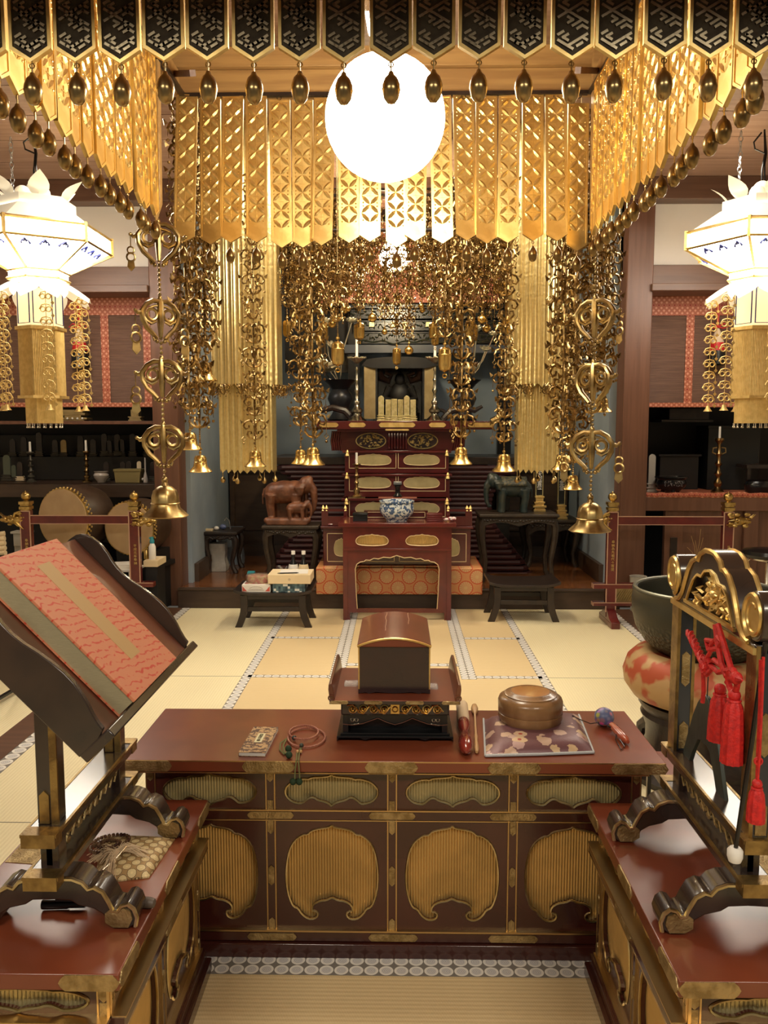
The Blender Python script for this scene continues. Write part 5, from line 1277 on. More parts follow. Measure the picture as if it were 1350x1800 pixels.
g = B(); prof = [(0, .548), (.16, .552), (.205, .572), (.255, .612), (.293, .675), (.310, .745), (.312, .80), (.306, .832), (.310, .838), (.310, .846), (.300, .850), (.288, .848), (.284, .835), (.288, .75), (.25, .63), (.16, .58), (0, .57)]; g.lathe(prof, (bxx, by, 0), 56)
t = thing('bowl_bell', 'large dark green bronze bowl bell on the red cushion, right', 'bell', (bxx, by, .548)); obj('bowl', g, 'bronzeb', t, smooth=60)
g = B(); g.torus((bxx, by, .8475), .3, .0085, 56, 6, 'z', (1, 1)); obj('pale_rim', g, 'rimgrey', t)
MAT['rimgrey'] = mat('polished_grey_rim', (.30, .30, .24), rough=.35, metal=.8); bpy.data.objects['pale_rim'].data.materials[0] = MAT['rimgrey']
def _bron():
    n = NT('hammered_dark_bronze'); x, y, z = n.xyz(); v = n.voro(60)[0]; low = n.step(z, .72, .66)
    n.bump(n.math('MULTIPLY', v, low), .9, .01); return n.out(n.mix(n.step(n.noise(5), .3, .7), (.045, .045, .034), (.062, .060, .044)), .42, .5)
MAT['bronzeb'] = _bron(); bpy.data.objects['bowl'].data.materials[0] = MAT['bronzeb']
MAT['mattmaroon'] = mat('dull_maroon_lacquer', (.060, .012, .011), (.040, .008, .008), 5, rough=.5)
MAT['carvg'] = mat('gilt_carving', (.66, .50, .20), (.50, .36, .12), 30, rough=.4, metal=.4)
MAT['cline'] = mat('pale_gilt_line', (.74, .56, .32), rough=.4, metal=.4)
MAT['redrail2'] = mat('red_table_lacquer', (.125, .017, .012), (.09, .012, .010), 4, rough=.24, coat=.4)
MAT['pewter'] = mat('pewter_brass', (.42, .38, .29), (.30, .27, .20), 12, rough=.25, metal=1)
MAT['palegold'] = mat('pale_gold_metal', (.80, .74, .52), (.68, .62, .42), 20, rough=.28, metal=.85)
MAT['pgold'] = mat('tablet_gilt', (.60, .52, .28), (.48, .40, .18), 40, rough=.38, metal=.7)
MAT['dullgold'] = mat('dull_gilt_door', (.40, .30, .14), (.32, .23, .10), 10, rough=.45, metal=.7)
MAT['rose'] = mat('rose_lit_patch', (.40, .24, .19), rough=.7)
MAT['darkst'] = mat('blackened_wood_statue', (.012, .010, .008), rough=.5)
MAT['bronzed'] = mat('dark_bronze_vase', (.030, .030, .034), rough=.35, metal=.6)
MAT['greybeam'] = mat('grey_blue_lacquer_beam', (.075, .085, .105), rough=.3, coat=.3)
MAT['pinkw'] = _mottle('pink_white_wrap', (.75, .66, .62), (.45, .12, .16), 60)
MAT['cmat'] = mat('rust_mat', (.30, .10, .06), rough=.7)
# ================================================================ RED ALTAR AND ITS TABLE
def pz(y, Y): return W(690, y, Y).z
def pX(x, y, Y): return W(x, y, Y).x
WIN = chaikin(mirrorpts([(0, 1.0), (.12, .84), (.40, .84), (.46, .72), (.72, .70), (.90, .35), (1, -.1), (.92, -.62), (.72, -.82), (.30, -.92), (0, -.94)]), 1)
def rectline(b, x0, x1, z0, z1, y, r=.0028):
    for (a, c) in (((x0, z0), (x1, z0)), ((x0, z1), (x1, z1)), ((x0, z0), (x0, z1)), ((x1, z0), (x1, z1))):
        b.box(min(a[0], c[0])-r, max(a[0], c[0])+r, y-.002, y+.001, min(a[1], c[1])-r, max(a[1], c[1])+r)
TY_ = 6.58
t = thing('altar_front_table', 'red lacquered table with an arched opening and two cusped gilt windows, before the altar', 'table', (0, 6.75, 0))
f = lambda x, y, Y=TY_: (W(x, y, Y).x, W(x, y, Y).z)
z = lambda y: pz(y, TY_)
xa, xb_ = f(603, 1000)[0], f(793.5, 1000)[0]
archp = [f(*p) for p in ((628, 1070), (626, 1040), (624.5, 1000), (627, 992), (633, 988), (640, 987), (643, 984.5), (650, 985), (657, 981.5), (665, 982.5), (674, 979.5), (686, 980.5), (697, 976.5))]
archp += [(xa+xb_-x, zz) for x, zz in archp[::-1]][1:]
wl = xf(WIN, *f(654, 949.5), .133, .048); wr = xf(WIN, *f(742, 949.5), .133, .048)
outer_ = [(xa, 0), (xa+.055, 0), (xa+.055, z(1077)), (xb_-.055, z(1077)), (xb_-.055, 0), (xb_, 0), (xb_, z(925)), (xa, z(925))]
g = B(); g.holes(outer_, [archp, wl, wr], TY_, TY_+.022); obj('arched_front', g, 'redrail2', t, smooth=0)
g = B(); g.box(xa-.035, xb_+.035, TY_-.035, 7.0, z(926), z(919)); obj('table_top', g, 'redrail2', t, bevel=.004)
g = B(); g.box(xa, xa+.04, TY_+.022, 6.98, .0, z(926)); g.box(xb_-.04, xb_, TY_+.022, 6.98, 0, z(926)); obj('side_frame', g, 'redrail2', t)
g = B(); g.box(xa, xb_, TY_-.012, TY_, z(968), z(964)); g.box(xa, xa+.038, TY_-.008, TY_, 0, z(964)); g.box(xb_-.038, xb_, TY_-.008, TY_, 0, z(964)); obj('front_rail', g, 'redrail2', t, bevel=.002)
for k, wv_ in enumerate((wl, wr)):
    xs = [p[0] for p in wv_]; zz = [p[1] for p in wv_]; g = B(); g.flute(min(xs), max(xs), min(zz), max(zz), TY_+.018, .003, 24); obj('fluted_panel', g, 'panel', t, smooth=60)
    g = B(); g.tube([(x, TY_-.001, q) for x, q in wv_], .004, 5, closed=True); obj('pale_rim', g, 'cline', t)
g = B(); g.tube([(x, TY_-.001, q) for x, q in archp], .0038, 5); obj('arch_line', g, 'cline', t)
MAT_later = []
# stepped altar
t = thing('stepped_altar', 'stepped red lacquered altar with gilt cusped windows, tapering up behind the front table', 'altar', (0, 7.3, .37))
def tier(name, px0, px1, pyb, pyt, Y, Yb, wins, lines=True, top=True, sub=None):
    x0, x1 = pX(px0, 800, Y), pX(px1, 800, Y); z0, z1 = pz(pyb, Y), pz(pyt, Y)
    g = B(); g.box(x0, x1, Y, Yb, z0, z1); o = obj(name, g, 'maroon', t, bevel=.004)
    if top: g = B(); g.box(x0-.02, x1+.02, Y-.018, Yb, z1-.022, z1); obj('ledge', g, 'maroon', o, bevel=.003)
    for (wx, wy, hw_, hh_) in wins:
        c = W(wx, wy, Y); w_, h_ = hw_*Y/F, hh_*Y/F; loop_ = xf(WIN, c.x, c.z, w_, h_)
        g = B(); g.prism(loop_, Y-.004, Y+.001); obj('gilt_window', g, 'pgreen', o, smooth=0)
        g = B(); g.tube([(x, Y-.004, q) for x, q in loop_], .0032, 5, closed=True); obj('window_rim', g, 'cline', o)
    return o, x0, x1, z0, z1
Ya = 7.06
o, x0, x1, z0, z1 = tier('lower_cabinet', 567, 829, 998, 925, Ya, 7.5, ((600, 962, 13, 17), (795, 962, 13, 17)))
g = B(); rectline(g, pX(575, 900, Ya), pX(693, 900, Ya), pz(987, Ya), pz(938, Ya), Ya); rectline(g, pX(702, 900, Ya), pX(820, 900, Ya), pz(987, Ya), pz(938, Ya), Ya); obj('pale_line', g, 'cline', o, smooth=0)
for (a, c_) in ((568, 607), (788, 827)):
    g = B(); Y = Ya+.03; g.box(pX(a, 900, Y), pX(c_, 900, Y), Y, Y+.012, z1, pz(908, Y)); g.box(pX(a, 900, Y), pX(c_, 900, Y), Y-.004, Y+.016, pz(899, Y), pz(895, Y)); obj('low_rail', g, 'maroon', o)
    for x in (a, a+6 if a < 600 else c_-6, c_):
        g = B(); g.box(pX(x, 900, Y)-.014, pX(x, 900, Y)+.014, Y-.006, Y+.022, z1, pz(898, Y)); obj('rail_post', g, 'maroon', o)
        g = B(); g.lathe([(.016, 0), (.010, .012), (.016, .018), (.010, .034), (0, .05)], (pX(x, 900, Y), Y+.008, pz(898, Y)), 10); obj('gilt_finial', g, 'goldleaf', o)
for (nm, a, c_, yb, yt, Y, Yb, wy, hh_) in (('first_tier', 604, 790, 925, 876, 7.28, 7.7, 893, 11), ('second_tier', 605, 791, 876, 833, 7.42, 7.8, 848, 11), ('third_tier', 606, 789, 833, 792, 7.56, 7.9, 808, 10.5)):
    o, x0, x1, z0, z1 = tier(nm, a, c_, yb, yt, Y, Yb, ((656, wy, 32, hh_), (741, wy, 32, hh_)))
    g = B(); rectline(g, pX(614, 850, Y), pX(696, 850, Y), pz(wy+15, Y), pz(wy-14, Y), Y); rectline(g, pX(700, 850, Y), pX(783, 850, Y), pz(wy+15, Y), pz(wy-14, Y), Y); obj('pale_line', g, 'cline', o, smooth=0)
    g = B()
    for x in (a+5, c_-4):
        g.lathe([(.012, 0), (.022, .006), (.014, .03), (.018, .036), (.008, .055), (0, .062)], (pX(x, 850, Y), Y-.01, pz(wy-6, Y)), 10)
    obj('gilt_corner_cap', g, 'goldleaf', o)
Y = 7.68; g = B(); g.box(pX(600, 770, Y), pX(795, 770, Y), Y, 8.0, pz(793, Y), pz(757, Y)); o = obj('waist', g, 'maroon', t)
g = B()
for k in range(7): x = pX(684+k*5, 770, Y); g.tube([(x, Y-.004, pz(790, Y)), (x, Y-.012, pz(775, Y)), (x, Y-.004, pz(760, Y))], [.012, .013, .012], 6)
for k in range(6):
    for e in (-1, 1): x = pX(699, 770, Y)+e*(.50+k*.02); g.tube([(x, Y+.02-.004*k, pz(792, Y)), (x+e*.012, Y+.01, pz(775, Y)), (x, Y+.02, pz(758, Y))], [.013, .012, .013], 6)
split('rib', g, 'maroon', o)
for x in (652, 743):
    c = W(x, 775, Y); rx_, ry_ = 26*Y/F, 13.5*Y/F; g = B(); el = [(c.x+rx_*cos(2*pi*k/28), c.z+ry_*sin(2*pi*k/28)) for k in range(28)]
    g.prism(el, Y-.006, Y); obj('dark_oval', g, 'dark', o, smooth=0)
    g = B(); r_ = random.Random(int(x)); g.tube([(p, Y-.008, q) for p, q in el], .005, 5, closed=True)
    for k in range(46):
        a, q = r_.uniform(0, 2*pi), sqrt(r_.random())*.82; px_, pz_ = c.x+rx_*q*cos(a), c.z+ry_*q*sin(a); b_ = r_.uniform(0, 6)
        g.tube([(px_-.016*cos(b_), Y-.008, pz_-.012*sin(b_)), (px_, Y-.018, pz_), (px_+.016*cos(b_+.9), Y-.008, pz_+.012*sin(b_+.9))], [.003, .008, .002], 5)
    obj('gilt_peony_carving', g, 'carvg', o)
Y = 7.56; zs1, zs0 = pz(740, Y), pz(757, Y)
g = B(); g.box(pX(556, 748, Y), pX(868, 748, Y), Y, 8.5, zs0+.01, zs1); g.box(pX(592, 748, Y), pX(804, 748, Y), Y+.02, 8.3, zs0-.01, zs0+.012); o = obj('top_slab', g, 'maroon', t, bevel=.006)
g = B()
for x, w in ((698, 64), (628, 30), (769, 30), (578, 34), (845, 46), (698, 42)):
    c = W(x, 747 if w != 42 else 755.5, Y); w_ = w*Y/F; plaque(g, c.x, c.z, w_, .042 if w != 42 else .016, Y-(0 if w != 42 else 0), th=.006, pt=.5)
split('gilt_plaque', g, 'goldleaf', o, smooth=0)
for e, x in ((-1, 560), (1, 864)):
    g = B(); c = W(x, 735, Y); g.tube([c+Vector((e*0, .02, -.03)), c+Vector((e*.06, .02, 0)), c+Vector((e*.10, .02, .05)), c+Vector((e*.06, .02, .09)), c+Vector((e*.03, .02, .06))], [.03, .03, .025, .02, .012], 8); obj('upturned_end', g, 'oldring', o)
# cloth covered base block
x0, x1 = pX(556, 1020, 6.98), pX(848, 1020, 6.98)
g = B(); vs = []; n = 40
g.box(x0, x1, 6.955, 7.62, pz(1045, 6.96), pz(998, 6.96))
one('cloth_covered_block', g, 'altarcloth', 'long low block wrapped in orange medallion brocade, under the red altar', 'block', bevel=.008)
# main dais behind, with rounded ribs narrowing to a waist
t = thing('ribbed_dais', 'dark maroon altar dais with rounded ribs narrowing to a waist, behind the stepped altar', 'dais', (0, 8.2, .17))
g = B(); Y = 7.95; r_ = 0
prof = [(1016, 236), (1006, 232), (996, 226), (986, 220), (977, 212), (968, 205), (959, 198), (950, 190), (942, 183), (934, 177), (926, 172), (918, 168), (910, 165), (902, 163), (894, 162), (886, 162), (878, 163), (870, 165), (862, 168), (854, 174), (846, 182), (838, 192), (830, 202), (822, 208)]
hs = []
for (y, h) in prof:
    zc = pz(y, Y); hw_ = h*Y/F; dz = .026; hs.append((zc, hw_))
    cxx = -.003; d = (hw_-.9)*.6
    g.tube([(cxx-hw_, Y+.6, zc), (cxx-hw_, Y+.03-d*.4, zc), (cxx-hw_+.03, Y-d*.4, zc), (cxx+hw_-.03, Y-d*.4, zc), (cxx+hw_, Y+.03-d*.4, zc), (cxx+hw_, Y+.6, zc)], dz, 8)
split('rounded_rib', g, 'mattmaroon', t)
g = B(); g.box(-.86, .86, Y+.02, 8.5, .166, pz(822, Y)+.03); obj('core', g, 'dark', t)
g = B(); g.box(-1.22, 1.22, Y-.06, 8.8, pz(822, Y)+.03, pz(812, Y)+.05); obj('dais_top', g, 'ebony', t, bevel=.005)

def lotus_stick(px, label, ytop=583):
    Y = 7.82; c = W(px, 738, Y); x = c.x; zb = zs1; t = thing('lotus_candlestick', label, 'candlestick', (x, Y, zb)); zz = lambda y: pz(y, Y)
    P = [(0, 0), (.085, 0), (.085, .01), (.060, .03), (.035, .055), (.030, .07), (.05, .085), (.052, .105), (.03, .13), (.022, .15), (.03, .165), (.03, .185), (.018, .20), (.012, .25), (.020, .27), (.024, .285), (.016, .30), (.012, .36), (.020, .38), (.012, .40), (.010, .46), (.018, .48), (.008, .50)]
    s = (zz(645)-zb)/.50; g = B(); g.lathe([(r*1.05, h*s) for r, h in P], (x, Y, zb), 20); obj('turned_stem', g, 'pewter', t)
    g = B(); n = 10; zc = zz(640)
    for k in range(n):
        a = 2*pi*k/n; T = Matrix.Translation((x, Y, zc)) @ Matrix.Rotation(a, 4, 'Z'); g.T = T; vs = []
        for i in range(5):
            f_ = i/4; w = .038*sin(pi*(.22+.62*f_)); r = .012+.078*f_; h = .02+.055*f_**1.5 if 0 else .01+.045*sin(f_*pi*.5)
            vs += [(r, -w, h+.010), (r, 0, h-.004), (r, w, h+.010)]
        g.add(vs, [q for i in range(4) for q in ((3*i, 3*i+1, 3*i+4, 3*i+3), (3*i+1, 3*i+2, 3*i+5, 3*i+4))])
    o = obj('lotus_drip_pan', g, 'palegold', t); o.modifiers.new('thick', 'SOLIDIFY').thickness = .004
    g = B(); g.lathe([(0, 0), (.0125, 0), (.0115, zz(ytop)-zz(634)), (.004, zz(ytop)-zz(634)+.004), (0, zz(ytop)-zz(634)+.006)], (x, Y, zz(634)), 12); obj('candle', g, 'candle', t)
lotus_stick(627.5, 'tall turned candlestick with lotus drip pan and white candle, left on the altar')
lotus_stick(764, 'tall turned candlestick with lotus drip pan and white candle, right on the altar')
# gilt memorial tablets
def tablet(px, Y, zb, h, w, label, m='pgold', group=None, round_=True, text_=None, mt='pgold'):
    x = pX(px, 730, Y); t = thing('memorial_tablet', label, 'tablet', (x, Y, zb), group)
    g = B()
    for (hw_, a, c_) in ((.75, 0, .06), (.62, .06, .10), (.8, .10, .14), (.55, .14, .20), (.7, .20, .235)): g.box(x-hw_*w, x+hw_*w, Y-hw_*w*.55, Y+hw_*w*.55, zb+a*h, zb+c_*h)
    obj('stepped_base', g, m, t, bevel=.002)
    p = [(x-w/2, zb+.235*h), (x+w/2, zb+.235*h)]
    p += ([(x+w/2*cos(a), zb+h-w/2+w/2*sin(a)) for a in [pi*k/8 for k in range(9)]] if round_ else [(x+w/2, zb+h), (x-w/2, zb+h)])
    g = B(); g.prism(p, Y-.008, Y+.008); obj('upright_board', g, mt, t, smooth=0, bevel=.001)
    return t
for k, (px, h, Yk, lb) in enumerate(((670, .235, 7.75, 'tall round-topped gilt tablet at the left end of the altar row'), (682.5, .20, 7.80, 'pale gilt tablet second in the altar row'), (693, .205, 7.75, 'gilt tablet in the middle of the altar row'), (704, .20, 7.80, 'duller gilt tablet just right of the middle of the altar row'), (715, .235, 7.75, 'tall round-topped gilt tablet right of the altar row'), (726, .20, 7.82, 'gilt tablet at the right end of the altar row, half hidden'))):
    tablet(px, Yk, zs1, h, .052, lb, group='gilt memorial tablets on the altar', round_=k in (0, 4))
# candlestick, small stand on the tiers
Y = 7.22; x = pX(628, 860, Y); zb = pz(876, 7.28)
Yf = 7.34; x = pX(627, 860, Yf); zb = pz(876, 7.28)
t = thing('small_candlestick', 'small turned brass candlestick with a white candle, on the lower tier of the red altar', 'candlestick', (x, Yf, zb))
g = B(); g.box(x-.075, x+.075, Yf-.05, Yf+.03, zb, zb+.008); P = [(0, .008), (.045, .008), (.045, .016), (.02, .03), (.028, .05), (.028, .075), (.012, .09), (.012, .12), (.024, .135), (.012, .15), (.012, .18), (.022, .195), (.012, .21), (.010, .25), (.020, .265), (.010, .28), (.038, .298), (.034, .303), (0, .30)]; g.lathe(P, (x, Yf, zb), 16); obj('turned_stem', g, 'bellbrass', t)
g = B(); g.lathe([(.011, .30), (.010, .40), (0, .402)], (x, Yf, zb), 10); obj('candle', g, 'candle', t)
x = pX(699, 860, Yf); t = thing('small_offering_stand', 'small black stand with a pale dish on an orange mat, centre of the red altar', 'stand', (x, Yf, zb))
g = B(); g.box(x-.17, x+.17, Yf-.05, Yf+.03, zb, zb+.006); obj('orange_mat', g, 'cmat', t)
g = B(); g.lathe([(.04, .006), (.042, .02), (.022, .04), (.022, .09), (.03, .10), (.02, .115)], (x, Yf, zb), 12); g.box(x-.04, x+.04, Yf-.03, Yf+.03, zb+.112, zb+.118); obj('black_leg', g, 'black', t)
g = B(); g.box(x-.036, x+.036, Yf-.026, Yf+.026, zb+.118, zb+.145); obj('dish', g, 'steel', t, bevel=.004)
# blue and white bowl etc. on the front table
zt_ = pz(919, TY_); Yb_ = 6.72
x = pX(697.5, 900, Yb_); s = 31*Yb_/F
g = B(); g.lathe([(0, .0), (s*.58, 0), (s*.60, .012), (s*.70, .025), (s*.95, .07), (s*.99, .105), (s*.93, .145), (s*.92, .15), (s*1.0, .156), (s*1.0, .168), (s*.92, .170), (s*.88, .150), (s*.85, .08), (0, .06)], (x, Yb_, zt_), 40); one('porcelain_bowl', g, 'porc', 'blue and white porcelain incense bowl in the middle of the front table', 'bowl')
for (pa, pb, hpx, m, nm, lb, cat) in ((621, 646, 15, 'black', 'incense_box', 'small black box left of the blue and white bowl', 'box'), (750, 777, 14, 'redrail', 'latticed_red_box', 'small latticed red box right of the blue and white bowl', 'box')):
    g = B(); g.box(pX(pa, 900, Yb_), pX(pb, 900, Yb_), Yb_-.05, Yb_+.05, zt_, zt_+hpx*Yb_/F)
    if 'lattice' in nm:
        for k in range(4): g.box(pX(pa, 900, Yb_)-.002, pX(pb, 900, Yb_)+.002, Yb_-.053, Yb_-.05, zt_+.006+k*.016, zt_+.012+k*.016)
    else: g.box(pX(pa, 900, Yb_)-.004, pX(pb, 900, Yb_)+.004, Yb_-.054, Yb_+.054, zt_+.05, zt_+.062)
    one(nm, g, m, lb, cat, bevel=.002)
t = thing('low_red_step', 'low red step with pale line border behind the porcelain bowl', 'step', (0, 6.9, zt_)); g = B(); g.box(pX(640, 900, 6.9), pX(752, 900, 6.9), 6.88, 6.97, zt_, zt_+.065); o = obj('step_body', g, 'maroon', t)
g = B(); rectline(g, pX(646, 900, 6.88), pX(747, 900, 6.88), zt_+.012, zt_+.055, 6.88); obj('pale_line', g, 'cline', o, smooth=0)
g = B(); r_ = random.Random(4)
for k in range(9): c = W(789+r_.uniform(-8, 10), 915, 6.70); g.ball((c.x, c.y+r_.uniform(-.04, .03), zt_+.014+r_.random()*.014), .014, 6, 5, (1.5, 1, .7))
one('wrapped_sweets', g, 'pinkw', 'small heap of pink and white wrapped sweets at the right end of the front table', 'sweets', kind='stuff')
g = B()
for k in range(5): c = W(581+k*3, 922, 7.12); g.ball((c.x, 7.10+.01*k, z1*0+pz(925, Ya)+.012), .018, 6, 5, (1.8, 1, .4))
one('folded_wrappers', g, 'pinkw', 'pale crumpled paper wrappers at the left end of the altar ledge', 'paper', kind='stuff')

# ================================================================ SHRINE BEHIND
MAT['carvedgreen'] = _mottle('dark_green_gilt_carving', (.030, .040, .020), (.11, .085, .035), 45, .5, .62, .2, .5)
Y = 8.75
t = thing('altar_shrine', 'black lacquered shrine with carved lintels and gilt inner doors, behind the altar', 'shrine', (0, 8.9, zs1))
for (a, c_) in ((612, 632), (876, 900)): g = B(); g.box(pX(a, 650, Y), pX(c_, 650, Y), Y, Y+.1, .166, pz(520, Y)); obj('side_post', g, 'black', t)
g = B(); g.box(pX(606, 610, Y), pX(890, 610, Y), Y-.03, Y+.1, pz(621, Y), pz(606, Y)); obj('plain_beam', g, 'greybeam', t, bevel=.004)
for (ya_, yb_, nm, dy) in ((605, 585, 'carved_lintel', -.06), (583, 566, 'upper_frieze', -.10), (563, 548, 'bracket_row', -.14), (546, 533, 'top_cornice', -.18)):
    g = B(); x0, x1 = pX(628-(605-ya_)*.25, 600, Y), pX(880+(605-ya_)*.25, 600, Y); g.box(x0, x1, Y+dy, Y+.05, pz(ya_, Y), pz(yb_, Y)); g.box(x0-.02, x1+.02, Y+dy-.02, Y+.05, pz(yb_+2, Y), pz(yb_, Y)); o = obj(nm, g, 'black', t)
    g = B(); r_ = random.Random(int(ya_)); m_ = (pz(ya_, Y)+pz(yb_, Y))/2; hh_ = (pz(yb_, Y)-pz(ya_, Y))/2
    for k in range(70):
        x = x0+(x1-x0)*(k+.5)/70; q = m_+r_.uniform(-.6, .6)*hh_; a = r_.uniform(0, 6); g.tube([(x-.02*cos(a), Y+dy-.004, q-.018*sin(a)), (x, Y+dy-.020, q), (x+.02*cos(a+.7), Y+dy-.004, q+.018*sin(a+.7))], [.003, .008, .002], 5)
    if nm == 'carved_lintel':
        P = []; 
        for k in range(49): x = x0+(x1-x0)*k/48; P.append((x, Y+dy-.012, pz(602, Y)+.012*sin(k*.9)+.010*sin(k*.37)))
        g.tube(P, .006, 5)
    obj('relief', g, 'carvedgreen', o)
g = B()
for x in (650, 688, 708, 748): g.box(pX(x, 570, Y), pX(x+8, 570, Y), Y-.13, Y-.10, pz(577, Y), pz(569, Y))
obj('pale_plate', g, 'pgold', t)
Yz = 8.6
g = B(); x0, x1 = pX(660, 690, Yz), pX(746, 690, Yz)
g.box(x0-.02, x0+.02, Yz, Yz+.5, zs1, pz(641, Yz)); g.box(x1-.02, x1+.02, Yz, Yz+.5, zs1, pz(641, Yz)); g.box(x0, x1, Yz+.48, Yz+.5, zs1, pz(641, Yz))
obj('inner_case', g, 'black', t)
g = B(); xm_ = (x0+x1)/2; n = 12; hp = .34
g.prism([(xm_-hp*1.15, pz(643, Yz))]+[(xm_+hp*(2*k/n-1), pz(632, Yz)+.025*(1-(2*k/n-1)**2)) for k in range(n+1)]+[(xm_+hp*1.15, pz(643, Yz)), (xm_+hp*.8, pz(648, Yz)), (xm_-hp*.8, pz(648, Yz))], Yz-.06, Yz+.5); obj('curved_roof', g, 'black', t, smooth=30)
for e, xx in ((-1, x0), (1, x1)):
    g = B(); d = .115; g.add([(xx, Yz, zs1+.03), (xx+e*d, Yz-.05, zs1+.03), (xx+e*d, Yz-.05, pz(640, Yz)), (xx, Yz, pz(640, Yz)), (xx, Yz+.02, zs1+.03), (xx+e*d, Yz-.03, zs1+.03), (xx+e*d, Yz-.03, pz(640, Yz)), (xx, Yz+.02, pz(640, Yz))], [(0, 1, 2, 3), (4, 7, 6, 5), (0, 4, 5, 1), (1, 5, 6, 2), (2, 6, 7, 3), (3, 7, 4, 0)])
    d_ = obj('gilt_door', g, 'dullgold', t, smooth=0)
g = B(); yy = Yz+.46
for e in (-1, 1): g.tube([(xm_+e*.22, yy, pz(648, Yz)), (xm_+e*.20, yy, pz(660, Yz)), (xm_+e*.12, yy, pz(665, Yz)), (xm_+e*.09, yy, pz(655, Yz)), (xm_+e*.16, yy, pz(650, Yz))], [.03, .04, .035, .02, .02], 6)
split('pink_lit_patch', g, 'rose', t)  # rose shapes stand in for the pinkish lit area inside the case
t = thing('seated_statue', 'dark seated statue barely visible inside the shrine', 'statue', (xm_, Yz+.25, zs1))
g = B(); yy = Yz+.24; zc = pz(720, Yz)
g.ball((xm_, yy, zc+.02), .19, 16, 8, (1, .7, .38)); g.ball((xm_, yy, zc+.16), .105, 14, 8, (1.1, .7, 1.3)); g.ball((xm_, yy-.02, zc+.32), .055, 12, 8, (1, 1, 1.25)); g.ball((xm_, yy, zc+.385), .025, 8, 6)
for e in (-1, 1): g.tube([(xm_+e*.11, yy, zc+.23), (xm_+e*.16, yy-.04, zc+.12), (xm_+e*.03, yy-.12, zc+.07)], [.045, .04, .03], 8)
g.lathe([(0, -.12), (.22, -.12), (.2, -.08), (.21, -.03), (0, -.02)], (xm_, yy, zc+.0), 20)
obj('statue_body', g, 'darkst', t)
# vases with metal lotus sprays
def lotus(b, c, r, tilt, az, n=9):
    M = Matrix.Translation(c) @ Matrix.Rotation(az, 4, 'Z') @ Matrix.Rotation(tilt, 4, 'Y')
    for k in range(n):
        b.T = M @ Matrix.Rotation(2*pi*k/n, 4, 'Z'); vs = []
        for i in range(5):
            f_ = i/4; w = r*.42*sin(pi*(.2+.72*f_)); rr_ = r*(.1+.9*f_); h = r*.55*f_**1.6; vs += [(rr_, -w, h+.1*r), (rr_, 0, h), (rr_, w, h+.1*r)]
        b.add(vs, [q for i in range(4) for q in ((3*i, 3*i+1, 3*i+4, 3*i+3), (3*i+1, 3*i+2, 3*i+5, 3*i+4))])
    b.T = Matrix.Identity(4)
for s, vx, fl, side in ((-1, 598, ((572, 652, .13, -.3), (618, 567, .055, .3), (571, 570, .075, .2), (585, 612, .07, -.6), (558, 600, .09, .5)), 'left'), (1, 815, ((828, 655, .12, .3), (853, 617, .06, -.4), (838, 582, .06, .5), (812, 562, .05, -.2), (868, 590, .05, .3)), 'right')):
    Y = 8.15; x = pX(vx, 700, Y); t = thing('vase_of_metal_lotus', 'dark flared vase with silvery metal lotus flowers, %s of the shrine' % side, 'vase', (x, Y, zs1))
    g = B(); g.lathe([(0, 0), (.12, 0), (.13, .02), (.09, .06), (.07, .10), (.10, .16), (.125, .22), (.11, .27), (.08, .31), (.12, .36), (.17, .40), (.16, .40), (.07, .32), (0, .3)], (x, Y, zs1), 24); obj('vase_body', g, 'bronzed', t)
    g = B(); h = B()
    for (px_, py_, r, ti) in fl:
        c = W(px_, py_, Y-.12); g.tube([(x, Y, zs1+.35), ((x+c.x)/2+s*.04, Y-.04, (zs1+.35+c.z)/2), c], .006, 5); lotus(h, c, r, ti, r*30)
    obj('stems', g, 'silver', t); o = obj('lotus_flowers', h, 'palegold', t); o.modifiers.new('thick', 'SOLIDIFY').thickness = .003
    g = B(); c = W(vx+s*42, 715, 8.2); 
    g = B(); xx = pX(700+s*98, 715, 7.85)
    g.tube([(xx-s*.10, 7.9, zs1+.02), (xx-s*.02, 7.9, zs1+.10), (xx+s*.10, 7.9, zs1+.13), (xx+s*.2, 7.9, zs1+.10), (xx+s*.27, 7.9, zs1+.14)], [.03, .035, .03, .025, .015], 8); g.torus((xx-s*.12, 7.9, zs1+.06), .045, .016, 16, 6)
    one('curled_altar_rail', g, 'ebony', 'dark curled scroll rail on the altar slab, %s side' % side, 'rail')
x0_, x1_ = -1.15, 1.15
g = B()
for (a, c_) in ((500, 612), (896, 1000)): g.box(pX(a, 560, 8.95), pX(c_, 560, 8.95), 8.95, 9.0, pz(655, 8.95), pz(440, 8.95))
o = struct('trim_60', g, 'black', 'black lacquered panels beside the shrine')
g = B(); g.box(pX(560, 500, 8.5), pX(880, 500, 8.5), 8.5, 8.52, pz(532, 8.5), 3.6); one('orange_curtain', g, 'broc', 'orange brocade curtain glimpsed behind the pendants above the shrine', 'curtain')
MAT['void2'] = MAT['void']
MAT['saddle'] = _mottle('patterned_saddle', (.10, .085, .04), (.03, .035, .03), 60)
MAT['bluep'] = mat('dull_blue_plastic', (.12, .15, .30), rough=.4)
MAT['bagw'] = mat('white_plastic_bag', (.50, .47, .42), (.40, .37, .33), 9, rough=.5, bump=.6, bsc=25)
MAT['bagb'] = mat('blue_grey_plastic_bag', (.30, .36, .42), (.24, .29, .35), 9, rough=.5, bump=.6, bsc=25)
MAT['redprint'] = mat('red_print', (.60, .10, .07), rough=.6)
MAT['greyprint'] = mat('grey_print', (.35, .28, .24), rough=.6)
MAT['dimm'] = mat('dim_pewter', (.10, .09, .07), rough=.4, metal=.6)
MAT['potw'] = mat('off_white_glaze', (.48, .43, .38), rough=.2)
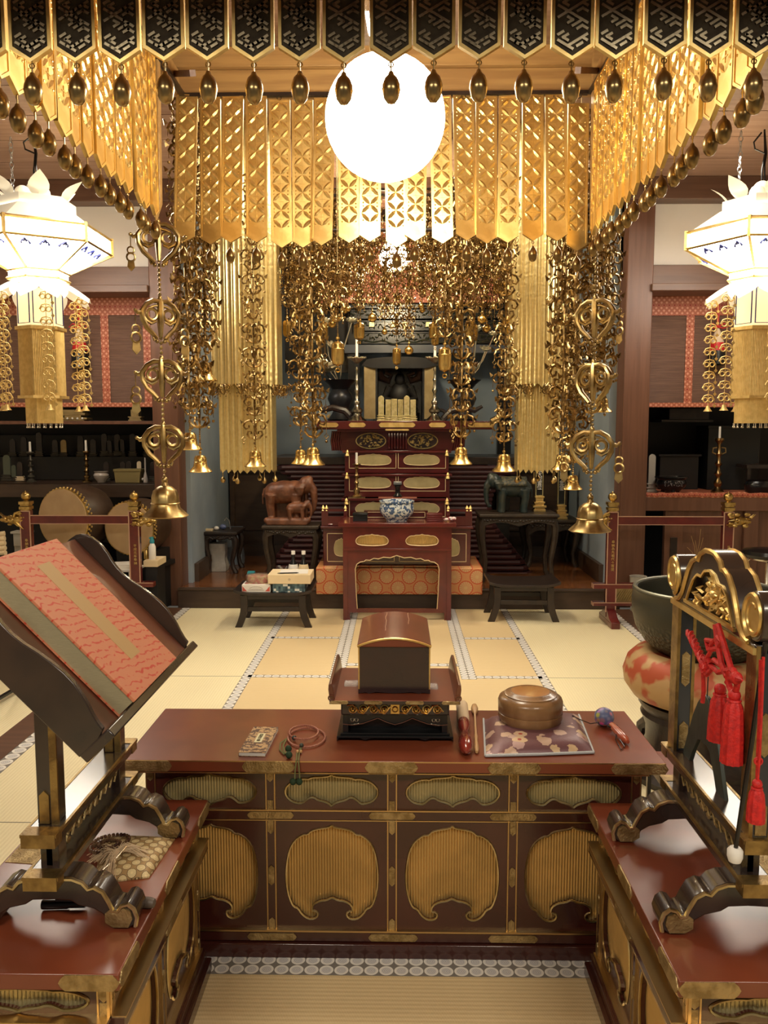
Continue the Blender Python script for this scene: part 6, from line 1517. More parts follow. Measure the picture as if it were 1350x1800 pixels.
MAT['olivegold'] = mat('olive_gold_box', (.30, .24, .10), rough=.4, metal=.4)
MAT['pgreen2'] = mat('greenish_tablet', (.10, .11, .07), rough=.5)
MAT['paperd'] = mat('greyish_white_paper', (.42, .39, .33), rough=.6)
MAT['darkst2'] = mat('black_cabinet', (.010, .012, .012), rough=.5)
# ================================================================ ELEPHANTS, STANDS AND TABLES ON THE PLATFORM
def remesh(o, v=.008, sm=3):
    md = o.modifiers.new('fuse', 'REMESH'); md.mode = 'VOXEL'; md.voxel_size = v; md.use_smooth_shade = True
    s_ = o.modifiers.new('soft', 'SMOOTH'); s_.iterations = sm; s_.factor = .5
def elephant(b, M, s, facing=1, calf=False):
    b.T = M @ Matrix.Scale(s, 4); f = facing
    b.ball((0, 0, .62), .27, 20, 14, (1.35, .85, .95)); b.ball((-f*.22, 0, .60), .24, 18, 12, (1, .85, 1)); b.ball((f*.20, 0, .66), .22, 16, 12)
    b.ball((f*.46, 0, .78), .17, 16, 12, (1, .9, 1.1)); b.ball((f*.52, 0, .88), .10, 12, 8)
    for e in (-1, 1):
        b.tube([(f*.36, e*.13, .80), (f*.34, e*.22, .72), (f*.36, e*.20, .56)], [.10, .12, .05], 8, flat=.35)
        b.tube([(f*.24, e*.12, .58), (f*.26, e*.12, .32), (f*.26, e*.12, .10), (f*.27, e*.12, 0)], [.12, .088, .078, .09], 10)
        b.tube([(-f*.28, e*.12, .58), (-f*.31, e*.12, .34), (-f*.28, e*.12, .10), (-f*.28, e*.12, 0)], [.14, .095, .08, .09], 10)
        b.tube([(f*.54, e*.06, .68), (f*.62, e*.07, .60), (f*.70, e*.06, .60)], [.03, .026, .008], 6)
    b.tube([(f*.52, 0, .80), (f*.62, 0, .66), (f*.64, 0, .45), (f*.62, 0, .25), (f*.56, 0, .14), (f*.50, 0, .16)], [.11, .09, .07, .055, .045, .035], 10)
    b.tube([(-f*.44, 0, .70), (-f*.49, 0, .55), (-f*.48, 0, .35)], [.03, .02, .02], 6); b.T = Matrix.Identity(4)
MAT['darkstand'] = mat('dark_carved_stand', (.045, .030, .018), (.028, .018, .011), 10, rough=.4, bump=.3, bsc=60)
def stand(name, label, px0, px1, pyt, pyf, Y, dep, zf=.166, m='darkstand', cat='table', carve=True, aph=.07):
    x0, x1 = pX(px0, 900, Y), pX(px1, 900, Y); zt = pz(pyt, Y); t = thing(name, label, cat, ((x0+x1)/2, Y+dep/2, zf))
    g = B(); g.box(x0, x1, Y, Y+dep, zt-.028, zt); g.box(x0+.012, x1-.012, Y+.012, Y+dep-.012, zt-.04, zt-.028); obj('table_top', g, m, t, bevel=.006)
    g = B(); n = 16; P = [(x0+.03, zt-.04), (x1-.03, zt-.04)]+[(x1-.03-(x1-x0-.06)*k/n, zt-.04-aph+.5*aph*abs(sin(pi*k/n*2))*(1 if 0 < k < n else 0)) for k in range(n+1)]
    g.prism(P, Y+.02, Y+.04); o = obj('carved_apron', g, m, t, smooth=0)
    if carve:
        q = B(); r_ = random.Random(int(px0))
        for k in range(24): x = x0+.05+(x1-x0-.1)*k/23; q.ball((x, Y+.018, zt-.06+r_.uniform(-.012, .012)), .011, 6, 4, (1.2, .6, 1))
        obj('relief', q, m, o)
    for xx, e in ((x0+.05, -1), (x1-.05, 1)):
        for yy in (Y+.05, Y+dep-.05):
            g = B(); H_ = zt-.06-zf; g.tube([(xx, yy, zt-.04), (xx+e*.022, yy, zt-.04-H_*.15), (xx+e*.018, yy, zt-.04-H_*.35), (xx-e*.012, yy, zt-.04-H_*.7), (xx-e*.002, yy, zf+.05), (xx+e*.018, yy, zf+.012), (xx+e*.02, yy, zf)], [.032, .034, .028, .022, .022, .028, .028], 8); obj('leg', g, m, t)
    return t, x0, x1, zt
t, x0, x1, zt = stand('carved_stand', 'tall dark carved stand carrying the wooden elephants, left on the platform', 459, 560, 925, 1040, 7.25, .36)
s = (zt, (x0+x1)/2)
Y = 7.42; ex = pX(507, 880, Y); W_ = 72*Y/F; Hh = 86*Y/F
t = thing('wooden_elephants', 'reddish carved wooden elephant with a calf on a rocky base, on the left tall stand', 'carving', (ex, Y, zt))
b = B(); elephant(b, Matrix.Translation((ex-.03, Y, zt+.03)), .415, 1); elephant(b, Matrix.Translation((ex+.085, Y-.08, zt+.03)), .20, 1)
b.box(ex-W_/2, ex+W_/2, Y-.12, Y+.10, zt, zt+.045)
for k in range(14): b.ball((ex-W_/2+W_*k/13, Y-.09, zt+.04), .03, 8, 6)
b.box(ex-W_/2+.01, ex-W_/2+.035, Y, Y+.08, zt, zt+.33); b.box(ex+W_/2-.035, ex+W_/2-.01, Y, Y+.08, zt, zt+.27); b.box(ex-W_/2+.01, ex+W_/2-.02, Y+.05, Y+.09, zt, zt+.30)
o = obj('carved_body', b, 'eleph', t); remesh(o, .007)
t, x0, x1, zt = stand('carved_stand', 'wide dark carved stand carrying the green elephant, right on the platform', 843, 984, 904, 1022, 7.35, .42)
Y = 7.55; ex = pX(900, 880, Y)
t = thing('green_elephant', 'dark green glazed elephant statue with a patterned saddle, on the right wide stand', 'statue', (ex, Y, zt))
b = B(); elephant(b, Matrix.Translation((ex, Y, zt)), .37, -1); o = obj('elephant_body', b, 'teal', t); remesh(o, .007)
b = B(); b.T = Matrix.Translation((ex, Y, zt)) @ Matrix.Scale(.37, 4)
vs = []; n = 14
for i in range(n+1):
    a = radians(-75+150*i/n)
    for j in range(6): x = -.28+.62*j/5; r = .285 if j in (0, 5) else .30; vs.append((x, .265*sin(a)*1.02, .60+.29*cos(a)-.02*abs(x)))
b.add(vs, [(i*6+j, i*6+j+1, i*6+j+7, i*6+j+6) for i in range(n) for j in range(5)]); o = obj('saddle_cloth', b, 'saddle', t); o.modifiers.new('thick', 'SOLIDIFY').thickness = .012
def plaque_tablet(px, Y, zb, pyt, w, label, s_, gold='goldleaf'):
    x = pX(px, 850, Y); zt = pz(pyt, Y); t = thing('inscribed_tablet', label, 'tablet', (x, Y, zb))
    g = B()
    for (hw_, a, c_) in ((.95, 0, .022), (.8, .022, .036), (1.05, .036, .056), (.7, .056, .075), (.85, .075, .09), (.62, .09, .125), (.75, .125, .14)): g.box(x-hw_*w, x+hw_*w, Y-.04*hw_*1.3, Y+.04*hw_*1.3, zb+a, zb+c_)
    obj('stepped_base', g, gold, t, bevel=.002)
    g = B(); g.box(x-w*.62, x+w*.62, Y-.012, Y+.012, zb+.14, zt); obj('gilt_frame', g, 'pgold', t, bevel=.002)
    g = B(); g.box(x-w*.46, x+w*.46, Y-.014, Y-.011, zb+.15, zt-.015); obj('black_board', g, 'black', t)
    text('characters', s_, 'paper', w*.80, Matrix.Translation((x, Y-.0152, (zb+.15+zt-.01)/2)) @ RX90, t, vertical=True, sp=.86 if len(s_) < 6 else .8)
plaque_tablet(948, 7.66, zt, 812, .058, 'black tablet with white characters on a gilt base, beside the green elephant', '院大聖霊位')
t2, x0, x1, zt2 = stand('low_carved_table', 'lower dark carved table behind the wide stand, far right of the platform', 925, 1022, 914, 990, 8.15, .5, aph=.12)
plaque_tablet(987, 8.3, zt2, 800, .062, 'taller black tablet with white characters on a gilt base, at the far right', '護国之英霊')
# black carved table at left with odds and ends
t, x0, x1, zt = stand('black_carved_table', 'small black carved table by the left blue wall, holding small odds and ends', 353, 416, 936, 1012, 7.75, .42, m='ebony', aph=.05)
def smallbox(px0, px1, pyt, Y, m, name, label, cat, zb, dep=.05, ball=False):
    x0, x1 = pX(px0, 930, Y), pX(px1, 930, Y); g = B()
    if ball: g.ball(((x0+x1)/2, Y, zb+(x1-x0)*.4), (x1-x0)/2, 12, 8, (1, 1, .8))
    else: g.box(x0, x1, Y-dep/2, Y+dep/2, zb, zb+max(.01, pz(pyt, Y)-zb)); g.box(x0+.01, x1-.01, Y-dep/2-.002, Y-dep/2, zb+.008, pz(pyt, Y)-.008)
    return one(name, g, m, label, cat, bevel=0 if ball else .003)
smallbox(357, 374, 930, 7.85, 'cream', 'table_clock', 'small cream table clock on the black carved table', 'clock', zt)
smallbox(376, 385, 931, 7.9, 'paper', 'white_ball', 'small whitish round object on the black carved table', 'ball', zt, ball=True)
smallbox(386, 398, 928, 7.95, 'bluep', 'blue_pouch', 'small blue rounded pouch on the black carved table', 'pouch', zt, ball=True)
g = B(); g.tube([W(396, 938, 8.0), W(405, 930, 8.0), W(403, 915, 8.0), W(398, 910, 8.0), W(395, 915, 8.0)], .006, 6); g.cbox(W(400, 938, 8.0)+Vector((0, 0, .0)), (.14, .06, .02)); one('dark_cord_adapter', g, 'steel', 'looped pale cord and adapter on the black carved table', 'cord')
def bag(px0, px1, pyt, pyb, Y, label, m='bagw', seed=1):
    x0, x1 = pX(px0, 970, Y), pX(px1, 970, Y); z0 = .167; z1 = pz(pyt, Y); r_ = random.Random(seed); vs = []; n = 18; L = 7
    for j in range(L+1):
        f_ = j/L; sc = 1-.12*f_+.06*sin(f_*9)
        for k in range(n):
            a = 2*pi*k/n; q = 1+r_.uniform(-.05, .05); vs.append(((x0+x1)/2+(x1-x0)/2*sc*q*max(-1, min(1, 1.35*cos(a))), Y+.08*sc*q*max(-1, min(1, 1.35*sin(a))), z0+(z1-z0)*f_+r_.uniform(-.008, .008)*(0 < j < L)))
    g = B(); g.add(vs, [(j*n+k, j*n+(k+1) % n, (j+1)*n+(k+1) % n, (j+1)*n+k) for j in range(L) for k in range(n)]+[tuple(range(n)), tuple(range(L*n, L*n+n))]); return one('plastic_bag', g, m, label, 'bag', smooth=60)
bag(368, 399, 955, 1008, 7.95, 'crumpled white plastic bag under the black carved table'); bag(399, 427, 927, 985, 8.35, 'pale blue grey plastic bag behind the black carved table', 'bagb', 5)
# ================================================================ LOW BENCHES ON THE TATAMI
def bench(px0, px1, pyf, pyfoot, Y, dep, label, plain=False):
    zt = W(px0+50, pyf, Y).z; xa_, xb2 = pX(px0, 1040, Y), pX(px1, 1040, Y); t = thing('low_bench_table', label, 'table', ((xa_+xb2)/2, Y+dep/2, 0))
    g = B(); n = 10; top = []
    for k in range(n+1): u = k/n; top.append((xa_+(xb2-xa_)*u, zt+.028*(abs(2*u-1)**5)))
    g.prism([(x, q-.022) for x, q in top][::-1]+top, Y, Y+dep); obj('table_top', g, 'ebony', t, smooth=30, bevel=.002)
    w = xb2-xa_
    for xx, e in ((xa_+w*.13, -1), (xb2-w*.13, 1)):
        for yy in (Y+.03, Y+dep-.06):
            g = B(); ww = .028; P = lambda u: (xx+e*(.002+.045*max(0, u-.35)**1.7*2.2), zt-.022-(zt-.022)*u); c = [P(k/8) for k in range(9)]
            g.prism([(x-ww, q) for x, q in c]+[(x+ww*.9, q) for x, q in c[::-1]], yy, yy+.035); obj('leg', g, 'ebony', t, smooth=30, bevel=.002)
    g = B(); zb = zt*.52; g.box(xa_+w*.13, xb2-w*.13, Y+.038, Y+.055, zb-.018, zb+.018); g.box(xa_+w*.13, xb2-w*.13, Y+.036, Y+.05, zt-.055, zt-.02); g.box(xa_+w*.13, xb2-w*.13, Y+dep-.05, Y+dep-.03, zb-.018, zb+.018); split('stretcher', g, 'ebony', t, bevel=.002)
    return t, xa_, xb2, zt
t, xa_, xb2, zt = bench(410, 548, 1043, 1107, 6.28, .42, 'low dark bench table with flared legs holding boxes, left of the altar table')
bench(860, 986, 1029, 1090, 6.50, .42, 'empty low dark bench table with flared legs, right of the altar table')
def at(px, Y): return pX(px, 1030, Y)
Y = 6.31
t = thing('white_sweet_box', 'small white cardboard box with red corner marks, on the left bench table', 'box', (at(450, Y), Y+.06, zt))
g = B(); g.box(at(425, Y), at(475, Y), Y, Y+.16, zt+.001, zt+.062); obj('carton', g, 'paper', t, bevel=.003)
g = B()
for e, x in ((1, at(426, Y)), (-1, at(474, Y))): g.prism([(x, zt+.010), (x+e*.035, zt+.010), (x, zt+.050)], Y-.001, Y)
obj('red_corner_mark', g, 'redprint', t, smooth=0)
g = B(); n = 20; xx = at(450, Y); g.box(xx-.06, xx+.06, Y-.001, Y, zt+.018, zt+.021); g.tube([(xx+.05*cos(pi*k/10), Y-.001, zt+.030+.016*sin(pi*k/10)) for k in range(11)], .0012, 4); g.box(xx-.05, xx+.05, Y-.001, Y, zt+.026, zt+.0275); obj('printed_arc', g, 'greyprint', t, smooth=0)
g = B(); g.box(at(430, Y+.02), at(473, Y+.02), Y+.03, Y+.15, zt+.0625, zt+.068); g.lathe([(.05, .068), (.085, .070), (.093, .095), (.090, .118), (.06, .125), (0, .125)], (at(452, Y), Y+.09, zt), 24, sy=.7)
t = thing('sweets_tray', 'clear round tray of pinkish sweets on top of the white box', 'tray', (at(452, Y), Y+.09, zt+.062)); obj('sweets', g, 'pinkred', t)
g = B(); g.lathe([(.088, .066), (.100, .072), (.103, .122), (.097, .128), (0, .130)], (at(452, Y), Y+.09, zt), 24, sy=.72); obj('clear_lid', g, 'clear', t)
g = B(); g.box(at(433, Y+.1), at(445, Y+.1), Y+.15, Y+.20, zt+.062, zt+.135); g.box(at(433, Y+.1)-.001, at(445, Y+.1)+.001, Y+.149, Y+.201, zt+.11, zt+.128)
one('small_blue_packet', g, 'teal2', 'small blue packet behind the sweets tray', 'packet')
g = B(); g.box(at(479, Y), at(536, Y), Y, Y+.24, zt+.001, zt+.068); one('blue_check_box', g, 'mosaic', 'flat box in dark blue and white check paper, under the cream box', 'box', bevel=.002)
t = thing('cream_gift_box', 'cream cardboard gift box lying on the blue check box', 'box', (at(508, Y), Y+.12, zt+.07))
g = B(); g.box(at(471, Y), at(546, Y), Y-.01, Y+.26, zt+.070, zt+.142); obj('carton', g, 'cream', t, bevel=.003)
g = B(); xx = at(509, Y); g.box(xx-.008, xx+.008, Y-.0112, Y-.01, zt+.098, zt+.101); g.box(xx-.010, xx+.010, Y-.0112, Y-.01, zt+.106, zt+.108); g.box(xx-.006, xx+.006, Y-.0112, Y-.01, zt+.112, zt+.114); obj('small_print', g, 'greyprint', t, smooth=0)
g = B(); g.T = Matrix.Translation((at(514, Y), Y+.11, zt+.1425)) @ Matrix.Rotation(.08, 4, 'Z'); g.box(-.11, .11, -.075, .12, 0, .001); one('paper_sheet', g, 'paper', 'sheet of white paper lying on the cream gift box', 'paper')
g = B(); a = Vector((at(487, Y), Y+.02, zt+.149)); d = Vector((at(524, Y), Y+.045, zt+.149)); g.tube([a, a.lerp(d, .15), a.lerp(d, .9), d], [.002, .0045, .0045, .002], 6); one('thin_pen', g, 'black', 'thin black pen lying on the white paper', 'pen')
for k, px in enumerate((516, 534)):
    Yb = 6.64; x = at(px, Yb); t = thing('dark_bottle', 'dark glass bottle with white cap and pale label, %s of the pair behind the boxes' % ('left' if k == 0 else 'right'), 'bottle', (x, Yb, zt))
    g = B(); g.lathe([(0, .001), (.038, .001), (.042, .008), (.042, .13), (.036, .165), (.018, .195), (.0145, .215), (.0145, .25), (0, .25)], (x, Yb, zt), 20); obj('bottle_glass', g, 'black', t)
    g = B(); g.lathe([(.0165, .25), (.0165, .278), (0, .279)], (x, Yb, zt), 14); obj('cap', g, 'paper', t)
    g = B(); g.lathe([(.0425, .095), (.0425, .135), (.035, .170), (.034, .170)], (x, Yb, zt), 20); obj('label_band', g, 'paper' if k == 0 else 'cream', t)
g = B(); r_ = random.Random(9); c = Vector((at(501, 6.6), 6.62, zt))
for k in range(26): g.tube([c+Vector((0, 0, .005)), c+Vector((r_.uniform(-.05, .03), r_.uniform(-.03, .03), r_.uniform(.05, .12))), c+Vector((r_.uniform(-.07, .04), r_.uniform(-.04, .04), r_.uniform(.09, .17)))], [.012, .012, .004], 4)
one('crumpled_wrap', g, 'clear', 'crumpled clear wrapping beside the left dark bottle', 'wrapping', kind='stuff')

# ================================================================ RED RAIL STANDS
def dragonhead(b, c, e, s=1.0, seed=3):
    r_ = random.Random(seed); b.ball(c+Vector((e*.05*s, 0, 0)), .032*s, 10, 8, (1.5, .9, 1)); b.ball(c+Vector((e*.10*s, 0, -.008)), .022*s, 8, 6, (1.4, 1, .7)); b.ball(c+Vector((e*.10*s, 0, .016)), .018*s, 8, 6, (1.6, 1, .6))
    for k in range(16):
        a = r_.uniform(-1.2, 1.2); x = r_.uniform(0, .06); P0 = c+Vector((e*x*s, r_.uniform(-.02, .02), .02*sin(a))); b.tube([P0, P0+Vector((-e*.02*s, r_.uniform(-.02, .02), .022*s*sin(a)*1.4+.004)), P0+Vector((-e*.055*s, r_.uniform(-.02, .02), .045*s*sin(a)+.01*s*cos(k)))], [.011*s, .009*s, .002], 5)
    for k in range(14): b.ball(c+Vector((e*r_.uniform(-.02, .13)*s, r_.uniform(-.03, .02), r_.uniform(-.035, .045)*s)), r_.uniform(.012, .024)*s, 7, 5, (1.3, .9, .8))
    for q in (-1, 1): b.ball(c+Vector((e*.075*s, -.028*s, .014+q*.0)), .007, 6, 4); b.tube([c+Vector((e*.12*s, q*.012, .02)), c+Vector((e*.15*s, q*.014, .045*s))], [.008, .002], 5)
def railstand(p0, p1, Y, label, orn, foot_vis=True):
    x0, x1 = pX(p0, 980, Y), pX(p1, 980, Y); z_ = lambda y: pz(y, Y); t = thing('rail_stand', label, 'rail stand', ((x0+x1)/2, Y, 0)); w = .038
    for k, x in enumerate((x0, x1)):
        g = B(); g.box(x-w, x+w, Y-.03, Y+.03, .06, z_(898)); o = obj('post', g, 'redrail', t, bevel=.002)
        g = B()
        for e in (-1, 1): g.box(x+e*w-.004, x+e*w+.004, Y-.034, Y-.028, .1, z_(899))
        g.box(x-w, x+w, Y-.034, Y-.028, z_(900), z_(898)); obj('pale_edge', g, 'pinkl', o)
        g = B(); g.box(x-.03, x+.03, Y-.03, Y+.03, z_(898), z_(896)); g.box(x-.04, x+.04, Y-.04, Y+.04, z_(896), z_(891)); g.box(x-.034, x+.034, Y-.034, Y+.034, z_(890), z_(887)); g.box(x-.042, x+.042, Y-.042, Y+.042, z_(887), z_(882)); g.lathe([(.02, 0), (.014, .008), (.03, .02)], (x, Y, z_(882)), 14); g.ball((x, Y, z_(873)), .036, 16, 10); g.lathe([(.008, .034), (0, .046)], (x, Y, z_(873)), 8); obj('gilt_finial', g, 'goldo', o)
        s_ = ('平成元年奉納') if k else ('奉納為先祖代々菩提')
        text('gilt_inscription', s_, 'goldleaf', .026, Matrix.Translation((x+.006, Y-.0335, z_(975))) @ RX90, o, vertical=True, sp=1.05)
        g = B(); g.box(x-.035, x+.035, Y-.18, Y+.18, 0, .045); g.prism([(-.20, .0), (-.20, .05), (-.12, .075), (-.06, .12), (.06, .12), (.12, .075), (.20, .05), (.20, 0)], x-.034, x+.034, 'yz'); g.v = [Vector((v.x, v.y+(Y if abs(v.y) < 1 else 0), v.z)) for v in g.v]; obj('foot', g, 'redrail', t, bevel=.004)
    g = B(); g.box(x0+w, x1-w, Y-.024, Y+.024, z_(921), z_(907)); o = obj('top_rail', g, 'redrail', t)
    g = B(); g.box(x0+w, x1-w, Y-.027, Y-.02, z_(907.5), z_(906)); g.box(x0+w, x1-w, Y-.027, Y-.02, z_(921.5), z_(920.5)); obj('pale_edge', g, 'pinkl', o)
    for ya_, yb2 in ((1032, 1024), (1062, 1056)):
        g = B(); g.box(x0-.14, x1+.14, Y-.036, Y+.036, z_(ya_), z_(yb2)); o = obj('lower_rail', g, 'redrail', t)
        g = B(); g.box(x0-.141, x1+.141, Y-.038, Y-.034, z_(yb2+1.2), z_(yb2)); g.box(x0-.142, x0-.138, Y-.038, Y+.03, z_(ya_), z_(yb2)); obj('pale_edge', g, 'pinkl', o)
    g = B(); n = 46; r_ = random.Random(2)
    g.box(x0+w, x1-w, Y-.01, Y+.01, z_(1056), z_(1032))
    for k in range(n): x = x0+w+(x1-x0-2*w)*k/n; g.tube([(x, Y-.012, z_(1054)), (x+.02, Y-.02, z_(1046)), (x+.05, Y-.012, z_(1035))], [.004, .007, .003], 5)
    obj('carved_infill', g, 'dullgold', t)
    for x, e in orn:
        g = B(); dragonhead(g, Vector((x0 if x == 0 else x1, Y-.02, z_(914)))+Vector((e*.03, 0, 0)), e, 1.15, 3+x); obj('gilt_dragon_head', g, 'goldo', t)
MAT['goldo'] = mat('old_gold', (.62, .44, .17), (.42, .28, .09), 25, rough=.32, metal=1)
MAT['pinkl'] = mat('pink_gilt_edge', (.55, .34, .24), rough=.4, metal=.4)
railstand(50, 239, 6.4, 'red lacquered rail stand with gilt ball finials and dragon heads, in front of the drums', ((0, -1), (1, 1)))
railstand(1074, 1276, 6.5, 'red lacquered rail stand with gilt ball finials and dragon heads, by the right pillar', ((0, -1), (1, 1)))

# ================================================================ LEFT BAY
def drum(px, py, r_px, Y, yawd, label):
    c = W(px, py, Y); R_ = r_px*Y/F; t = thing('taiko_drum', label, 'drum', (c.x, c.y, c.z-R_))
    M_ = Matrix.Translation(c) @ Matrix.Rotation(radians(yawd), 4, 'Z'); g = B(M_)
    g.lathe([(R_*.97, 0), (R_*1.08, .09), (R_*1.12, .18), (R_*1.08, .27), (R_*.97, .36), (0, .36)], seg=40, axis='y'); obj('barrel', g, 'woodd', t)
    g = B(M_); g.lathe([(0, -.006), (R_*.9, -.006), (R_*.99, .0), (R_*1.02, .02)], seg=40, axis='y'); obj('drum_skin', g, 'hide', t)
    g = B(M_)
    for row, (dy, ph) in enumerate(((.025, 0), (.05, .5))):
        for k in range(44): a = 2*pi*(k+ph)/44; g.ball((R_*1.03*cos(a), dy, R_*1.03*sin(a)), .011, 5, 4)
    g.torus((0, .012, 0), R_*1.0, .009, 40, 5); obj('tack_rim', g, 'goldo', t)
    g = B(M_); g.box(-R_*.8, R_*.8, .1, .4, -R_*1.5, -R_*.95); g.box(-R_*1.0, R_*1.0, .05, .45, -R_*1.62, -R_*1.45)
    zz = c.z-R_*1.62
    g.box(-R_*.8, -R_*.6, .1, .4, -c.z+.01, -R_*1.5); g.box(R_*.6, R_*.8, .1, .4, -c.z+.01, -R_*1.5); obj('cradle', g, 'void', t)
drum(110, 913, 54, 6.72, -20, 'large barrel drum with tan skin and tack rim, left of the pair under the counter')
drum(226, 929, 46, 6.72, -10, 'smaller barrel drum with pale skin, right of the pair, beside the left pillar')
zc_ = zt_ = pz(851, 7.2)
def stick(px, pyc, pyt, Y, zb, label, m='bellbrass', big=1., name='candlestick', handles=False):
    x = pX(px, 840, Y); t = thing(name, label, 'candlestick', (x, Y, zb)); zt = pz(pyc, Y); H_ = zt-zb; g = B()
    P = [(0, 0), (.045, 0), (.045, .03), (.03, .07), (.018, .11), (.030, .16), (.030, .20), (.014, .25), (.014, .30), (.028, .35), (.014, .40), (.012, .48), (.026, .53), (.012, .58), (.012, .66), (.024, .71), (.012, .76), (.010, .88), (.032, .96), (.03, 1), (0, 1)]
    g.lathe([(r*big, h*H_) for r, h in P], (x, Y, zb), 16)
    if handles:
        for e in (-1, 1): g.tube([(x+e*.015, Y, zb+H_*.70), (x+e*.06, Y, zb+H_*.74), (x+e*.055, Y, zb+H_*.82), (x+e*.02, Y, zb+H_*.83)], .008, 6)
    obj('turned_stem', g, m, t); g = B(); g.lathe([(.011, 0), (.010, pz(pyt, Y)-zt), (0, pz(pyt, Y)-zt+.003)], (x, Y, zt), 10); obj('candle', g, 'candle', t)
zl_ = pz(851, 7.2)
stick(55, 794, 777, 7.45, zl_, 'dim candlestick with white candle on the left counter, behind the lantern', 'dimm')
stick(153, 793, 774, 7.45, zl_, 'brass candlestick with white candle, middle of the left counter')
def onctr(px0, px1, pyt, Y, zb, prof=None, **k): pass
Y = 7.4; x = pX(178, 840, Y); g = B(); g.lathe([(0, 0), (.035, 0), (.04, .015), (.065, .045), (.068, .065), (.055, .085), (.058, .094), (.064, .098), (.052, .095), (.04, .06), (0, .05)], (x, Y, zl_), 24); one('white_pot', g, 'potw', 'small off-white ceramic pot on the left counter', 'pot')
g = B(); x0, x1 = pX(204, 840, Y), pX(250, 840, Y); g.prism([(x0+.01, zl_), (x1-.01, zl_), (x1, zl_+.10), (x0, zl_+.10)], Y-.05, Y+.07); g.box(x0-.006, x1+.006, Y-.056, Y+.076, zl_+.10, zl_+.122); one('gilt_trough', g, 'olivegold', 'rectangular olive gold trough on the left counter', 'trough', bevel=.002)
g = B(); x = pX(257, 840, Y); g.lathe([(.02, 0), (.022, .03), (.016, .06), (.006, .1), (.008, .17), (.006, .22), (0, .225)], (x, Y-.02, zl_), 10); g.ball((x-.02, Y-.03, zl_+.03), .014, 8, 6); one('white_figurine', g, 'potw', 'slim white ceramic figurine at the right end of the left counter', 'figurine')
for k, (px, pyt, w, lb) in enumerate(((8, 800, .066, 'large greenish tablet at the far left of the counter'), (20, 818, .04, 'small pale tablet beside the large greenish one'), (31, 812, .05, 'silver edged tablet on a pale base, left on the counter'), (184, 812, .05, 'silver edged tablet standing behind the white pot'), (213, 812, .05, 'dark tablet left behind the gilt trough'), (224, 811, .05, 'dark tablet in the middle behind the gilt trough'), (242, 811, .04, 'small cream tablet right behind the gilt trough'), (266, 812, .05, 'dark tablet at the right end of the left counter'))):
    tablet(px, 7.62, zl_, pz(pyt, 7.62)-zl_, w, lb, m='dimm' if k != 2 else 'cream', group='memorial tablets on the left counter', mt=('pgreen2' if k in (0, 1) else ('cream' if k == 6 else 'ebony')))
t = thing('stepped_tablet_shelf', 'black stepped altar shelf behind the left counter', 'shelf', (-3, 7.9, zl_))
g = B(); zm = pz(803, 7.8); g.box(-4.2, -2.12, 7.75, 8.28, zl_+.002, zm); obj('lower_step', g, 'darkst', t)
g = B(); g.box(-4.2, -2.12, 7.74, 8.28, zm-.02, zm); g.box(-4.2, -2.12, 8.1, 8.28, zm, pz(765, 8.1)); obj('upper_step', g, 'darkst', t)
for k, (px, pyt) in enumerate(((20, 772), (40, 768), (67, 760), (95, 773), (110, 773), (140, 766), (162, 772), (182, 762), (190, 774), (205, 763), (212, 772), (232, 762), (258, 765))):
    tablet(px, 7.85, zm, pz(pyt, 7.85)-zm, .055, 'dark silver-edged memorial tablet on the black step, '+ORD[k]+' from the left', m='dimm', group='dark memorial tablets on the black step', mt='ebony' if px != 110 else 'dullgold', round_=True)
g = B(); Y = 7.46; z1_, z0_ = pz(740, Y), pz(746, Y); g.box(-4.6, -2.1, Y-.1, Y+.2, z0_, z1_); struct('trim_61', g, 'wood', 'thin brown shelf across the left bay', bevel=.003)
t = thing('gilt_offering_stand', 'ornate dark and gilt offering stand on the left bay shelf', 'stand', (pX(132, 730, Y), Y, z1_)); x = pX(132, 730, Y)
g = B()
for (hw_, a, c_) in ((.10, 0, .012), (.13, .012, .03), (.075, .03, .05), (.11, .05, .07), (.09, .07, .10)): g.box(x-hw_, x+hw_, Y-.06, Y+.08, z1_+a, z1_+c_)
obj('body', g, 'dullgold', t, bevel=.003)
g = B()
for k in range(5): g.ball((x+(k-2)*.045, Y-.065, z1_+.022), .010, 8, 6)
obj('pearls', g, 'candle', t)
x = pX(238, 735, 7.44); g = B()
for (hw_, a, c_) in ((.06, 0, .012), (.05, .012, .03), (.062, .03, .04), (.035, .04, .10)): g.box(x-hw_, x+hw_, 7.42, 7.50, z1_-.0+a, z1_+c_)
g.ball((x, 7.46, z1_+.12), .03, 8, 6); one('small_gilt_shrine', g, 'dullgold', 'small gilt pedestal ornament at the right end of the left bay shelf', 'ornament', bevel=.002)
# floor clutter beside the drums
t = thing('white_side_cart', 'white folding side table with papers beside the left pillar', 'table', (pX(232, 1000, 6.55), 6.55, 0)); Y = 6.52
zz_ = pz(1003, Y); g = B(); g.box(pX(185, 1000, Y), pX(238, 1000, Y), Y, Y+.3, zz_-.02, zz_); obj('table_top', g, 'paper', t, bevel=.004)
for px in (190, 226): g = B(); g.tube([(pX(px, 1000, Y), Y+.02, zz_-.02), (pX(px, 1000, Y), Y+.02, 0.0)], .008, 6); obj('leg', g, 'paper', t)
g = B(); g.T = Matrix.Translation((pX(212, 1000, Y), Y+.12, zz_)) @ Matrix.Rotation(.3, 4, 'Z'); g.box(-.12, .12, -.1, .1, 0, .02); g.box(-.10, .12, -.09, .09, .02, .035); one('stacked_papers', g, 'paper', 'stack of white papers on the white side table', 'paper')
t = thing('wooden_crate', 'pale wooden crate on dark legs beside the left pillar', 'crate', (pX(264, 1000, 6.5), 6.5, 0)); Y = 6.46; zz_ = pz(987, Y); x0, x1 = pX(252, 1000, Y), pX(277, 1000, Y)
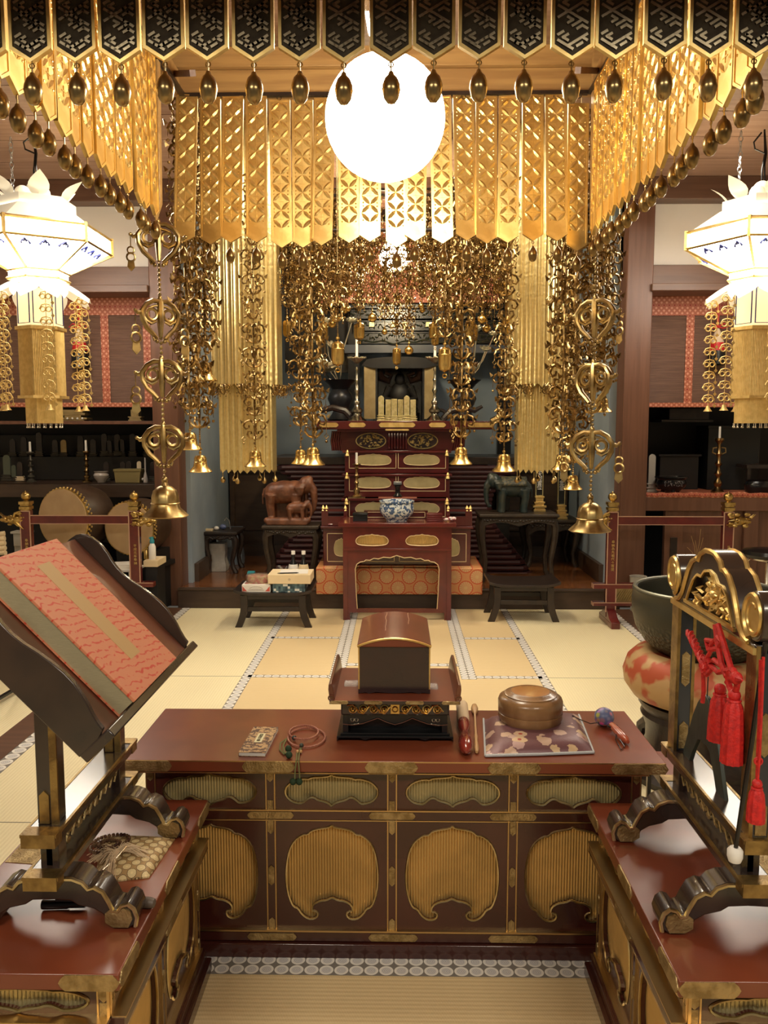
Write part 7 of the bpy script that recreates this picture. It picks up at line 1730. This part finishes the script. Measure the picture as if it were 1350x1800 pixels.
g = B(); g.box(x0, x1, Y, Y+.25, zz_-.05, zz_); obj('box_body', g, 'cream', t, bevel=.003)
g = B(); g.box(x0+.01, x1-.01, Y+.02, Y+.24, 0, zz_-.05); obj('dark_base', g, 'void', t)
Yb = Y+.08; x = pX(268, 980, Yb); t = thing('spray_bottle', 'white bottle with a teal cap standing on the wooden crate', 'bottle', (x, Yb, zz_))
g = B(); g.lathe([(0, 0), (.026, 0), (.028, .01), (.028, .10), (.018, .125), (.016, .13)], (x, Yb, zz_), 16); obj('bottle_body', g, 'paper', t); g = B(); g.lathe([(.018, .13), (.020, .15), (.012, .165), (.014, .18), (0, .182)], (x, Yb, zz_), 14); g.box(x-.022, x, Yb-.006, Yb+.006, zz_+.165, zz_+.178); obj('teal_cap', g, 'teal2', t)
x = pX(256, 980, Yb); g = B(); g.lathe([(0, 0), (.02, 0), (.02, .07), (.017, .075), (0, .076)], (x, Yb+.02, zz_), 14); one('small_tin', g, 'goldo', 'small gold and white tin beside the teal capped bottle', 'tin')
g = B(); Y = 6.6; r_ = random.Random(1)
t = thing('rolled_scrolls', 'bundle of cream rolled papers at the left edge of the picture', 'scrolls', (pX(2, 950, Y), Y, .5))
for k in range(5): g = B(); g.tube([(pX(-25, 950, Y), Y, pz(975-k*8, Y)), (pX(14-k*2, 950, Y), Y-.05+k*.02, pz(972-k*8, Y))], .02, 10); obj('roll', g, 'cream', t)
g = B(); g.box(pX(-30, 950, Y), pX(16, 950, Y), Y-.1, Y+.2, 0, pz(980, Y)); obj('box_base', g, 'void', t)
g = B(); x0, x1 = pX(18, 940, 7.0), pX(50, 940, 7.0); g.box(x0, x1, 7.0, 7.12, pz(940, 7), pz(936, 7)); g.box(x0+.02, x1-.02, 7.01, 7.12, pz(962, 7), pz(940, 7)); g.box(x0+.02, x1, 7.02, 7.12, 0, pz(962, 7)); one('stack_of_folders', g, 'paperd', 'stack of white folders on the floor at the far left, behind the rail stand', 'folders', bevel=.003)
# ================================================================ RIGHT BAY
zr = zr1+.008
stick(1262, 770, 750, 7.55, zr, 'tall brass candlestick with ring handles and a white candle, in the right bay', 'bellbrass', 1.25, handles=True)
Y = 7.5; x = pX(1180, 850, Y); t = thing('incense_burner', 'black incense burner with silver floral inlay on the right bay sill', 'incense burner', (x, Y, zr))
g = B(); g.lathe([(0, .02), (.08, .02), (.09, .03), (.125, .06), (.135, .09), (.12, .12), (.125, .13), (.15, .14), (.15, .15), (.12, .152), (.1, .10), (0, .08)], (x, Y, zr), 28, sy=.7)
for k in range(3): a = radians(-90+120*k); g.tube([(x+.07*cos(a), Y+.05*sin(a), zr+.03), (x+.085*cos(a), Y+.06*sin(a), zr)], [.02, .014], 6)
obj('burner_body', g, 'black', t)
g = B(); r_ = random.Random(5)
for k in range(40): a = radians(-90+r_.uniform(-38, 38)); q = r_.uniform(.065, .112); rr_ = .128+(.008 if .075 < q < .105 else -.004); g.ball((x+rr_*cos(a), Y+rr_*.7*sin(a)-.002, zr+q), .005, 5, 4)
obj('floral_inlay', g, 'steel', t)
x = pX(1335, 855, Y); g = B(); g.lathe([(0, 0), (.10, 0), (.13, .04), (.135, .08), (.11, .11), (.12, .12), (.1, .12), (0, .09)], (x, Y, zr), 24, sy=.7); one('second_incense_burner', g, 'black', 'dark footed burner at the right edge of the right bay sill', 'incense burner')
tablet(1149, 7.6, zr, pz(798, 7.6)-zr, .062, 'greyish slim tablet standing alone in the right bay', m='paperd', mt='paperd')
g = B(); x0, x1 = pX(1160, 820, 7.95), pX(1228, 820, 7.95); z9 = zr+.0; g.box(x0, x1, 7.95, 8.2, z9, pz(800, 7.95)); g.box(x0-.02, x1+.02, 7.93, 8.2, pz(802, 7.95), pz(798, 7.95)); one('dark_chest', g, 'darkst', 'dark low chest behind the incense burner in the right bay', 'chest', bevel=.003)
g = B(); x0, x1 = pX(1240, 820, 7.95), pX(1330, 820, 7.95); g.box(x0, x1, 7.9, 8.2, z9, pz(750, 7.9)); g.box(x0-.01, x1+.01, 7.89, 8.2, pz(753, 7.9), pz(748, 7.9)); one('dark_cabinet', g, 'darkst2', 'tall dark cabinet behind the tall candlestick in the right bay', 'cabinet', bevel=.003)
t = thing('dark_side_stand', 'small dark wooden stand at the right edge of the right bay', 'stand', (pX(1338, 820, 7.7), 7.7, z9)); x0, x1 = pX(1305, 820, 7.7), pX(1380, 820, 7.7)
g = B(); g.box(x0, x1, 7.6, 7.85, pz(822, 7.7), pz(816, 7.7)); obj('stand_top', g, 'ebony', t)
for x in (x0+.03, x1-.03):
    g = B(); g.box(x-.015, x+.015, 7.62, 7.65, z9, pz(822, 7.7)); obj('leg', g, 'ebony', t)
x = pX(1209, 735, 7.9); g = B(); g.box(pX(1175, 735, 8.0), pX(1245, 735, 8.0), 7.98, 8.2, pz(738, 8), pz(718, 8)); one('dark_carved_box', g, 'ebony', 'dark carved box high in the right bay, under the blind', 'box', bevel=.004)
g = B(); g.box(pX(1160, 745, 8.0), pX(1250, 745, 8.0), 7.95, 8.29, pz(742, 8), pz(738, 8)); struct('trim_62', g, 'ebony', 'dark shelf in the right bay')
# bucket, stool, twigs
Y = 6.95; x = pX(1122, 1010, Y); g = B(); g.lathe([(0, 0), (.055, 0), (.07, .30), (.073, .302), (.066, .30), (.05, .01)], (x, Y, .0), 20); one('white_bucket', g, 'paperd', 'slim white bucket on the floor beside the right pillar', 'bucket')
Y = 5.6; x = pX(1350, 975, Y); zz_ = pz(972, Y); t = thing('chrome_stool', 'round black padded stool with bent chrome legs at the right edge', 'stool', (x, Y, 0))
g = B(); g.lathe([(0, -.02), (.15, -.02), (.165, 0), (.16, .025), (.10, .035), (0, .036)], (x, Y, zz_), 32); obj('seat', g, 'black', t)
for k in range(4):
    a = radians(45+90*k+20); g = B(); g.tube([(x+.10*cos(a), Y+.10*sin(a), zz_-.02), (x+.13*cos(a), Y+.13*sin(a), zz_-.06), (x+.24*cos(a), Y+.24*sin(a), .012)], .011, 8); obj('leg', g, 'silver', t)
g = B(); g.torus((x, Y, zz_-.03), .12, .008, 24, 6, 'z'); obj('ring', g, 'silver', t)
g = B(); c = W(1222, 985, 6.6)
for px_, py_ in ((1215, 942), (1232, 930), (1222, 950), (1208, 962), (1236, 945)): q = W(px_, py_, 6.6); g.tube([c, (c+q)/2+Vector((.01, 0, .01)), q], .0016, 4)
t = thing('dry_twigs', 'thin dry twigs in a slim dark holder, in front of the right sliding door', 'twigs', (c.x, c.y, 0)); obj('twigs', g, 'olive', t)
g = B(); g.lathe([(0, 0), (.05, 0), (.05, .02), (.02, .04), (.02, c.z), (0, c.z)], (c.x, c.y, 0), 12); obj('holder', g, 'ebony', t)
# left foreground: low dark thing on the aisle mat
t = thing('folding_stand', 'black folding stand on the mat at the left edge, beyond the sutra stand', 'stand', G(8, 1222, .05))
g = B(); a, c = G(-30, 1244, .03), G(40, 1203, .03); g.tube([a, c], .014, 6); g.tube([G(-40, 1193, .2), G(22, 1190, .2)], .012, 6); g.tube([G(22, 1190, .2), c], .010, 6); g.tube([G(-40, 1193, .2), a], .010, 6); obj('frame', g, 'black', t)
